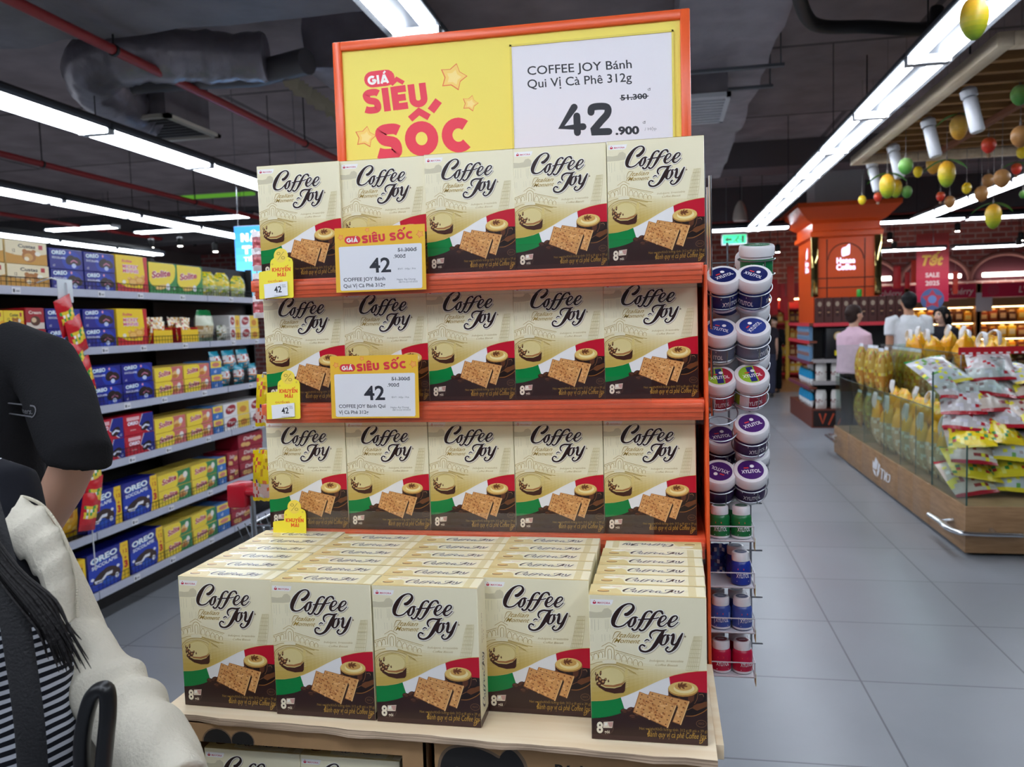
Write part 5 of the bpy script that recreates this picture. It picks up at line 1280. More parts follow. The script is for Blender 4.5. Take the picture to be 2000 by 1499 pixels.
m_cr = bag_mesh('bread_bag', .20, .215, .11, cf_bands((.12, (150, 170, 140)), (.5, speck((206, 190, 150), [(186, 140, 80), (226, 214, 186)])), (.84, (226, 232, 206)), (1, (30, 130, 70))), 5, pinch=.25)
p = onX(422, LIPY[5](422), TX[5]); obj_of(m_cr, 'bread_bag', (TX[5]-.085, p.y, TZ[5]-.006), PI/2, 'cream paper bag with green top on the second left shelf', 'snack bag')
m_cl = bag_mesh('biscuit_bag', .12, .11, .07, speck((206, 206, 190), [(150, 120, 70), (236, 236, 230), (70, 110, 70)]), 11)
p = onX(447, LIPY[5](447), TX[5]); obj_of(m_cl, 'biscuit_bag', (TX[5]-.065, p.y+.02, TZ[5]-.006), PI/2, 'small clear biscuit bag beside the cream paper bag', 'snack bag')
m_tl = bag_mesh('wafer_bag', .12, .135, .06, cf_bands((.10, (30, 130, 150)), (.45, speck((60, 150, 176), [(226, 140, 70), (240, 230, 220)])), (.75, speck((226, 226, 226), [(190, 50, 60), (206, 110, 60)])), (1, (40, 150, 176))), 13)
n_ = 0
for lv in range(2):
    for k, px in enumerate((456, 482, 508)):
        p = onX(px, LIPY[4](px), TX[4]); obj_of(m_tl, 'wafer_bag', (TX[4]-.06-.07*lv, p.y+.03*lv, TZ[4]-.006+lv*.085), (math.radians(-10*lv), 0, PI/2+rnd.uniform(-.15, .15)), f'teal wafer bag, {ordinal(k, 3)} in {("front", "rear")[lv]} row, third left shelf', 'snack bag', 'teal wafer bags on the third left shelf', 1.0+.15*lv)
m_ch = bag_mesh('crisp_bag', .24, .30, .11, cf_bands((.08, (240, 196, 30)), (.50, speck((238, 176, 30), [(250, 206, 90), (190, 110, 20)], s=.6)), (.62, (40, 60, 40)), (1, (250, 214, 40))), 17)
p = onX(150, LIPY[2](150), TX[2]); obj_of(m_ch, 'crisp_bag', (TX[2]-.085, p.y, TZ[2]-.006), PI/2, 'large yellow crisp bag on the fifth left shelf behind the bare arm', 'snack bag')
# clip strip of red snack bags
cs = thing('clip_strip', 'clear hanging clip strip for red snack bags at the left shelf edge', 'clip strip', (-2.80, 3.47, 1.80))
MB().tube([(-.16, 0.0, .01), (-.08, 0, .03), (0, 0, 0), (0.004, .01, -.25), (0.006, .04, -.75), (0.004, .06, -1.42)], .0035, 6).build('strip', WHITE_METAL, cs)
MB().rbox(-.012, -.006, -.05, .05, -.09, .02, r=.003).build('header_clip', mat('clip_white', (206, 214, 220), rough=.3), cs)
m_rb = bag_mesh('red_snack_bag', .115, .185, .038, lambda u, v: ((190, 20, 36) if v < .14 else (206, 26, 40)) if not (.30 < v < .70 and abs(u-.5) < .36) else speck((240, 206, 60), [(60, 150, 60), (206, 40, 50), (70, 160, 70), (250, 240, 230)], s=1.4)(u, v), 21, nu=10, nv=12)
for k, (px, py, tl) in enumerate(((140, 616, 24), (161, 654, 26), (166, 700, 28), (181, 733, 24), (190, 770, 20), (195, 922, 8), (194, 968, -6), (184, 1002, -10))):
    p = onX(px, py, -2.775+.006*k); obj_of(m_rb, 'red_snack_bag', (-2.788+.006*(k % 2), p.y, p.z-.09), (math.radians(6), math.radians(-tl*.9), PI/2), f'shiny red snack bag, {ORD[k]} from the top of the hanging strip', 'snack bag', 'red snack bags on the clip strip')
# ------------------------------------------------------------------ chewing gum rack on the right flank of the display
RY = 1.60
rack = thing('gum_rack', 'silver wire rack of gum jars fixed to the right side of the display', 'wire rack', (0.14, 1.72, 0.83))
def rp(name, mb, m): return mb.build(name, m, rack, loc=(-0.14, -1.72, -0.83))
for x in (0.092, 0.1335, 0.175): rp('upright_wire', MB().tube([(x, 1.735, 0.835), (x, 1.735, 1.70 if x > .1 else 1.80)], 0.0022, 6), WIRE)
rp('side_rod', MB().tube([(0.0925, 1.60, 1.36), (0.0925, 1.60, 1.815)], 0.0028, 8), CHROME)
rp('side_rod', MB().tube([(0.0905, 1.64, 1.36), (0.0905, 1.64, 1.80)], 0.0028, 8), CHROME)
for k in range(9):
    z = 0.86+k*0.10; rp('cross_wire', MB().tube([(0.088, 1.733, z), (0.198, 1.733, z)], 0.0018, 6), WIRE)
TILT = math.radians(37); RM = Matrix.Rotation(TILT, 3, 'X'); WHITEP = (232, 232, 236)
def jar_art(colA, colB):
    a = Art(); a.ell(0, 0, .0245, .0245, colA, 1, n=28)
    if colB: a.poly([(x*.0245, y*.0245) for x, y in [(math.cos(t), math.sin(t)) for t in [math.radians(v) for v in range(-70, 75, 10)]]], colB, 2)
    if colB: a.rect(-.006, -.021, .006, .021, (40, 44, 120), 3)
    a.text('XYLITOL', 0, -.008, w=.036, h=.0085, col=(246, 246, 250), layer=4, align='c', bold=.02); a.ell(.004, .009, .004, .004, (250, 250, 252), 4); a.rect(-.012, .004, -.003, .007, (226, 60, 60), 4)
    return a
_jm = {}
def make_jar(key, colA, colB, body):
    t = thing('gum_jar', 'x', 'gum jar', (0, 0, 0), (TILT, 0, 0))
    MB().lathe([(.027, 0), (.0305, .003), (.031, .008), (.031, .046), (.029, .050)], 28, [WHITEP, WHITEP, body, WHITEP, WHITEP]).build('jar_body', PRINT, t)
    mb = MB(); n = 28
    a = Art(); a.text('XYLITOL', 0, .018, w=.034, h=.010, col=(246, 246, 250), layer=1, align='c', bold=.02); a.rect(-.02, .034, .004, .037, (226, 226, 232), 1); a.rect(-.018, .010, .016, .012, (210, 214, 226), 1)
    rows = []
    for pts, tris, col, lay, li in a.items:
        for yaw in (0.25, 2.2): mb.add([(math.sin(yaw-p[0]/.031*-1)*.03125 if False else math.sin(p[0]/.031+yaw-.25)*.0313, -math.cos(p[0]/.031+yaw-.25)*.0313, p[1]) for p in pts], [t_ for t_ in tris], col)
    if body == (120, 170, 40): mb.lathe([(.0312, .009), (.0312, .045)], 28, (120, 170, 40), cap0=False, cap1=False); 
    if colB:
        for a0, a1, c in ((-120, -55, (130, 176, 44)), (-55, -20, (236, 236, 240)), (-20, 60, (176, 40, 64))):
            pts = []; fs = []; m = 8
            for i in range(m+1):
                t_ = math.radians(a0+(a1-a0)*i/m); pts += [(.0311*math.sin(t_), -.0311*math.cos(t_), .010), (.0311*math.sin(t_), -.0311*math.cos(t_), .044)]
            for i in range(m): fs.append((2*i, 2*i+2, 2*i+3, 2*i+1))
            mb.add(pts, fs, c, smooth=True)
    mb.build('label_print', PRINT, t)
    lid = MB().lathe([(.0305, .050), (.0332, .051), (.0335, .055), (.0335, .067), (.0315, .0705), (.028, .0712)], 30, WHITEP).build('lid', PRINT, t)
    MB().art(jar_art(colA, colB), (0, 0, .0712), (1, 0, 0), (0, 1, 0), (0, 0, 1)).build('lid_label', PRINT, lid)
    return t
JK = {'navy': ((22, 32, 96), None, (24, 34, 104), 'navy'), 'silver': ((40, 60, 140), None, (110, 116, 140), 'navy and silver'), 'lime': ((150, 190, 50), (176, 36, 60), (226, 226, 230), 'lime and crimson'), 'purple': ((74, 30, 110), None, (58, 36, 84), 'purple'), 'green': ((24, 120, 70), None, (24, 120, 70), 'green')}
_proto = {}
def jar(kind, px, py, Y, label, spin=0.0, tilt=TILT):
    pos = onY(px, py, Y); R = Matrix.Rotation(tilt, 3, 'X'); base = pos-R @ Vector((0, 0, .0712))
    E = (Matrix.Rotation(tilt, 3, 'X') @ Matrix.Rotation(spin, 3, 'Z')).to_euler()
    c = JK[kind]
    if kind not in _proto:
        _proto[kind] = make_jar(kind, *c[:3]); o = _proto[kind]; o.location = base; o.rotation_euler = E; tag(o, label, None, 'gum jars on the wire rack')
    else: o = dup(_proto[kind], base, tuple(E), label, 'gum jars on the wire rack')
    for h in (.014, .043):
        ring = [tuple(base+R @ Vector((.0345*math.cos(2*PI*k/24), .0345*math.sin(2*PI*k/24), h))) for k in range(24)]
        rp('ring', MB().tube(ring, .0014, 6, closed=True), WIRE)
    rp('ring_stay', MB().tube([tuple(base+R @ Vector((.012, -.0355, .014))), tuple(base+R @ Vector((.012, -.0355, .043)))], .0012, 6), WIRE)
    rp('ring_arm', MB().tube([tuple(base+R @ Vector((0, .0345, .043))), (base.x, 1.733, (base+R @ Vector((0, .0345, .043))).z)], .0013, 6), WIRE)
L_, R_ = 'left', 'right'
jar('navy', 1412, 537, RY, 'navy blue gum jar, topmost of the left column', .5); jar('navy', 1473, 535, RY, 'navy blue gum jar, topmost tilted one of the right column', -.6)
jar('silver', 1407, 641, RY, 'navy and silver gum jar, second down in the left column', -.4); jar('silver', 1470, 637, RY, 'navy and silver gum jar, second down in the right column', .9)
jar('lime', 1405, 735, RY, 'lime and crimson gum jar, third down in the left column', .1); jar('lime', 1468, 731, RY, 'lime and crimson gum jar, third down in the right column', .2)
jar('purple', 1468, 827, RY, 'purple gum jar in the right column beside the empty wire rings', .4); jar('purple', 1405, 921, RY, 'purple gum jar, lowest of the left column', 2.7); jar('purple', 1466, 918, RY, 'purple gum jar, lowest of the right column', .1)
jar('green', 1478, 478, 1.655, 'green gum jar at the very top of the right column', .2, math.radians(12))
jar('silver', 1470, 596, 1.672, 'navy and silver jar half hidden behind the second jar of the right column', .2); jar('silver', 1416, 603, 1.672, 'navy and silver jar half hidden behind the second jar of the left column', .2)
jar('navy', 1470, 500, 1.685, 'navy jar half hidden behind the topmost tilted jar of the right column', .2)
jar('lime', 1410, 694, 1.672, 'lime and crimson jar half hidden behind the third jar of the left column', .2); jar('lime', 1470, 690, 1.672, 'lime and crimson jar half hidden behind the third jar of the right column', .2)
jar('purple', 1470, 880, 1.672, 'purple jar half hidden behind the lowest jar of the right column', .2); jar('purple', 1408, 850, 1.672, 'purple jar seen through the empty wire rings of the left column', .2)
for py in (806, 838):   # empty pocket
    c = onY(1405, py, RY); rp('ring', MB().tube([tuple(c+RM @ Vector((.0345*math.cos(2*PI*k/24), .0345*math.sin(2*PI*k/24), 0))) for k in range(24)], .0014, 6, closed=True), WIRE)
# wire shelves with upright bottles
TINT = {'green': (24, 112, 60), 'blue': (26, 52, 150), 'silver': (60, 84, 160), 'crimson': (186, 26, 66)}
_bp = {}
def make_bottle(kind):
    c = TINT[kind]; t = thing('gum_bottle', 'x', 'gum bottle', (0, 0, 0))
    MB().lathe([(.0165, 0), (.0188, .002), (.0192, .006), (.0192, .040), (.0165, .046), (.0145, .047)], 24, [WHITEP if kind in ('green', 'crimson') else c, WHITEP if kind != 'blue' else c, c, c, c]).build('bottle_body', PRINT, t)
    mb = MB(); a = Art(); a.text('XYLITOL', 0, .016, w=.026, h=.008, col=(240, 240, 246), layer=1, align='c', bold=.02); a.rect(-.010, .031, .002, .034, (226, 70, 60), 1); a.rect(-.012, .008, .012, .0095, (220, 224, 236), 1)
    if kind == 'silver': a.poly([(-.016, .012), (.016, .02), (.016, .034), (-.016, .026)], (196, 200, 210), 1)
    for k_, (pts, tris, col, lay, li) in enumerate(a.items): mb.add([(math.sin(p[0]/.0192+.15)*(.01935+.0001*k_), -math.cos(p[0]/.0192+.15)*(.01935+.0001*k_), p[1]) for p in pts], list(tris), col)
    mb.build('label_print', PRINT, t)
    lid = MB().lathe([(.0150, .046), (.0165, .0465), (.0168, .049), (.0168, .060), (.0155, .0625), (.012, .063)], 24, WHITEP).build('cap', PRINT, t)
    b = Art(); b.ell(0, 0, .0118, .0118, tuple(int(x*.75) for x in c), 1, n=24); b.rect(-.006, -.001, .006, .001, (230, 230, 236), 2)
    MB().art(b, (0, 0, .063), (1, 0, 0), (0, 1, 0), (0, 0, 1)).build('cap_label', PRINT, lid)
    return t
def bottle(kind, x, y, z, label, spin=0):
    if kind not in _bp:
        _bp[kind] = make_bottle(kind); o = _bp[kind]; o.location = (x, y, z); o.rotation_euler = (0, 0, spin); tag(o, label, None, 'gum bottles on the wire shelves')
    else: dup(_bp[kind], (x, y, z), spin, label, 'gum bottles on the wire shelves')
SHZ = {'green': 1.1235, 'blue': 1.0335, 'silver': 0.9445, 'crimson': 0.8575}
TRAYM = mat('white_wire', (206, 206, 212), rough=.35)
for kind, z in SHZ.items():
    rp('shelf_plate', MB().box(.080, .166, 1.572, 1.73, z-.0025, z-.0004), TRAYM)
    for zz in (z+.0, z+.028): rp('front_rail', MB().tube([(.082, 1.73, zz), (.082, 1.570, zz), (.165, 1.570, zz), (.165, 1.73, zz)], .0012, 6), TRAYM)
    rp('rail_post', MB().tube([(.083, 1.5705, z-.001), (.083, 1.5705, z+.028)], .0012, 6), TRAYM); rp('rail_post', MB().tube([(.1645, 1.5705, z-.001), (.1645, 1.5705, z+.028)], .0012, 6), TRAYM)
    rp('ticket', MB().box(.1665, .1675, 1.575, 1.60, z-.020, z+.004, (206, 186, 130)), PAPER)
wd = {'green': 'green', 'blue': 'dark blue', 'silver': 'blue and silver', 'crimson': 'crimson'}
for kind in ('green', 'silver', 'crimson'):
    z = SHZ[kind]
    for i, x in enumerate((.1035, .1440)):
        bottle(kind, x, 1.598, z, f'{wd[kind]} gum bottle with white cap, front {("left", "right")[i]} on its wire shelf', rnd.uniform(-.3, .3))
        bottle(kind, x-.006, 1.642, z, f'{wd[kind]} gum bottle with white cap, rear {("left", "right")[i]} on its wire shelf', rnd.uniform(-.3, .3))
bottle('green', .139, 1.686, SHZ['green'], 'green gum bottle farthest back on its wire shelf')
bottle('blue', .1420, 1.596, SHZ['blue'], 'dark blue gum bottle with white cap, front one on its wire shelf'); bottle('blue', .1365, 1.640, SHZ['blue'], 'dark blue gum bottle with white cap, rear one on its wire shelf')
m_gp = bag_mesh('gum_pouch', .040, .060, .018, speck((30, 60, 150), [(60, 110, 190), (200, 210, 230), (26, 44, 110)], s=1.2), 31, nu=8, nv=8)
obj_of(m_gp, 'gum_pouch', (.106, 1.655, SHZ['blue']), (math.radians(-6), 0, 0), 'blue gum pouch beside the dark blue bottles on the wire shelf', 'gum pouch')

# ------------------------------------------------------------------ hooks and hanging packs on the left flank
hk = thing('side_hooks', 'white wire hooks on the left flank of the display holding yellow bags', 'hook rack', (-0.795, 1.77, 1.2))
def hp(name, mb, m): return mb.build(name, m, hk, loc=(0.795, -1.77, -1.2))
m_sb = bag_mesh('candy_bag', .050, .125, .022, cf_bands((.10, (246, 212, 20)), (.36, speck((226, 190, 180), [(236, 110, 70), (190, 60, 60), (240, 226, 216), (150, 190, 90)], s=1.5)), (.5, speck((246, 212, 24), [(96, 40, 120), (246, 212, 24), (230, 120, 60)])), (1, speck((246, 214, 24), [(246, 206, 20), (206, 150, 30), (246, 214, 24), (226, 90, 60)], s=.9))), 41, nu=10, nv=14)
for i, (px, py, Y, lab) in enumerate(((514, 732, 1.80, 'yellow candy bag hanging highest on the left flank of the display'), (508, 880, 1.82, 'yellow candy bag hanging lower on the left flank, nearer the aisle'), (527, 878, 1.86, 'yellow candy bag hanging lower on the left flank, nearer the display'))):
    p = onY(px, py, Y); obj_of(m_sb, 'candy_bag', (p.x, p.y, p.z-.125), (0, math.radians((5, 3, -2)[i]), rnd.uniform(-.3, .3)), lab, 'candy bag', 'yellow candy bags on hooks')
    hp('hook', MB().tube([(-.795, Y, p.z+.005), (p.x, Y, p.z+.004), (p.x, Y-.004, p.z-.006)], .002, 6), TRAYM)
hp('hook_bar', MB().box(-.7965, -.7935, 1.77, 1.785, 1.0, 1.75), TRAYM)
st = thing('pack_strip', 'narrow white wire strip of small pink packs at the upper left flank', 'pack strip', (-0.845, 1.79, 1.55))
c0, c1 = onY(490, 448, 1.79), onY(519, 610, 1.79)
for x in (c0.x, c0.x+.030): MB().tube([(x+.845, .012, c0.z-1.55), (x+.845+.006, .012, c1.z-1.55)], .0016, 6).build('side_wire', TRAYM, st)
MB().tube([(c0.x+.845+.03, .012, c0.z-1.6), (.05, 0, c0.z-1.6)], .002, 6).build('hanger', TRAYM, st)
m_pk = bag_mesh('mini_pack', .026, .052, .012, cf_bands((.3, (236, 226, 230)), (.62, (214, 110, 116)), (.8, (150, 40, 56)), (1, (236, 228, 232))), 51, nu=6, nv=8)
for k, py in enumerate((474, 508, 556, 600)):
    p = onY(503+.5*k, py, 1.785); obj_of(m_pk, 'mini_pack', (p.x, p.y, p.z-.026), 0, f'small pink and white pack, {ORD[k]} from the top of the narrow strip', 'snack pack', 'small packs on the narrow strip')
    MB().tube([(c0.x+.845, -.004, p.z-1.55-.012), (c0.x+.845+.033, -.004, p.z-1.55-.012)], .0014, 6).build('pack_rail', TRAYM, st)
# shopping trolley behind the display, left
tr = thing('shopping_trolley', 'wire shopping trolley with red corner behind the left flank of the display', 'shopping trolley', (-1.0, 2.9, 0))
def tp(name, mb, m): return mb.build(name, m, tr, loc=(1.0, -2.9, 0))
pA, pB = onY(460, 960, 2.55), onY(478, 1030, 2.55)
x0, x1, y0, y1, zt, zb_ = pA.x, pA.x+.46, 2.55, 3.25, pA.z-.02, .56
tp('red_corner', MB().rbox(x0-.02, x0+.05, y0-.03, y0+.05, zt-.035, zt+.05, r=.012), mat('red_plastic', (196, 28, 46), rough=.3))
tp('handle_bar', MB().tube([(x0, y0-.01, zt+.02), (x1, y0-.01, zt+.02)], .014, 10), mat('red_grip', (190, 26, 44), rough=.35))
for z, s in ((zt, 0), (pB.z, .03), ((pB.z+zb_)/2, .05), (zb_, .08)):
    tp('basket_rail', MB().tube([(x0+s, y0+s, z), (x1-s, y0+s, z), (x1-s, y1-s, z), (x0+s, y1-s, z)], .004, 6, closed=True), CHROME)
mb = MB()
for k in range(15):
    u = k/14
    for a, b in (((x0+(x1-x0)*u, y0, pB.z), (x0+.08+(x1-x0-.16)*u, y0+.08, zb_)), ((x0, y0+(y1-y0)*u, pB.z), (x0+.08, y0+.08+(y1-y0-.16)*u, zb_)), ((x1, y0+(y1-y0)*u, pB.z), (x1-.08, y0+.08+(y1-y0-.16)*u, zb_)), ((x0+(x1-x0)*u, y1, pB.z), (x0+.08+(x1-x0-.16)*u, y1-.08, zb_))): mb.tube([a, b], .0022, 5)
    mb.tube([(x0+.08+(x1-x0-.16)*u, y0+.08, zb_), (x0+.08+(x1-x0-.16)*u, y1-.08, zb_)], .0022, 5)
tp('basket_mesh', mb, CHROME)
for sx in (x0+.06, x1-.06):
    tp('frame_leg', MB().tube(smooth_path([(sx, y0, zt+.02), (sx, y0+.02, .5), (sx, y0+.1, .2), (sx, y0+.1, .12)], 4), .010, 8), CHROME); tp('frame_leg', MB().tube([(sx, y0+.1, .2), (sx, y1-.05, .18), (sx, y1-.05, .12)], .010, 8), CHROME)
    for yy in (y0+.1, y1-.05): tp('wheel', MB().lathe([(.01, -.012), (.055, -.012), (.06, 0), (.055, .012), (.01, .012)], 16, M=Matrix.Translation((sx, yy, .061)) @ Matrix.Rotation(PI/2, 4, 'Y')), BLACK_PLASTIC)
    tp('basket_post', MB().tube([(sx, y0+.08, zb_), (sx, y0+.1, .2)], .008, 8), CHROME)
# ------------------------------------------------------------------ snack counter on the right
OAK = wood_mat('oak_laminate', (150, 114, 78), (172, 134, 96), scale=(3, 3, 22), rough=0.42, bump=0.02)
CX0, CX1, CY0, CY1, CB = 1.85, 3.30, 5.47, 9.40, 0.315
ct = thing('snack_counter', 'oak snack counter with glass walls beside the right aisle', 'display counter', (2.55, 7.4, 0))
def cp_(name, mb, m, par=ct): return mb.build(name, m, par, loc=(-2.55, -7.4, 0))
MB_ = MB
cp_('plinth', MB().box(CX0+.04, CX1-.04, CY0+.04, CY1-.04, 0.0, .035), BLACK_METAL)
yb = [CY0, 6.14, 6.55, 6.95, 7.45, 8.15, 8.75, CY1]
for i in range(7): cp_('side_board', MB().rbox(CX0, CX0+.02, yb[i]+.001, yb[i+1]-.001, .022, CB, r=.002), OAK)
cp_('end_board', MB().rbox(CX0, CX1, CY0-.02, CY0-.0005, .022, CB, r=.002), OAK); cp_('end_board', MB().rbox(CX0, CX1, CY1+.0005, CY1+.02, .022, CB, r=.002), OAK); cp_('side_board', MB().rbox(CX1-.02, CX1, CY0, CY1, .022, CB, r=.002), OAK)
cp_('counter_top', MB().box(CX0+.02, CX1-.02, CY0, CY1, CB-.03, CB-.002), OAK)
# emblem and letters on the side facing the aisle
def sp_(px, py): p = onX(px, py, CX0); return (p.y, p.z)
a = Art(lambda p: sp_(1620+p[0]/4.683, 640+p[1]/4.683)); Wt = (232, 232, 236)
a.poly([(424, 1186), (446, 1230), (432, 1300), (420, 1300), (408, 1240)], Wt, 1); a.poly([(396, 1214), (412, 1240), (416, 1300), (396, 1280)], Wt, 1); a.poly([(450, 1236), (466, 1262), (452, 1312), (438, 1306)], Wt, 1)
a.poly([(394, 1290), (420, 1312), (430, 1366), (410, 1340)], Wt, 1); a.poly([(434, 1316), (462, 1300), (450, 1350), (436, 1370)], Wt, 1)
a.stroke([(468, 1290, 9), (502, 1312, 9)], Wt, 1, smooth=False); a.stroke([(484, 1302, 10), (478, 1384, 10)], Wt, 1, smooth=False)
a.stroke([(508, 1320, 9), (502, 1396, 9)], Wt, 1, smooth=False); a.stroke([(506, 1390, 8), (524, 1330, 8)], Wt, 1, smooth=False); a.stroke([(526, 1328, 9), (520, 1406, 9)], Wt, 1, smooth=False)
a.stroke([(536, 1346, 9), (552, 1352, 9), (552, 1384, 9), (544, 1414, 9), (530, 1408, 9)], Wt, 1)
cp_('white_emblem', MB().art(a, (CX0, 0, 0), (0, 1, 0), (0, 0, 1), (-1, 0, 0), base=.001), PAPER)
def pane(x0, x1, y0, y1, z0, z1): return MB().box(x0, x1, y0, y1, z0, z1)
GT = .008
def gpane(mb): cp_('glass_pane', mb, GLASS)
gpane(MB().box(CX0+.01, CX0+.01+GT, 6.145, CY1, CB, .86)); gpane(MB().box(CX0+.01, CX0+.01+GT, CY0+.005, 6.13, CB, .70))
gpane(MB().box(CX0+.02, CX1-.02, CY0+.002, CY0+.002+GT, CB, .70)); gpane(MB().box(CX0+.02, CX1-.02, CY1-.01, CY1-.002, CB, 1.20))
gpane(MB().box(CX0+.02, 2.30, 6.13, 6.138, CB, 1.14)); gpane(MB().box(CX1-.018, CX1-.01, CY0, CY1, CB, 1.05))
for y in yb[2:-1]: gpane(MB().box(CX0+.02, 2.32, y-.004, y+.004, CB, .84))
gpane(MB().box(2.32, 2.328, 6.15, CY1-.02, CB, 1.20))
for y in (6.95, 7.9, 8.75): gpane(MB().box(2.33, CX1-.03, y-.004, y+.004, CB, 1.22))
mb = MB()
for x0_, x1_, y0_, y1_, z0_, z1_ in ((CX0+.009, CX0+.019, CY0+.004, CY0+.0055, CB, .70), (CX0+.009, CX0+.019, 6.138, 6.146, CB, 1.12), (CX0+.0095, CX0+.0185, 6.145, CY1, .858, .862), (2.3195, 2.3285, 6.15, CY1-.02, 1.198, 1.203)): mb.box(x0_, x1_, y0_, y1_, z0_, z1_)
for y in yb[2:-1]: mb.box(CX0+.019, CX0+.022, y-.0045, y+.0045, CB, .84)
cp_('glass_edges', mb, GLASS_EDGE)
# bumper rails
for pts, lab in (([(1.775, 5.88, .163), (1.775, 5.66, .168), (1.765, 5.50, .168), (1.80, 5.40, .165), (1.90, 5.385, .16), (2.15, 5.385, .157)], 'near'), ([(1.775, 9.0, .2), (1.775, 9.3, .2), (1.78, 9.45, .2), (1.84, 9.49, .2), (2.1, 9.49, .2)], 'far')):
    r = cp_('bumper_rail', MB().tube(smooth_path(pts, 5), .016, 10, ry=.026), CHROME)
    q0, q1 = pts[1], pts[4]
    MB().tube([q0, (CX0, q0[1], q0[2]+.01)], .016, 10).build('rail_bracket', CHROME, r); MB().tube([(q1[0]+.1, q1[1], q1[2]), (q1[0]+.1, CY0-.015 if lab == 'near' else CY1+.015, q1[2]+.01)], .016, 10).build('rail_bracket', CHROME, r)

# bags in the counter
AMB = [(196, 140, 70), (226, 186, 120), (170, 110, 50), (236, 206, 150)]
m_tall = [bag_mesh('snack_sack', .17, .40, .12, cf_bands((.55, speck((214, 176, 124), [(236, 208, 160), (190, 146, 98), (240, 226, 196)], s=.8)), (.64, speck((226, 210, 180), [(240, 226, 196), (206, 170, 126)])), (1, (250, 182, 30))), 60+i, pinch=.15, m=FOIL) for i in range(2)]
m_orange = [bag_mesh('carrier_bag', .22, .26, .13, cf_bands((.35, speck((226, 150, 50), [(240, 180, 60), (206, 130, 40)], s=.7)), (.75, (246, 172, 24)), (1, speck((250, 196, 40), [(240, 160, 20)]))), 70+i, pinch=.5, wrinkle=.02) for i in range(2)]
m_yel = [bag_mesh('chip_sack', .19, .46, .12, cf_bands((.45, speck((190, 130, 50), [(226, 196, 60), (160, 96, 40), (206, 170, 90)], s=.6)), (.92, speck((196, 160, 70), [(226, 206, 60), (170, 110, 40), (216, 196, 120), (150, 160, 60)], s=.8)), (1, (230, 236, 244))), 80+i, pinch=.1) for i in range(2)]
m_green = bag_mesh('green_sack', .18, .36, .12, cf_bands((.7, speck((170, 130, 90), [(206, 186, 150), (150, 100, 70)])), (1, (90, 190, 140))), 91, pinch=.5)
def handle_to(o, w, h, col=(244, 244, 248)):
    pts = smooth_path([(-w*.22, -.02, h*.80), (-w*.24, -.03, h*.98), (-w*.06, -.02, h*1.16), (w*.12, -.02, h*1.14), (w*.22, -.03, h*.96), (w*.2, -.02, h*.8)], 4)
    MB().tube(pts, .006, 6, col=col, ry=.016).build('white_handle', FOIL, o)
n_ = [0]
def cbag(meshes, name, x, y, z, rz, lab, cat, grp, tilt=(0, 0), sc=1, handle=None):
    me = meshes[n_[0] % len(meshes)] if isinstance(meshes, list) else meshes; n_[0] += 1
    o = obj_of(me, name, (x, y, z), (math.radians(tilt[0]), math.radians(tilt[1]), rz), lab, cat, grp, sc)
    if handle: handle_to(o, *handle)
    return o
BACKX = -PI/2   # printed face towards the aisle
bays = [(6.15, 6.54), (6.56, 6.94), (6.96, 7.44), (7.46, 8.14)]
for bi, (ya, yb_) in enumerate(bays):
    n = 2 if yb_-ya < .5 else 3
    for k in range(n):
        y = ya+(yb_-ya)*(k+.5)/n
        cbag(m_tall, 'snack_sack', 1.97, y, CB+.002, BACKX+rnd.uniform(-.1, .1), f'tall clear snack sack, {ORD[k]} in {ORD[bi]} glass bay of the counter', 'snack bag', 'snack sacks behind the aisle glass', (rnd.uniform(-3, 3), 0), 1+rnd.uniform(-.05, .08), (.17, .40) if k != 1 else None)
        cbag(m_orange if bi < 4 else m_tall, 'carrier_bag' if bi < 4 else 'snack_sack', 2.16, y+.02, CB+(.22 if bi < 4 else .30), BACKX+rnd.uniform(-.3, .3), f'orange bag leaning at the back of the {ORD[bi]} glass bay, {ORD[k]} one', 'snack bag', 'orange bags at the back of the glass bays', (rnd.uniform(-8, 8), 0), 1.15+rnd.uniform(-.08, .1), (.22, .26) if k != 1 else None)
        cbag(MB().box(-.09, .09, -.05, .05, 0, .21).mesh('stand') if False else m_tall, 'snack_sack', 2.20, y, CB+.0, BACKX, f'clear sack under leaning bags, {ORD[k]} in {ORD[bi]} glass bay', 'snack bag', 'sacks under the leaning bags', (0, 0), (.9, .9, .58))
for k in range(9):
    kind = m_yel if k < 5 else (m_green if k == 5 else m_tall)
    nm = 'tall yellow chip sack with white top' if k < 5 else ('snack sack with green top' if k == 5 else 'tall snack sack with orange top')
    x, y = (2.10+.10*(k % 2), 9.28-.20*k) if k < 5 else (2.46, 8.30-.26*(k-5))
    cbag(kind, 'chip_sack', x, y, .72 if k < 5 else .66, BACKX+rnd.uniform(-.08, .08), f'{nm}, {ORD[k]} from far end of upper tier', 'snack bag', 'sacks on the upper tier', (0, 0), 1.04+rnd.uniform(-.04, .05), (.17, .40) if k > 5 and k % 2 else None)
    if k < 5: cbag(m_yel, 'chip_sack', 2.42, y-.06, .66, BACKX, f'tall yellow chip sack in the rear column, {ORD[k]} from far end of counter', 'snack bag', 'rear column of chip sacks', (0, 0), 1.14)
    cbag(m_yel if k < 5 else m_tall, 'chip_sack', x-.01, y+.02, CB+.002, BACKX, f'snack sack at foot of upper tier, {ORD[k]} from far end', 'snack bag', 'sacks at the foot of the upper tier', (0, 0), (1, 1, .87 if k < 5 else .8))
cp_('inner_riser', MB().box(2.36, CX1-.05, 6.75, CY1-.04, CB, .655), OAK)
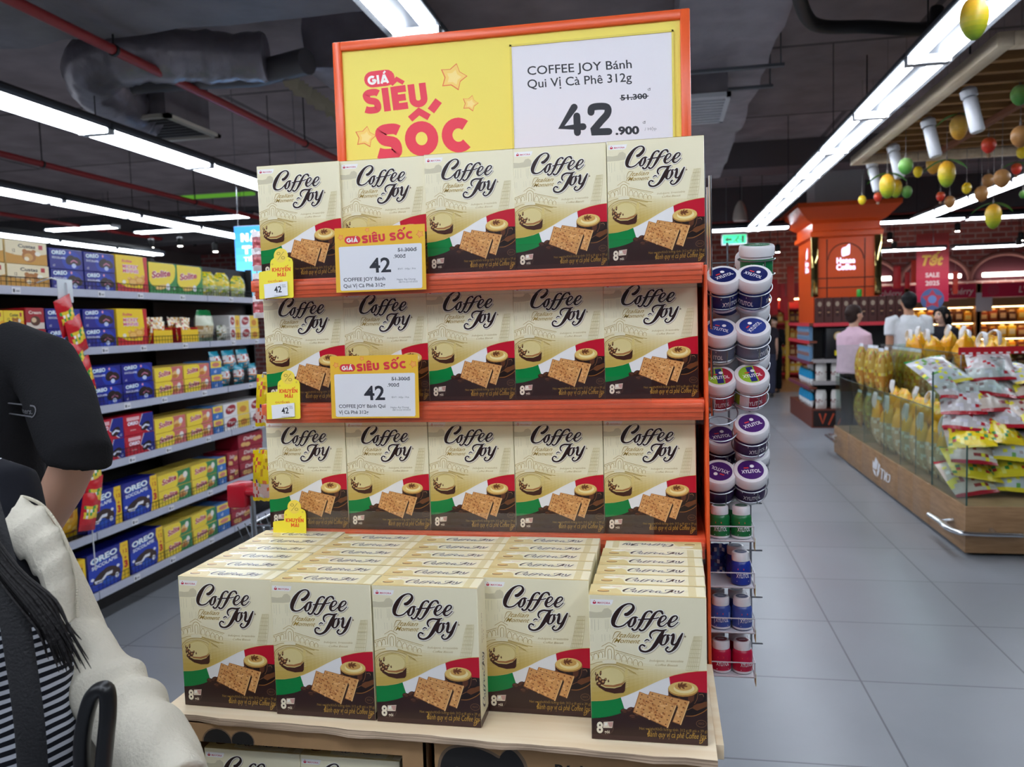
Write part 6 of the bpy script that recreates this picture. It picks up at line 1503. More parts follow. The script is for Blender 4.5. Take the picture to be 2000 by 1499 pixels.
for k in range(8):
    cbag(m_orange, 'carrier_bag', 2.52+.16*(k % 2), 6.95+.31*k, 1.0+.02*(k % 3), BACKX+rnd.uniform(-.5, .5), f'orange white-handled carrier bag atop the counter, {ORD[k]} from near end', 'snack bag', 'orange carrier bags on top', (rnd.uniform(-14, 14), rnd.uniform(-10, 10)), 1.2, (.22, .26))
    cbag(m_tall, 'snack_sack', 2.62+.1*(k % 2), 6.95+.31*k, .657, BACKX, f'clear snack sack below the orange carrier bags, {ORD[k]} from the near end', 'snack bag', 'sacks below the carrier bags', (0, 0), (1, 1, .95))
# near bin: heap of flat bags
m_flat = []
for i, (c, oth) in enumerate((((196, 190, 190), [(230, 226, 230), (150, 120, 120), (176, 30, 44), (210, 206, 216)]), ((206, 190, 176), [(240, 236, 236), (170, 140, 120), (236, 220, 60), (150, 60, 60)]), ((244, 218, 40), [(236, 200, 30), (210, 40, 40), (250, 236, 120), (60, 150, 70)]), ((200, 200, 206), [(120, 170, 90), (236, 226, 70), (226, 226, 236), (170, 150, 150)]))):
    m_flat.append(bag_mesh('nut_bag', .26, .34, .085, cf_bands((.07, (176, 24, 40) if i < 2 else (240, 210, 40)), (.93, speck(c, oth, s=1.1)), (1, (176, 24, 40) if i < 2 else (40, 140, 70))), 100+i, nu=12, nv=14, wrinkle=.018))
wd_ = ['clear nut bag with red seam', 'clear mixed nut bag', 'yellow candy bag', 'clear bag with yellow and green label']
rr_ = random.Random(12); layers = [(.335, 5.62, 5.95, 3, [1, 3, 2]), (.43, 5.66, 6.0, 3, [2, 2, 3]), (.53, 5.68, 6.05, 3, [1, 3, 2]), (.63, 5.74, 6.1, 3, [2, 2, 1]), (.73, 5.84, 6.16, 3, [0, 0, 1]), (.83, 5.92, 6.2, 3, [0, 1, 0]), (.93, 6.0, 6.26, 3, [0, 0, 1]), (1.03, 6.1, 6.32, 3, [3, 0, 3])]
cp_('bin_riser', MB().box(2.2, CX1-.05, 6.3, 6.62, CB, .98), OAK)
for li, (z, y0_, y1_, n, ks) in enumerate(layers):
    for k in range(n+2):
        kk = ks[k % 3]; x = 2.02+.265*k+rr_.uniform(-.02, .02)
        cbag(m_flat[kk], 'nut_bag', x, y0_+.02*(k % 2)+.10, z+.015*(k % 2), rr_.uniform(-.35, .35), f'{wd_[kk]}, {ORD[k]} from aisle in {"bottom" if li == 0 else "top" if li == 7 else ORD[li]+" higher"} layer, near heap', 'snack bag', 'bags heaped in the near bin', (-62+rr_.uniform(-10, 10), rr_.uniform(-10, 10)), rr_.uniform(1.05, 1.2))
a = Art(); a.rect(0, 0, .48, .05, (200, 24, 40), 1)
for k in range(9): a.rect(.02+.05*k, .004, .045+.05*k, .016, (246, 240, 240), 2)
t = thing('sign_strip', 'red sign strip standing above the heaped bags in the near bin', 'sign', (2.12, 6.42, 1.22)); MB().box(0, .48, 0, .006, 0, .055, (196, 24, 40)).art(a, (0, 0, 0), (1, 0, 0), (0, 0, 1), (0, -1, 0)).build('strip', PAPER, t)
for x in (.02, .46): MB().tube([(x, .008, .02), (x, .008, -.24)], .004, 6).build('post', CHROME, t)

# ------------------------------------------------------------------ orange coffee kiosk
KO = mat('kiosk_orange', (222, 84, 30), rough=.28); KP = mat('kiosk_pale', (240, 176, 160), rough=.3); BRASS = mat('brass_mirror', (190, 170, 110), rough=.06, metal=1.0); GROOVE = mat('groove', (70, 24, 10), rough=.6)
ks = thing('coffee_kiosk', 'orange coffee kiosk tower with cornice and white lettering around the column', 'kiosk', (2.47, 12.2, 0))
def kp(name, mb, m, par=ks): return mb.build(name, m, par, loc=(-2.47, -12.2, 0))
X0, X1, Y0, Y1 = 2.06, 2.90, 11.86, 13.1; ZB_, ZT_ = 1.72, 2.95
def ring_box(mb, x0, x1, y0, y1, z0, z1, hx0=2.13, hx1=2.81, hy0=12.19, hy1=12.86):
    mb.box(x0, x1, y0, hy0, z0, z1); mb.box(x0, x1, hy1, y1, z0, z1); mb.box(x0, hx0, hy0, hy1, z0, z1); mb.box(hx1, x1, hy0, hy1, z0, z1); return mb
body = kp('tower', ring_box(MB(), X0, X1, Y0, Y1, 1.40, ZT_), KO)
mb = MB()
prof = [(.0, 2.58), (.05, 2.60), (.05, 2.66), (.02, 2.68), (.02, 2.78), (.09, 2.82), (.24, 2.98), (.24, 3.04), (0, 3.04)]
for (d0, z0_), (d1, z1_) in zip(prof, prof[1:]):
    A_ = [(X0-d0, Y0-d0, z0_), (X1+d0, Y0-d0, z0_), (X1+d0, Y1+d0, z0_), (X0-d0, Y1+d0, z0_)]; B_ = [(X0-d1, Y0-d1, z1_), (X1+d1, Y0-d1, z1_), (X1+d1, Y1+d1, z1_), (X0-d1, Y1+d1, z1_)]
    for i in range(4): j = (i+1) % 4; mb.add([A_[i], A_[j], B_[j], B_[i]], [(0, 1, 2, 3)])
kp('cornice', mb, KO)
for x in (X0+.015, X1-.015):
    kp('mirror_pilaster', MB().rbox(x-.05 if x < 2.4 else x-.04, x+.04 if x < 2.4 else x+.05, Y0-.03, Y0-.002, 1.78, 2.62, r=.006), BRASS)
mb = MB()
for x in (2.235, 2.725): mb.box(x-.006, x+.006, Y0-.004, Y0-.0005, 1.74, 2.56)
for z in (1.90, 2.03): mb.box(X0+.06, X1-.06, Y0-.004, Y0-.0005, z-.006, z+.006)
pts = [(2.25, 2.28)]+[(2.48+.23*math.cos(t), 2.28+.22*math.sin(t)) for t in [PI-PI*k/16 for k in range(17)]]+[(2.71, 2.28)]
mb.tube([(p[0], Y0-.002, p[1]) for p in pts], .006, 6)
kp('panel_grooves', mb, GROOVE)
a = Art(); WL = (236, 232, 255)
a.poly(smooth_path([(-.05, .10), (-.052, .20), (.0, .225), (.05, .26), (.052, .16), (.045, .12), (.0, .105)], 4, True), WL, 1)
a.text('Honee', 0, 0.005, w=.24, h=.075, col=WL, layer=1, align='c', bold=.05); a.text('Coffee', 0, -.085, w=.25, h=.075, col=WL, layer=1, align='c', bold=.05)
lm = bpy.data.materials.new('kiosk_letters'); lm.use_nodes = True; lm.node_tree.nodes['Principled BSDF'].inputs['Base Color'].default_value = L(WL); lm.node_tree.nodes['Principled BSDF'].inputs['Emission Color'].default_value = L((226, 216, 255)); lm.node_tree.nodes['Principled BSDF'].inputs['Emission Strength'].default_value = .8
kp('letters', MB().art(a, (2.48, Y0-.006, 2.225), (1, 0, 0), (0, 0, 1), (0, -1, 0)), lm)
kp('letters', MB().art(a, (X0-.006, 12.35, 2.225), (0, -1, 0), (0, 0, 1), (-1, 0, 0)), lm)
# shelving round the tower foot
sx0, sx1, sy0, sy1 = 1.98, 3.20, 11.55, 13.45
SHV = mat('kiosk_shelf', (120, 60, 40), rough=.5); SHP = mat('kiosk_shelf_lip', (216, 60, 72), rough=.4); SHG = mat('grey_shelf', (170, 164, 164), rough=.4)
kp('base', ring_box(MB(), sx0, sx1, sy0, sy1, 0, .25), mat('kiosk_base', (112, 52, 36), rough=.5))
a = Art(); rr_ = random.Random(2)
for k in range(9): a.stroke([(.06+k*.12, .05, .022), (.12+k*.12, .19, .022)] if k % 3 else [(.06+k*.12, .19, .022), (.10+k*.12, .06, .022), (.14+k*.12, .19, .022)], (206, 78, 44), 2, smooth=False)
kp('base_pattern', MB().box(sx0+.02, sx1, sy0-.006, sy0-.001, .02, .235, (34, 20, 18)).art(a, (sx0+.04, sy0-.006, 0), (1, 0, 0), (0, 0, 1), (0, -1, 0)), PAPER)
for z, m, lm_ in ((.63, SHG, SHG), (.93, SHG, SHG), (1.42, SHV, SHP)):
    sh = kp('front_shelf', MB().box(sx0+.02, sx1, sy0, Y0-.002, z-.03, z), m); MB().box(sx0+.02, sx1, sy0-.006, sy0-.0005, z-.045, z+.004).build('shelf_lip', lm_, sh, loc=(-2.47, -12.2, 0) if False else None)
for z in (.55, .90, 1.18, 1.42):
    sh = kp('side_shelf', MB().box(sx0-.02, X0-.002, sy0+.05, sy1, z-.03, z), SHV); MB().box(sx0-.026, sx0-.0205, sy0+.05, sy1, z-.04, z+.004).build('shelf_lip', mat('lip_purple', (126, 60, 84), rough=.4) if z < 1 else SHP, sh)
kp('inner_wall', MB().box(X0, X1+.28, Y0+.001, Y0+.02, .25, 1.40), BLACK_METAL)
def F_coffee(w, h):
    a = Art(clip=(0, 0, w, h)); a.rect(0, 0, w, h, (84, 50, 46), 0); a.ell(w*.5, h*.75, w*.25, h*.1, (170, 150, 130), 1); a.rect(w*.3, h*.25, w*.7, h*.55, (60, 34, 32), 1); a.rect(w*.35, h*.4, w*.65, h*.44, (190, 150, 110), 2); return a
def F_black(w, h):
    a = Art(clip=(0, 0, w, h)); a.rect(0, 0, w, h, (34, 28, 28), 0); a.ell(w*.5, h*.72, w*.3, h*.13, (206, 190, 170), 1); a.rect(w*.35, h*.3, w*.65, h*.36, (150, 110, 90), 2); return a
for k in range(10):
    pack('coffee_carton', F_coffee if k != 8 else F_black, .106, .34, .10, (70, 40, 36), (2.09+k*.112, 11.575, 1.4206), 0, f'dark brown coffee carton on the kiosk shelf, {ordinal(k, 10)}' if k != 8 else 'black coffee carton with pale emblem near the right end of the kiosk shelf', 'coffee box', 'coffee cartons on the kiosk')
def F_bluecan(w, h):
    a = Art(clip=(0, 0, w, h)); a.rect(0, 0, w, h, (120, 160, 196), 0); a.rect(0, h*.35, w, h*.6, (170, 110, 80), 1); a.rect(0, h*.8, w, h, (80, 150, 190), 1); return a
for lv, z in enumerate((.9006, 1.1806)):
    for k in range(9):
        pack('coffee_tin', F_bluecan, .085, .20, .05, (110, 150, 186), (sx0-.015, 11.72+k*.11, z), -PI/2, f'blue coffee pack, {ORD[k]} from near corner on {("lower", "upper")[lv]} kiosk side shelf', 'coffee box', 'blue coffee packs on the kiosk side')
m_cb = bag_mesh('coffee_bag', .13, .24, .07, cf_bands((.45, speck((236, 238, 240), [(150, 110, 80), (246, 246, 248)], s=.7)), (.9, (40, 150, 200)), (1, (30, 90, 90))), 120, pinch=.25)
for lv, z in enumerate((.252, .552)):
    for k in range(6): obj_of(m_cb, 'coffee_bag', (sx0+.035, 11.74+k*.17, z), -PI/2+rnd.uniform(-.15, .15), f'blue and white coffee bag, {ORD[k]} from near corner, {("bottom", "second")[lv]} kiosk side shelf', 'coffee bag', 'blue coffee bags on the kiosk side')
m_wb = bag_mesh('white_coffee_bag', .14, .26, .07, cf_bands((.3, (236, 232, 226)), (.5, speck((236, 232, 226), [(150, 70, 60), (236, 232, 226)])), (1, (240, 236, 230))), 125, pinch=.2)
for lv, z in enumerate((.252, .632)):
    for k in range(5): obj_of(m_wb, 'white_coffee_bag', (2.12+k*.2, 11.66, z), rnd.uniform(-.1, .1), f'white coffee bag, {ordinal(k, 5)} on the {("bottom", "second")[lv]} front kiosk shelf', 'coffee bag', 'white coffee bags on the kiosk front')
cm = thing('coffee_machine', 'black coffee machine with round gauge and yellow notice on the kiosk', 'coffee machine', (2.33, 11.69, .93))
MB().rbox(-.16, .16, -.12, .14, 0, .42, r=.01).build('machine_body', BLACK_PLASTIC, cm)
a = Art(); a.ell(0, .31, .062, .062, (196, 160, 90), 1); a.ell(0, .31, .048, .048, (226, 220, 206), 2); a.ell(0, .31, .02, .02, (150, 140, 120), 3); a.rect(-.05, .05, .08, .12, (250, 226, 30), 1)
MB().art(a, (0, -.12, 0), (1, 0, 0), (0, 0, 1), (0, -1, 0)).build('gauge_and_notice', PAPER, cm); MB().lathe([(.03, .16), (.03, .24)], 14, M=Matrix.Translation((0, -.14, 0))).build('spout', CHROME, cm)
# red standing banner at the kiosk's back corner / green can on the cartons
o = MB().lathe([(.03, 0), (.034, .01), (.034, .08), (.028, .10)], 16, (60, 170, 60)).build('green_tin', PRINT, loc=(2.60, 11.62, 1.7612)); tag(o, 'small green tin standing on top of the brown coffee cartons', 'tin')

# ------------------------------------------------------------------ brick shop front with lit shelves at the back
FY = 21.0; SW = mat('shelf_wood', (146, 108, 72), rough=.5); PINK = (206, 30, 80)
def cube_mesh(name, w, h, d, c1, c2):
    mb = MB().rbox(-w/2, w/2, 0, d, 0, h*.84, r=.01, seg=1, col=c1); mb.lathe([(w*.28, h*.84), (w*.3, h*.88), (w*.3, h*.98), (w*.2, h)], 10, c2, M=Matrix.Translation((0, d/2, 0))); mb.box(-w*.36, w*.36, -.004, 0, h*.2, h*.6, c2)
    me = mb.mesh(name); me.materials.append(PRINT); return me
PM = [cube_mesh('jar_pack', .17, .26, .10, c1, c2) for c1, c2 in (((226, 150, 40), (246, 220, 120)), ((120, 50, 30), (226, 170, 80)), ((240, 200, 60), (250, 240, 200)), ((160, 70, 40), (236, 200, 140)), ((90, 44, 34), (216, 180, 140)))]
units = [(4.2, 5.75, 'nearest the kiosk'), (5.78, 7.33, 'in the middle'), (7.36, 8.91, 'at the right edge')]
for ui, (xa, xb, w_) in enumerate(units):
    t = thing('lit_shelf_unit', f'wooden lit wall shelf unit with pink header {w_} of the brick front', 'wall shelf', ((xa+xb)/2, FY, 0), 0, 'lit shelf units on the brick wall')
    hw = (xb-xa)/2
    for s in (-1, 1): MB().box(s*hw-.05, s*hw+.05, -.05, .5, 0, 2.15).build('side_post', SW, t)
    MB().box(-hw+.05, hw-.05, -.05, .5, 1.62, 1.80).build('top_board', SW, t); MB().box(-hw+.05, hw-.05, .46, .5, 0, 1.62).build('back_board', mat('warm_back', (190, 130, 70), rough=.7), t)
    a = Art(); a.rect(-hw+.07, 0, hw-.07, .30, PINK, 1); a.ell(-hw*.62, .15, .13, .13, (190, 60, 90), 2); a.text('L’chérry', .06, .08, w=.62, h=.15, col=(250, 220, 226), layer=2, bold=.02, shear=.2)
    MB().box(-hw+.05, hw-.05, -.06, .0, 1.82, 2.15, PINK).art(a, (0, -.06, 1.83), (1, 0, 0), (0, 0, 1), (0, -1, 0)).build('pink_header', PAPER, t)
    for z in (.12, .50, .88, 1.26):
        MB().box(-hw+.05, hw-.05, 0, .46, z-.03, z).build('shelf', SW, t)
    for z in (.84, 1.22, 1.60): MB().box(-hw+.08, hw-.08, .03, .06, z-.02, z-.003).build('shelf_light', WARM, t)
    for si, z in enumerate((.12, .50, .88, 1.26)):
        for k in range(7):
            x = -hw+.16+k*(2*hw-.32)/6; obj_of(PM[(k//2+si*2+ui) % 5], 'jar_pack', ((xa+xb)/2+x, FY+.10, z+.0005), 0, f'amber pack, {ordinal(k, 7)} on {("bottom", "second", "third", "top")[si]} shelf, lit unit {w_}', 'jar', 'amber packs on the lit shelves', (1, 1, 1.15 if (k+si) % 3 else .95))
    # arch niche in the bricks above
    n = 18; cx = (xa+xb)/2; R = hw*1.02
    mb = MB(); pts = [(cx+R*math.cos(PI*k/n), 2.25+.62*math.sin(PI*k/n)) for k in range(n+1)]
    mb.add([(p[0], 21.57, p[1]) for p in pts], [tuple(range(n+1))]); 
    at_ = thing('wall_arch', f'dark red arched niche with pale rim above the lit shelves {w_}', 'wall arch', (cx, 21.5, 2.25), 0, 'arches in the brick wall')
    mb.build('niche', mat('niche_maroon', (74, 22, 36), rough=.8), at_, loc=(-cx, -21.5, -2.25))
    MB().tube([(p[0]-cx, .04, p[1]-2.25) for p in pts], .06, 8, ry=.05).build('arch_rim', mat('arch_brick', (150, 104, 100), rough=.8), at_)
    MB().rbox(-R*.7, R*.7, -.12, -.04, .06, .16, r=.02).build('arch_light', emit_mat('arch_glow', (255, 246, 232), 5.0), at_)
o = MB().rbox(0, .36, 0, .004, 0, .44, r=.001, col=(206, 206, 216)).build('paper_notice', PAPER, loc=(onY(1922, 600, 20.94).x-.18, 20.9455, onY(1922, 600, 20.94).z-.1)); tag(o, 'pale paper notice hanging in front of the lit shelves at right', 'notice')
# red festive shelf left of the kiosk
t = thing('festive_shelf', 'red and yellow festive shelf seen left of the kiosk', 'wall shelf', (3.3, 20.4, 0)); fx0, fx1 = onY(1490, 620, 20.4).x, onY(1585, 620, 20.4).x
RR = mat('festive_red', (206, 40, 44), rough=.4); YY = mat('festive_yellow', (240, 196, 70), rough=.4)
def fp(name, mb, m): return mb.build(name, m, t, loc=(-3.3, -20.4, 0))
for x in (fx0, (fx0+fx1)/2, fx1): fp('post', MB().box(x-.04, x+.04, 20.36, 20.44, 0, 2.0), YY)
fp('header', MB().box(fx0, fx1, 20.34, 20.40, 1.95, 2.3), RR); fp('back_board', MB().box(fx0, fx1, 20.78, 20.82, 0, 1.95), RR)
for si, z in enumerate((.15, .55, .95, 1.35, 1.7)):
    fp('shelf', MB().box(fx0, fx1, 20.4, 20.78, z-.04, z), RR)
    if z < 1.6:
        for k in range(7): obj_of(PM[(k//2+si) % 4], 'jar_pack', (fx0+.14+k*(fx1-fx0-.28)/6, 20.5, z+.0005), 0, f'yellow and red pack, {ordinal(k, 7)} on the {ORD[si]} tier of the festive shelf', 'jar', 'packs on the festive shelf', (.8, 1, 1))
fp('shelf_light', MB().box(fx0+.1, fx1-.1, 20.42, 20.46, 1.90, 1.93), WARM)
# hanging red banner and ornaments
def hang(name, mb_parts, px, py, Y, lab, cat, grp=None, top=RZ):
    p = onY(px, py, Y); t = thing(name, lab, cat, tuple(p), 0, grp)
    for nm, mb, m in mb_parts: mb.build(nm, m, t)
    MB().tube([(0, 0, 0.02), (0, 0, top-.004-p.z)], .0035, 5).build('cord', mat_cord, t); return t
mat_cord = mat('cord', (120, 112, 108), rough=.6)
a = Art()
for k in range(6): a.rect(-.30, -1.35+k*.225, .30, -1.35+(k+1)*.225, mixc((206, 30, 70), (226, 90, 84), k/5), 1)
a.text('Tết', -.2, -.62, w=.4, h=.2, col=(250, 196, 80), layer=2, bold=.04, shear=.3); a.text('SALE', 0, -.86, w=.26, h=.09, col=(250, 226, 220), layer=2, align='c', bold=.03); a.text('2025', 0, -1.02, w=.26, h=.09, col=(250, 226, 220), layer=2, align='c', bold=.03)
a.ell(0, -1.30, .22, .22, (90, 110, 160), 3); a.star(0, -1.30, .2, (200, 70, 90), 4); a.ell(0, -1.30, .08, .08, (120, 150, 210), 5)
hang('festive_banner', [('banner_cloth', MB().box(-.30, .30, 0, .01, -1.35, 0, (206, 40, 70)).art(a, (0, 0, 0), (1, 0, 0), (0, 0, 1), (0, -1, 0)), PAPER)], 1822, 456, 17.5, 'long red festive banner hanging right of the kiosk', 'banner')
om = lambda w, h, c: MB().rbox(-w/2, w/2, -.02, .02, -h, 0, r=.015, col=c)
for k, (px, py, hh) in enumerate(((1752, 520, .55), (1772, 532, .4), (1787, 508, .55), (1802, 540, .6), (1842, 520, .55), (1866, 530, .55), (1512, 545, .9), (1528, 556, .7), (1544, 520, .9), (1535, 580, .6))):
    c = (226, 70, 48) if k % 3 == 2 else (196, 34, 40)
    hang('festive_tag', [('tag_card', om(.10 if k % 2 else .15, hh*.85, c), PAPER)], px, py, 18.2, f'red hanging festive ornament, {ordinal(k, 6) if k < 6 else ordinal(k-6, 4)} of cluster {"right" if k < 6 else "left"} of kiosk', 'festive ornament', 'red hanging ornaments')
# ceiling-hung spotlights, far right
for k, (px, py) in enumerate(((1504, 494), (1519, 493), (1738, 470), (1746, 488), (1870, 452), (1994, 470), (1990, 480))):
    spot_far(px, py, 16.0, f'small far spotlight over the brick front, {ordinal(k, 7)}', 'spotlights over the brick front')
for k in range(3):
    p = onY(1778, 485, 16.5); rod_up(lamp((p.x+1.32*k, 16.5, p.z), PI/2, f'far white ceiling light before the brick wall, {ORD[k]} hung', 'lights before the brick wall'))

# ------------------------------------------------------------------ timber pergola with hanging fruit above the counter
PALEW = wood_mat('pale_timber', (206, 186, 156), (226, 208, 180), scale=(8, 1, 8), rough=.6); SLAT = wood_mat('slat_timber', (136, 96, 54), (170, 126, 74), scale=(1, 8, 8), rough=.6)
PZ0 = 2.93
pg = thing('pergola', 'pale timber pergola with brown slats hanging over the snack counter', 'pergola', (2.8, 6.3, PZ0))
def pp_(name, mb, m): return mb.build(name, m, pg, loc=(-2.8, -6.3, -PZ0))
pp_('edge_beam', MB().rbox(1.72, 1.80, 4.70, 8.05, PZ0-.035, PZ0+.04, r=.004), PALEW); pp_('edge_beam', MB().rbox(1.80, 4.3, 4.70, 4.78, PZ0-.035, PZ0+.04, r=.004), PALEW); pp_('edge_beam', MB().rbox(1.80, 4.3, 7.97, 8.05, PZ0-.035, PZ0+.04, r=.004), PALEW)
for k in range(13): pp_('slat', MB().box(1.80, 4.3, 4.95+k*.24, 5.01+k*.24, PZ0+.03, PZ0+.08), SLAT)
for x in (2.4, 3.2): pp_('cross_rib', MB().box(x, x+.05, 4.78, 7.97, PZ0-.01, PZ0+.03), mat('rib_red', (126, 72, 44), rough=.6))
for x, y in ((1.76, 5.2), (1.76, 7.6), (4.2, 5.2), (4.2, 7.6)): pp_('hanger_rod', MB().tube([(x, y, PZ0+.08), (x, y, RZ-.004)], .006, 6), BLACK_METAL)
for k, (px, py) in enumerate(((1891, 160), (1812, 220), (1744, 272), (1702, 312))):
    p = onX(px, py, 1.90); t = thing('track_spotlight', f'white cylinder spotlight under the pergola edge, {ORD[k]} from the near end', 'spotlight', (1.90, p.y, PZ0-.02), (math.radians(-8), math.radians(-10), 0), 'white pergola spotlights')
    MB().lathe([(.045, -.045), (.05, -.04), (.05, 0.0), (.03, .02)], 16).build('mount', WHITE_METAL, t); MB().lathe([(.036, -.27), (.042, -.26), (.042, -.06), (.035, -.05)], 18).build('lamp_body', WHITE_METAL, t); MB().lathe([(.001, -.268), (.034, -.268), (.034, -.262)], 16).build('lens', mat('lens_grey', (200, 200, 196), rough=.2), t)
FR = {
 'mango': ([(0, (120, 160, 40)), (.35, (206, 190, 40)), (.7, (244, 190, 50)), (1, (240, 170, 60))], .62, .20), 'yellow_mango': ([(0, (214, 150, 40)), (.5, (246, 196, 80)), (1, (250, 206, 130))], .70, .18),
 'guava': ([(0, (60, 130, 50)), (.5, (120, 176, 80)), (1, (170, 206, 140))], .84, .13), 'sapodilla': ([(0, (150, 100, 50)), (.5, (190, 136, 76)), (1, (206, 150, 96))], .82, .14),
 'lemon': ([(0, (240, 214, 40)), (1, (236, 190, 30))], .80, .10), 'cashew_apple': ([(0, (206, 40, 30)), (.5, (226, 70, 36)), (1, (236, 120, 70))], .86, .12),
}
def fruit_mesh(kind):
    stops, asp, L_ = FR[kind]; n = 14; prof = []; cols = []
    for i in range(n+1):
        t = .5-.5*math.cos(PI*i/n); r = math.sqrt(max(0, 4*t*(1-t)))*asp/2*(1+.22*(t-.5)); prof.append((max(.004, r*L_), -L_+t*L_))
        if i < n:
            for (a0, c0), (a1, c1) in zip(stops, stops[1:]):
                if a0 <= min(1, t+.02) <= a1: cols.append(mixc(c0, c1, (min(1, t+.02)-a0)/(a1-a0))); break
    mb = MB().lathe(prof, 18, cols, sy=.86)
    if kind == 'cashew_apple': mb.lathe([(.004, -L_-.035), (.016, -L_-.03), (.018, -L_-.012), (.006, -L_+.004)], 10, (150, 110, 80))
    me = mb.mesh(kind); me.materials.append(FRUIT); return me
FM = {k: fruit_mesh(k) for k in FR}
leafM = mat('leaf', (70, 140, 50), rough=.4)
def leaf_mb(L0, ang, droop):
    mb = MB(); vs = []; n = 6
    for i in range(n+1):
        t = i/n; w = .028*math.sin(PI*min(1, t*.95+.05)); x = L0*t; z = -droop*t*t
        vs += [(x*math.cos(ang)-w*math.sin(ang), x*math.sin(ang)+w*math.cos(ang), z), (x*math.cos(ang), x*math.sin(ang), z-.006), (x*math.cos(ang)+w*math.sin(ang), x*math.sin(ang)-w*math.cos(ang), z)]
    fs = []
    for i in range(n): fs += [(3*i, 3*i+1, 3*i+4, 3*i+3), (3*i+1, 3*i+2, 3*i+5, 3*i+4)]
    return mb.add(vs, fs, smooth=True)
FL = [(1903, 36, 75, 'mango', 0, 'large mango hanging highest, near the camera at upper right'), (1992, 186, 36, 'guava', 0, 'green guava cut by the right edge, upper one'), (1909, 225, 40, 'yellow_mango', 0, 'round yellow mango beside the nearest white spotlight'), (1873, 249, 44, 'yellow_mango', 1, 'pale yellow mango with a gleam, left of the round one'),
 (1820, 264, 32, 'yellow_mango', 0, 'orange-yellow mango under the second white spotlight'), (1931, 284, 28, 'cashew_apple', 0, 'red cashew apple hanging alone under the slats'), (1993, 267, 38, 'sapodilla', 0, 'brown-yellow fruit cut by the right edge'), (1996, 298, 22, 'lemon', 0, 'small yellow fruit at right edge below the brown one'),
 (1769, 325, 30, 'guava', 0, 'green guava between the spotlights and the mango pair'), (1705, 336, 22, 'guava', 0, 'small green guava beside the farthest white spotlight'), (1793, 336, 20, 'lemon', 0, 'small yellow lemon right of the green guava'), (1823, 321, 35, 'yellow_mango', 0, 'slim yellow mango left of the big leafy one'),
 (1849, 340, 47, 'mango', 1, 'big yellow mango with green leaf, centre of the group'), (1733, 364, 44, 'mango', 1, 'front mango of the yellow-green pair over the kiosk'), (1750, 368, 34, 'mango', 0, 'rear mango of the yellow-green pair over the kiosk'), (1771, 375, 22, 'guava', 0, 'lowest green guava right of the mango pair'),
 (1715, 385, 17, 'cashew_apple', 0, 'small red fruit left of the mango pair'), (1684, 391, 17, 'lemon', 0, 'yellow lemon hanging just above the kiosk cornice'), (1837, 384, 17, 'cashew_apple', 0, 'small red fruit below the big leafy mango'), (1855, 395, 22, 'sapodilla', 0, 'brown sapodilla below the big leafy mango'),
 (1888, 368, 20, 'lemon', 0, 'small yellow fruit right of the big leafy mango'), (1930, 353, 24, 'sapodilla', 0, 'darker brown sapodilla behind two lighter ones'), (1917, 379, 28, 'sapodilla', 0, 'brown sapodilla in front of the far light row'), (1957, 349, 33, 'sapodilla', 0, 'large tan sapodilla beside the far light row'),
 (1985, 330, 20, 'cashew_apple', 1, 'dark red fruit at upper right of the tan sapodilla'), (1940, 423, 44, 'mango', 1, 'yellow and green mango hanging lowest of all at right'), (1998, 380, 14, 'guava', 0, 'green leafy fruit at right edge, lower one')]
for px, py, s, kind, leaf, lab in FL:
    L_ = FR[kind][2]; Y = max(4.9, min(8.4, FPX*L_/s)) if s < 60 else 3.45; p = onY(px, py, Y); sc = s*Y/FPX/L_*1.0
    t = thing('hanging_'+kind if False else kind, lab, 'fruit', (p.x, p.y, p.z+L_*sc/2), 0, 'artificial fruit hanging under the pergola')
    o = bpy.data.objects.new('fruit_body', FM[kind]); COL.objects.link(o); o.parent = t; o.scale = (sc,)*3
    top = RZ-.004
    MB().tube([(0, 0, -.01), (0, 0, .03)], .006, 6).build('stem', mat_cord, t); MB().tube([(0, 0, .02), (0, 0, top-(p.z+L_*sc/2))], .0018, 4).build('thread', mat_cord, t)
    if leaf:
        for an in (0.2, 2.6): leaf_mb(.16*sc, an, .07).build('leaf', leafM, t, loc=(0, 0, .01))
# ------------------------------------------------------------------ people
def fuse(mb, voxel, smooth=6, wob=0.0, wob_s=6.0, seed=0, dirw=None):
    """one continuous surface from overlapping closed volumes"""
    me = mb.mesh('tmp'); ob = bpy.data.objects.new('tmp', me); COL.objects.link(ob)
    m = ob.modifiers.new('r', 'REMESH'); m.mode = 'VOXEL'; m.voxel_size = voxel
    s = ob.modifiers.new('s', 'SMOOTH'); s.factor = 0.5; s.iterations = smooth
    dg = bpy.context.evaluated_depsgraph_get(); dg.update(); out = bpy.data.meshes.new_from_object(ob.evaluated_get(dg))
    bpy.data.objects.remove(ob); bpy.data.meshes.remove(me)
    if wob:
        nv = len(out.vertices); no = [v.normal.copy() for v in out.vertices]
        for v, n in zip(out.vertices, no):
            c = v.co
            k = noise.noise(Vector((c.x*wob_s+seed, c.y*wob_s, c.z*wob_s*1.3)))+.55*noise.noise(Vector((c.x*wob_s*2.4, c.y*wob_s*2.4+seed, c.z*wob_s*2.0)))
            v.co = c+n*(wob*k)
    out.polygons.foreach_set('use_smooth', [True]*len(out.polygons)); out.update(); return out
def paint(me, f):
    at = me.color_attributes.new('Col', 'FLOAT_COLOR', 'POINT'); arr = []
    for v in me.vertices: arr += L(f(v.co))
    at.data.foreach_set('color', arr)
def mesh_obj(me, name, m, parent):
    me.name = name; me.materials.append(m); o = bpy.data.objects.new(name, me); COL.objects.link(o); o.parent = parent; return o
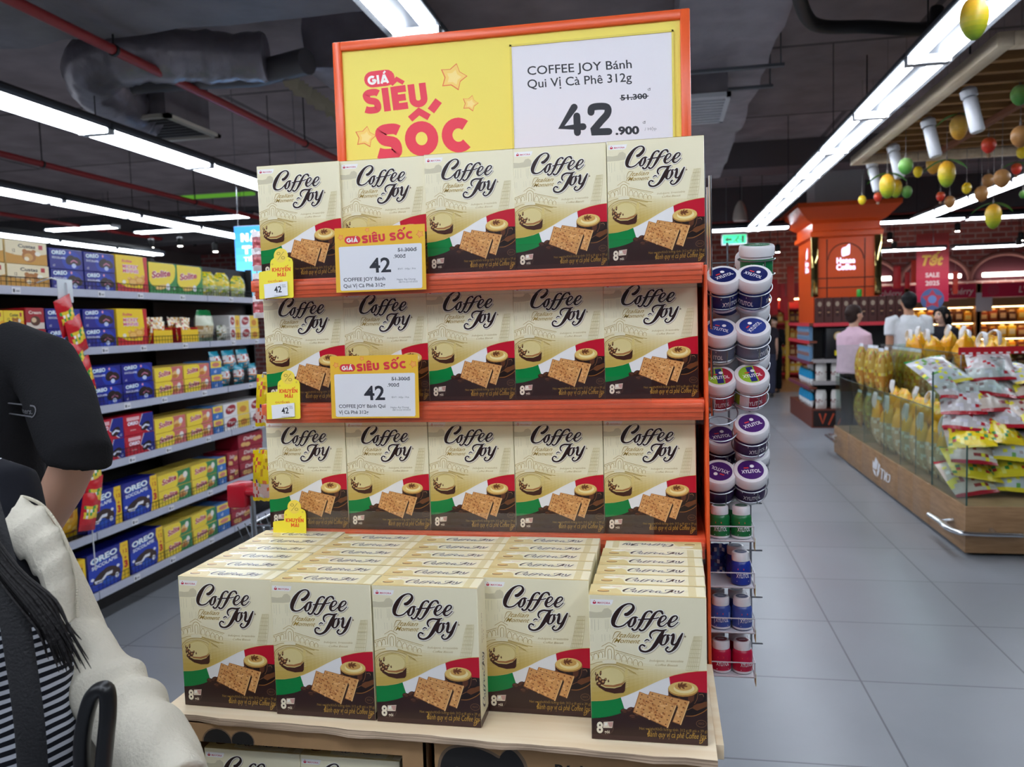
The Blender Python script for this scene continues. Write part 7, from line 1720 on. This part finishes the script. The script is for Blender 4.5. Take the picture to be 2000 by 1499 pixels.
def hand_mb(mb, wrist, d, side, palm_n, curl=0.5, s=1.0):
    """palm, four fingers and thumb growing from the wrist along d; side = thumb side"""
    d = Vector(d).normalized(); t = (Vector(side)-d*Vector(side).dot(d)).normalized(); n = Vector(palm_n); n = (n-d*n.dot(d)-t*n.dot(t)).normalized(); w = Vector(wrist)
    mb.tube([w-d*.02*s, w+d*.03*s, w+d*.085*s], [.024*s, .036*s, .038*s], 12, ry=[.018*s, .016*s, .014*s], up=tuple(t))
    for i, (off, ln) in enumerate(((.030, .068), (.010, .078), (-.010, .073), (-.029, .056))):
        b = w+d*.080*s+t*off*s; a1, a2 = curl*.8, curl*1.7
        p1 = b+(d*math.cos(a1)+n*math.sin(a1))*ln*.45*s; p2 = p1+(d*math.cos(a2)+n*math.sin(a2))*ln*.34*s; a3 = a2+curl*.5; p3 = p2+(d*math.cos(a3)+n*math.sin(a3))*ln*.26*s
        mb.tube([b-d*.02*s, b, p1, p2, p3], [.0095*s, .0095*s, .0088*s, .0080*s, .0062*s], 8)
    b = w+d*.022*s+t*.030*s; p1 = b+(d*.6+t*.75+n*.2).normalized()*.036*s; p2 = p1+(d*.9+t*.25+n*.35).normalized()*.030*s
    mb.tube([w+d*.01*s+t*.015*s, b, p1, p2], [.012*s, .0125*s, .0105*s, .008*s], 8)
def person(label, loc, yaw, H=1.70, skin=(206, 160, 132), arms=None, shirt=None, trousers=(30, 30, 36), hair=(24, 20, 20), hair_style='short', turn=0.0, sleeve=.55, voxel=.010, ak=1.0, female=False, shoe=(26, 26, 28), extra=None, shirt_fn=None, hw=1.0, nod=0.0, lean=(0, 0), wob=.004):
    t = thing('person', label, 'person', loc, yaw); S = H/1.70
    V = lambda x, y, z: Vector((x*S, y*S, z*S))
    lx, ly = lean; up = lambda x, y, z: V(x+lx*max(0, (z-.95)), y+ly*max(0, (z-.95)), z)
    sw = (.165 if female else .185)*hw
    A = arms or {}
    ar = {}
    for s in (-1, 1):
        ar[s] = [Vector(p) for p in A[s]] if s in A else [up(s*sw, 0, 1.385), up(s*(sw+.022), .02, 1.10), up(s*(sw+.03), -.06, .87)]
    body = MB()
    for s in (-1, 1):
        body.tube([V(s*.085, .0, .92), V(s*.095, -.01, .70), V(s*.095, -.015, .49), V(s*.095, .015, .28), V(s*.095, .02, .09)], [.082*S, .074*S, .054*S, .052*S, .038*S], 12)
        body.tube([V(s*.095, .05, .045), V(s*.097, -.05, .04), V(s*.10, -.15, .03)], [.036*S, .040*S, .026*S], 10)
        sh, el, wr = ar[s]; f = (.9 if female else 1.0)*ak
        body.tube([sh+V(-s*.05, 0, .01), sh, sh.lerp(el, .5), el], [.050*S, .052*S*f, .046*S*f, .039*S*f], 12)
        body.tube([el-(wr-el)*.02, el.lerp(wr, .35), wr], [.039*S*f, .040*S*f, .026*S*min(1, f)], 12)
        d = (wr-el).normalized(); side = Vector((-s*.3, -1, 0)) if abs(d.z) > .6 else Vector((0, 0, 1))
        hand_mb(body, wr, d, side, (-s, 0, 0) if abs(d.z) > .6 else (-s, 0, -.2), .45, S*(.92 if female else 1.0))
    body.tube([up(0, 0, .88), up(0, 0, 1.0), up(0, .005, 1.12), up(0, -.005, 1.27), up(0, 0, 1.37), up(0, .005, 1.43)], [.155*S, .145*S, .132*S if female else .145*S, .155*S*hw, .15*S*hw, .07*S], 18, ry=[.10*S, .098*S, .088*S, .105*S, .085*S, .06*S], up=(1, 0, 0))
    body.tube([up(0, .012, 1.38), up(0, .005, 1.46), up(0, -.005, 1.53)], [.058*S, .052*S, .052*S], 12)
    hc = up(0, -.012, 1.595); RT = Matrix.Translation(hc) @ Matrix.Rotation(turn, 4, 'Z') @ Matrix.Rotation(nod, 4, 'X') @ Matrix.Diagonal((S, S, S, 1))
    hd = lambda *a_, **k_: body.ball(*a_, M=RT, **k_)
    hd((0, .012, .012), .076, .094, .092); hd((0, -.022, -.045), .056, .066, .058); hd((0, -.060, -.086), .026, .022, .018); hd((0, -.088, -.045), .026, .012, .016)
    body.tube([RT @ Vector((0, -.082, .016)), RT @ Vector((0, -.098, -.008)), RT @ Vector((0, -.108, -.026)), RT @ Vector((0, -.09, -.034))], [.009*S, .011*S, .014*S, .012*S], 8)
    for s in (-1, 1):
        hd((s*.077, .012, -.008), .009, .022, .032); hd((s*.040, -.062, -.022), .024, .022, .020); hd((s*.032, -.074, .026), .026, .016, .010)
    me = fuse(body, voxel, 3); RI = RT.inverted()
    def sc(c):
        q = RI @ c
        if q.z > -.2 and q.length < .2 and q.y < -.05:
            for s in (-1, 1):
                e = math.hypot((q.x-s*.033)/.016, (q.z-.006)/.008)
                if e < .45: return (30, 20, 18)
                if e < 1: return (236, 230, 226)
                if math.hypot((q.x-s*.034)/.024, (q.z-.030)/.006) < 1: return mixc(hair, skin, .25)
            if math.hypot(q.x/.025, (q.z+.052)/.010) < 1: return (176, 84, 80)
        if c.z < .085*S: return shoe
        return skin
    paint(me, sc); b = mesh_obj(me, 'body', SKIN, t)
    if trousers:
        tm = MB()
        for s in (-1, 1): tm.tube([V(s*.085, 0, .95), V(s*.097, -.008, .70), V(s*.098, -.01, .48), V(s*.098, .015, .26), V(s*.098, .02, .085)], [.100*S, .094*S, .078*S, .074*S, .066*S], 14)
        tm.tube([V(0, 0, .86), V(0, 0, .95), V(0, 0, 1.03)], [.172*S, .170*S, .158*S], 18, ry=[.125*S, .122*S, .112*S], up=(1, 0, 0))
        me = fuse(tm, voxel*1.1, 4, wob, 7); paint(me, lambda c: trousers); mesh_obj(me, 'trousers', CLOTH, t)
    if shirt:
        sm = MB()
        sm.tube([up(0, 0, .90), up(0, 0, 1.02), up(0, .004, 1.14), up(0, -.004, 1.27), up(0, 0, 1.365), up(0, .006, 1.42), up(0, .008, 1.455)], [.188*S*hw, .178*S*hw, .170*S*hw, .182*S*hw, .176*S*hw, .10*S, .064*S], 20, ry=[.132*S, .126*S, .120*S, .128*S, .108*S, .076*S, .064*S], up=(1, 0, 0))
        for s in (-1, 1):
            sh, el, wr = ar[s]
            if sleeve <= 1: pts = [sh+V(-s*.07, 0, .012), sh+V(0, 0, .0), sh.lerp(el, sleeve*.55), sh.lerp(el, sleeve)]; rad = [.066*S, .070*S, .068*S, .066*S]
            else: pts = [sh+V(-s*.07, 0, .012), sh, sh.lerp(el, .5), el, el.lerp(wr, .5), el.lerp(wr, .96)]; rad = [.066*S, .068*S, .062*S, .057*S, .052*S, .040*S]
            sm.tube(pts, rad, 14)
        me = fuse(sm, voxel*1.05, 5, wob*1.6, 8, 3); paint(me, shirt_fn or (lambda c: shirt)); mesh_obj(me, 'shirt', CLOTH, t)
    hm = MB()
    if hair_style:
        hm.ball((0, .022, .032), .084, .096, .088, M=RT)
        if hair_style == 'short': hm.ball((0, .060, -.01), .070, .058, .070, M=RT)
        if hair_style == 'bun':
            hm.ball((0, .055, -.02), .078, .066, .085, M=RT); hm.ball((0, .03, .06), .086, .08, .062, M=RT); hm.ball((.0, .105, .02), .05, .045, .05, M=RT)
        if hair_style == 'long':
            hm.ball((0, .055, -.03), .082, .066, .10, M=RT); hm.tube([RT @ Vector(p) for p in ((0, .07, -.02), (0, .095, -.12), (0, .105, -.24), (0, .10, -.33))], [.075*S, .07*S, .06*S, .03*S], 14, ry=[.05*S, .04*S, .035*S, .02*S], up=(1, 0, 0))
            for s in (-1, 1): hm.tube([RT @ Vector(p) for p in ((s*.045, -.045, .085), (s*.075, -.045, .03), (s*.080, -.02, -.05), (s*.078, .0, -.13))], [.02*S, .022*S, .02*S, .012*S], 8)
        me = fuse(hm, voxel*.8, 3, .004, 20, 5); paint(me, lambda c: hair); mesh_obj(me, 'hair', HAIR, t)
    return t, (lambda p: t_inv(loc, yaw, p)), RT
def t_inv(loc, yaw, p):
    q = Vector(p)-Vector(loc); c, s = math.cos(-yaw), math.sin(-yaw); return Vector((q.x*c-q.y*s, q.x*s+q.y*c, q.z))

# man in white T-shirt, woman in pink, girl with dark hair, staff, beyond the counter
p = onY(1775, 600, 10.1)
person('person in white T-shirt with short black hair, seen from behind beyond the snack counter', (p.x, 10.1, 0), PI, 1.76, (196, 146, 116), None, (232, 236, 240), (40, 40, 48), (14, 13, 15), 'short', hw=1.0, voxel=.012)
p = onY(1668, 620, 9.75)
ly = lambda w: t_inv((p.x, 9.75, 0), math.radians(125), w)
person('person with dark brown hair in pale pink hooded top, turned sideways beyond the snack counter', (p.x, 9.75, 0), math.radians(125), 1.63, (214, 170, 146), {1: [Vector((.165, 0, 1.33))*.96, Vector((.20, -.05, 1.08))*.96, Vector((.12, -.26, 1.02))*.96], -1: [Vector((-.165, 0, 1.33))*.96, Vector((-.20, -.02, 1.08))*.96, Vector((-.14, -.25, 1.06))*.96]}, (226, 190, 206), (30, 30, 36), (52, 36, 32), 'bun', sleeve=2, female=True, hw=1.35, voxel=.012)
p = onY(1840, 620, 10.9)
person('person with long black ponytail looking left, behind the orange bags', (p.x, 10.9, 0), math.radians(-50), 1.58, (226, 184, 160), None, (40, 40, 46), (40, 40, 60), (14, 13, 15), 'long', female=True, turn=-.2, voxel=.012)
p = onZ(1512, 768, 0)
person('person in black and red staff shirt and black trousers standing far down the right aisle', (p.x, p.y, 0.004), math.radians(-25), 1.50, (220, 176, 150), {1: [Vector((.155, 0, 1.22)), Vector((.20, -.02, .98)), Vector((.10, -.16, 1.13))], -1: [Vector((-.155, 0, 1.22)), Vector((-.20, -.02, .98)), Vector((-.06, -.17, 1.17))]}, (24, 22, 24), (16, 16, 18), (20, 17, 18), 'bun', sleeve=2, female=True, shirt_fn=lambda c: (170, 26, 44) if (abs(c.x) < .10 and c.y < 0 and c.z > .86) else (22, 20, 22), voxel=.014)
p2 = onZ(1492, 772, 0)
person('person half hidden behind the gum rack far down the right aisle, bare arm showing', (p2.x, 15.9, 0), math.radians(180), 1.55, (222, 176, 152), None, (50, 46, 54), (60, 62, 80), (20, 17, 18), 'long', female=True, voxel=.014)

# man in black T-shirt at the left edge, seen from behind
MY = 1.52; mloc = Vector((onY(-118, 900, MY).x, MY, 0)); myaw = PI
w = lambda px, py, Y=MY: t_inv(mloc, myaw, onY(px, py, Y))
HM = 1.84
mt, _, mRT = person('person in black T-shirt seen from behind at the left edge, right arm bent', mloc, myaw, HM, (204, 158, 134), {-1: [w(88, 712), w(152, 888, 1.44), w(72, 1066, 1.56)]}, None, (34, 36, 44), (16, 14, 14), 'short', voxel=.0075, hw=1.05)
S = HM/1.70; sm = MB(); V = lambda x, y, z: Vector((x, y, z))
cz = lambda py: onY(-100, py, MY).z
rx = abs(w(62, 940).x)
sm.tube([V(0, 0, .86), V(0, 0, 1.0), V(0, 0, 1.18), V(0, 0, 1.34), V(0, 0, 1.47), V(0, .0, cz(668)), V(0, .0, cz(632)), V(0, 0, cz(612))], [rx*1.04, rx*1.0, rx*1.0, rx*1.06, rx*1.10, rx*.95, .115, .075], 24, ry=[.15, .145, .145, .15, .14, .12, .095, .075], up=(1, 0, 0))
for s in (-1, 1):
    f = (lambda q: q) if s < 0 else (lambda q: V(-q.x, q.y, q.z))
    if s < 0: pts = [w(0, 672), w(84, 714), w(112, 770, 1.495), w(138, 840, 1.46), w(155, 886, 1.44), w(152, 906, 1.44)]
    else: pts = [f(w(0, 672)), f(w(56, 706)), f(w(92, 762)), f(w(112, 834)), f(w(122, 890))]
    sm.tube(pts, [.060, .070, .071, .069, .066, .062][:len(pts)], 18)
me = fuse(sm, .0075, 5, .006, 7, 11)
paint(me, lambda c: (25, 25, 28)); shirt_o = mesh_obj(me, 't_shirt', CLOTH, mt)
from mathutils.bvhtree import BVHTree
bv = BVHTree.FromPolygons([v.co[:] for v in me.vertices], [list(q.vertices) for q in me.polygons])
def wrap_art(a, name, m, parent, bv, org, ax, az, dirn, off=.0018):
    mb = MB(); k = 0
    for pts, tris, col, lay, li in a.items:
        vs = []; ok = True
        for q in pts:
            o_ = org+ax*q[0]+az*q[1]; h = bv.ray_cast(o_-dirn*.5, dirn)
            if h[0] is None: ok = False; break
            vs.append(h[0]-dirn*(off+.0003*lay))
        if ok: mb.add(vs, [tuple(t_) for t_ in tris], col)
    return mb.build(name, m, parent)
a = Art(); GR = (96, 96, 102)
pa = w(-46, 808, 1.385); pb = w(54, 808, 1.385); ln = abs(pb.x-pa.x)
a.stroke([(x, z, .003) for x, z in [(0, -.010), (ln-.012, -.010)]+[(ln-.012+.011*math.sin(PI*k/8), -.011*math.cos(PI*k/8)) for k in range(9)]+[(0, .012)]], GR, 1, smooth=False)
a.text('runners.', ln*.30, -.005, w=ln*.62, h=.011, col=GR, layer=1, bold=.02); a.text('ALL DAY EVERY DAY', ln*.25, -.022, w=ln*.7, h=.005, col=GR, layer=1); a.text('SINCE 2010', ln*.42, -.030, w=ln*.35, h=.0045, col=GR, layer=1)
wrap_art(a, 'shirt_print', PAPER, mt, bv, pa, Vector((-1, 0, 0)) if pb.x < pa.x else Vector((1, 0, 0)), Vector((0, 0, 1)), Vector((0, -1, 0)))

# woman in cream jacket, nearest on the left
WY = 0.95; wloc = Vector((onY(-185, 1200, WY).x, WY, 0)); wyaw = 0.0; HW = 1.67
v = lambda px, py, Y=WY: t_inv(wloc, wyaw, onY(px, py, Y))
wt, _, wRT = person('person in open cream jacket over striped top with black straps, nearest at the left edge', wloc, wyaw, HW, (222, 178, 154), {1: [v(10, 1080, 1.0), v(172, 1322, .98), v(362, 1552, .855)], -1: [Vector((-.265, .01, 1.325)), Vector((-.335, .03, 1.07)), Vector((-.27, -.13, .90))]}, None, (40, 42, 52), (18, 15, 16), 'long', female=True, voxel=.0075, turn=-.5, ak=.78, lean=(-.26, 0))
def cyl_x(px, py, Y): return v(px, py, Y)
st_ = MB(); rxw = v(150, 1400, .90).x
st_.tube([V(.055, -.03, .70), V(.055, -.04, .86), V(.055, -.05, 1.0), V(.04, -.045, 1.13), V(-.01, -.015, 1.25), V(-.075, .0, 1.325), V(-.105, .005, 1.375), V(-.112, .008, 1.405)], [rxw-.055, rxw-.06, rxw-.065, rxw-.058, rxw-.05, .150, .10, .07], 22, ry=[.115, .11, .108, .112, .10, .088, .075, .062], up=(1, 0, 0))
me = fuse(st_, .007, 4, .003, 9, 2)
STR = bpy.data.materials.new('striped_knit'); STR.use_nodes = True; _n = STR.node_tree; _b = _n.nodes['Principled BSDF']; _b.inputs['Roughness'].default_value = .9; _b.inputs['Specular IOR Level'].default_value = .2
def _mth(op, a, b_=None):
    q = _n.nodes.new('ShaderNodeMath'); q.operation = op
    for i, z in enumerate((a, b_)):
        if z is None: continue
        if isinstance(z, (int, float)): q.inputs[i].default_value = z
        else: _n.links.new(z, q.inputs[i])
    return q.outputs[0]
_tc = _n.nodes.new('ShaderNodeTexCoord'); _sp = _n.nodes.new('ShaderNodeSeparateXYZ'); _n.links.new(_tc.outputs['Object'], _sp.inputs[0])
_nz = _n.nodes.new('ShaderNodeTexNoise'); _nz.inputs['Scale'].default_value = 7; _n.links.new(_tc.outputs['Object'], _nz.inputs['Vector'])
_wv = _mth('ADD', _mth('SUBTRACT', _sp.outputs['Z'], _mth('MULTIPLY', _sp.outputs['X'], .18)), _mth('MULTIPLY', _nz.outputs['Fac'], .02))
_fr = _mth('FRACT', _mth('MULTIPLY', _wv, 88)); _s1 = _mth('LESS_THAN', _fr, .46)
_n2 = _n.nodes.new('ShaderNodeTexNoise'); _n2.inputs['Scale'].default_value = 5.5; _n2.inputs['Detail'].default_value = 0; _n.links.new(_tc.outputs['Object'], _n2.inputs['Vector'])
_s2 = _mth('MULTIPLY', _s1, _mth('GREATER_THAN', _n2.outputs['Fac'], .44))
_mx = _n.nodes.new('ShaderNodeMix'); _mx.data_type = 'RGBA'; _mx.inputs[6].default_value = L((22, 23, 30)); _mx.inputs[7].default_value = L((184, 187, 196)); _n.links.new(_s2, _mx.inputs[0]); _n.links.new(_mx.outputs[2], _b.inputs['Base Color'])
mesh_obj(me, 'striped_top', STR, wt)
jm = MB()
jm.tube([V(.0, .06, .62), V(.0, .06, .85), V(.0, .06, 1.05), V(-.03, .055, 1.16), V(-.07, .05, 1.26), V(-.10, .045, 1.38)], [rxw*1.0, rxw*.98, rxw*.92, rxw*.86, rxw*.80, .07], 22, ry=[.115, .11, .105, .10, .085, .06], up=(1, 0, 0))
jm.tube([v(-60, 1085, 1.02), v(-6, 1070, 1.02), v(36, 1096, 1.02), v(84, 1176, 1.01), v(130, 1246, 1.0), v(172, 1312, .985), v(188, 1346, .97)], [.048, .051, .051, .050, .049, .050, .053], 18)
jm.tube([v(170, 1312, .985), v(224, 1372, .955), v(280, 1430, .92), v(322, 1492, .89), v(356, 1545, .86)], [.050, .052, .051, .048, .040], 18)
jm.tube([V(-.20, .03, 1.345), V(-.265, .01, 1.325), V(-.30, .02, 1.2), V(-.335, .03, 1.07), V(-.305, -.045, .99), V(-.275, -.12, .91)], [.050, .056, .054, .053, .050, .042], 14)
jm.tube([V(-.27, .03, 1.33), V(-.19, .035, 1.355), V(-.10, .045, 1.37), V(-.03, .04, 1.325), v(-6, 1074, 1.02)], [.046, .046, .046, .046, .048], 14)
me = fuse(jm, .006, 4)
el = v(180, 1330, .975); fo0, fo1 = v(190, 1345, .97), v(356, 1545, .86); no = [q.normal.copy() for q in me.vertices]
for q, n in zip(me.vertices, no):
    c = q.co; d = (fo1-fo0); tt = (c-fo0).dot(d)/d.length_squared; k = 0
    if -.25 < tt < 1.1 and c.x > 0: k += .0055*math.sin(tt*17+8*noise.noise(c*8))*max(0, 1-abs(tt-.35)*.9)
    k += .007*noise.noise(Vector((c.x*8, c.y*8, c.z*6)))+.003*noise.noise(Vector((c.x*22, c.y*22, c.z*18)))
    de = (c-el).length; k -= .012*math.exp(-(de/.03)**2)*max(0, math.sin(c.z*60))
    q.co = c+n*k
me.update(); CREAMJ = (206, 200, 184)
paint(me, lambda c: CREAMJ); mesh_obj(me, 'cream_jacket', CLOTH, wt)
# standing collar flap with zip teeth along its edge
edge = smooth_path([tuple(v(-30, 978, .93)), tuple(v(30, 972, .93)), tuple(v(78, 988, .93)), tuple(v(112, 1030, .925)), tuple(v(134, 1078, .92)), tuple(v(147, 1135, .915)), tuple(v(150, 1210, .90))], 8)
inner = smooth_path([tuple(v(-40, 1080, .90)), tuple(v(10, 1080, .90)), tuple(v(40, 1090, .895)), tuple(v(66, 1120, .89)), tuple(v(88, 1160, .885)), tuple(v(104, 1200, .88)), tuple(v(122, 1260, .875))], 8)
mb = MB(); n = len(edge); vs = []
for i in range(n):
    e_, i_ = Vector(edge[i]), Vector(inner[i])
    for k in range(6): vs.append(e_.lerp(i_, k/5)+Vector((0, -.018*math.sin(PI*k/5), .004*math.sin(i*.8+k))))
mb.add(vs, [(i*6+k, i*6+k+1, (i+1)*6+k+1, (i+1)*6+k) for i in range(n-1) for k in range(5)], CREAMJ, smooth=True)
cf_ = mb.build('collar_flap', CLOTH, wt); so_ = cf_.modifiers.new('t', 'SOLIDIFY'); so_.thickness = .006
mb = MB()
for i in range(0, (n-1)*2):
    p_ = Vector(edge[i//2]).lerp(Vector(edge[min(n-1, i//2+1)]), .5*(i % 2)); q_ = (p_-Vector(inner[i//2])).normalized(); mb.ball(tuple(p_+q_*.002), .0024, .0024, .0024, col=(206, 198, 178), seg=6, rings=4)
mb.build('zip_teeth', PAINT, cf_)
# black carrier strap and a lock of hair over the top
mb = MB(); pts = smooth_path([tuple(v(-34, 965, .86)), tuple(v(-8, 1060, .83)), tuple(v(22, 1180, .805)), tuple(v(42, 1300, .79)), tuple(v(58, 1420, .78)), tuple(v(66, 1540, .78))], 6)
mb.tube(pts, .018, 12, ry=.006, up=(1, 0, 0)); mb.build('shoulder_strap', mat('strap_black', (20, 20, 24), rough=.75, bump=.3, bump_scale=300), wt)
mb = MB(); rr_ = random.Random(9)
for k in range(110):
    o = rr_.gauss(0, .55); e = rr_.uniform(0, 1); dp = rr_.uniform(0, .012)
    pts = smooth_path([tuple(v(-70+10*o, 985, .83-dp)), tuple(v(0+26*o, 1098+8*o, .812-dp)), tuple(v(66+30*o, 1172, .800-dp)), tuple(v(106+24*o, 1222+20*e, .796-dp)), tuple(v(124+30*o+14*e, 1250+66*e, .795-dp))], 4)
    mb.tube(pts, [.0016]*(len(pts)-4)+[.0013, .001, .0007, .0003], 5, col=(20, 17, 18))
mb.build('hair_lock', HAIR, wt); 

# pushchair handle in front of her
SY = 0.80; sl = Vector((onY(190, 1499, SY).x, SY, 0))
ps_ = thing('pushchair', 'black loop handle of a pushchair in front of the cream jacket', 'pushchair', tuple(sl))
q = lambda px, py, Y=SY: onY(px, py, Y)-sl
loop = smooth_path([tuple(q(*k)) for k in ((166, 1560), (160, 1480), (164, 1420), (178, 1366), (196, 1347), (209, 1352), (211, 1392), (206, 1450), (200, 1510), (192, 1560), (180, 1578))], 6, True)
MB().tube(loop, .0088, 12, closed=True, ry=.0105).build('loop_handle', BLACK_PLASTIC, ps_)
for x in (-.16, .16):
    MB().tube([tuple(q(180, 1575)), (x*.4, .03, .80), (x, .10, .55), (x, .22, .12)], .011, 10).build('frame_tube', BLACK_PLASTIC, ps_)
    MB().tube([(x, .10, .55), (x, -.10, .12)], .010, 8).build('frame_tube', BLACK_PLASTIC, ps_)
    for y in (.22, -.10): MB().lathe([(.01, -.012), (.055, -.014), (.062, 0), (.055, .014), (.01, .012)], 18, M=Matrix.Translation((x, y, .0625)) @ Matrix.Rotation(PI/2, 4, 'Y')).build('wheel', BLACK_PLASTIC, ps_)
MB().tube([(-.16, .22, .12), (.16, .22, .12)], .009, 8).build('axle', BLACK_PLASTIC, ps_); MB().tube([(-.16, -.10, .12), (.16, -.10, .12)], .009, 8).build('axle', BLACK_PLASTIC, ps_)
MB().rbox(-.15, .15, -.02, .16, .40, .44, r=.015, col=(30, 30, 36)).build('seat', CLOTH, ps_)
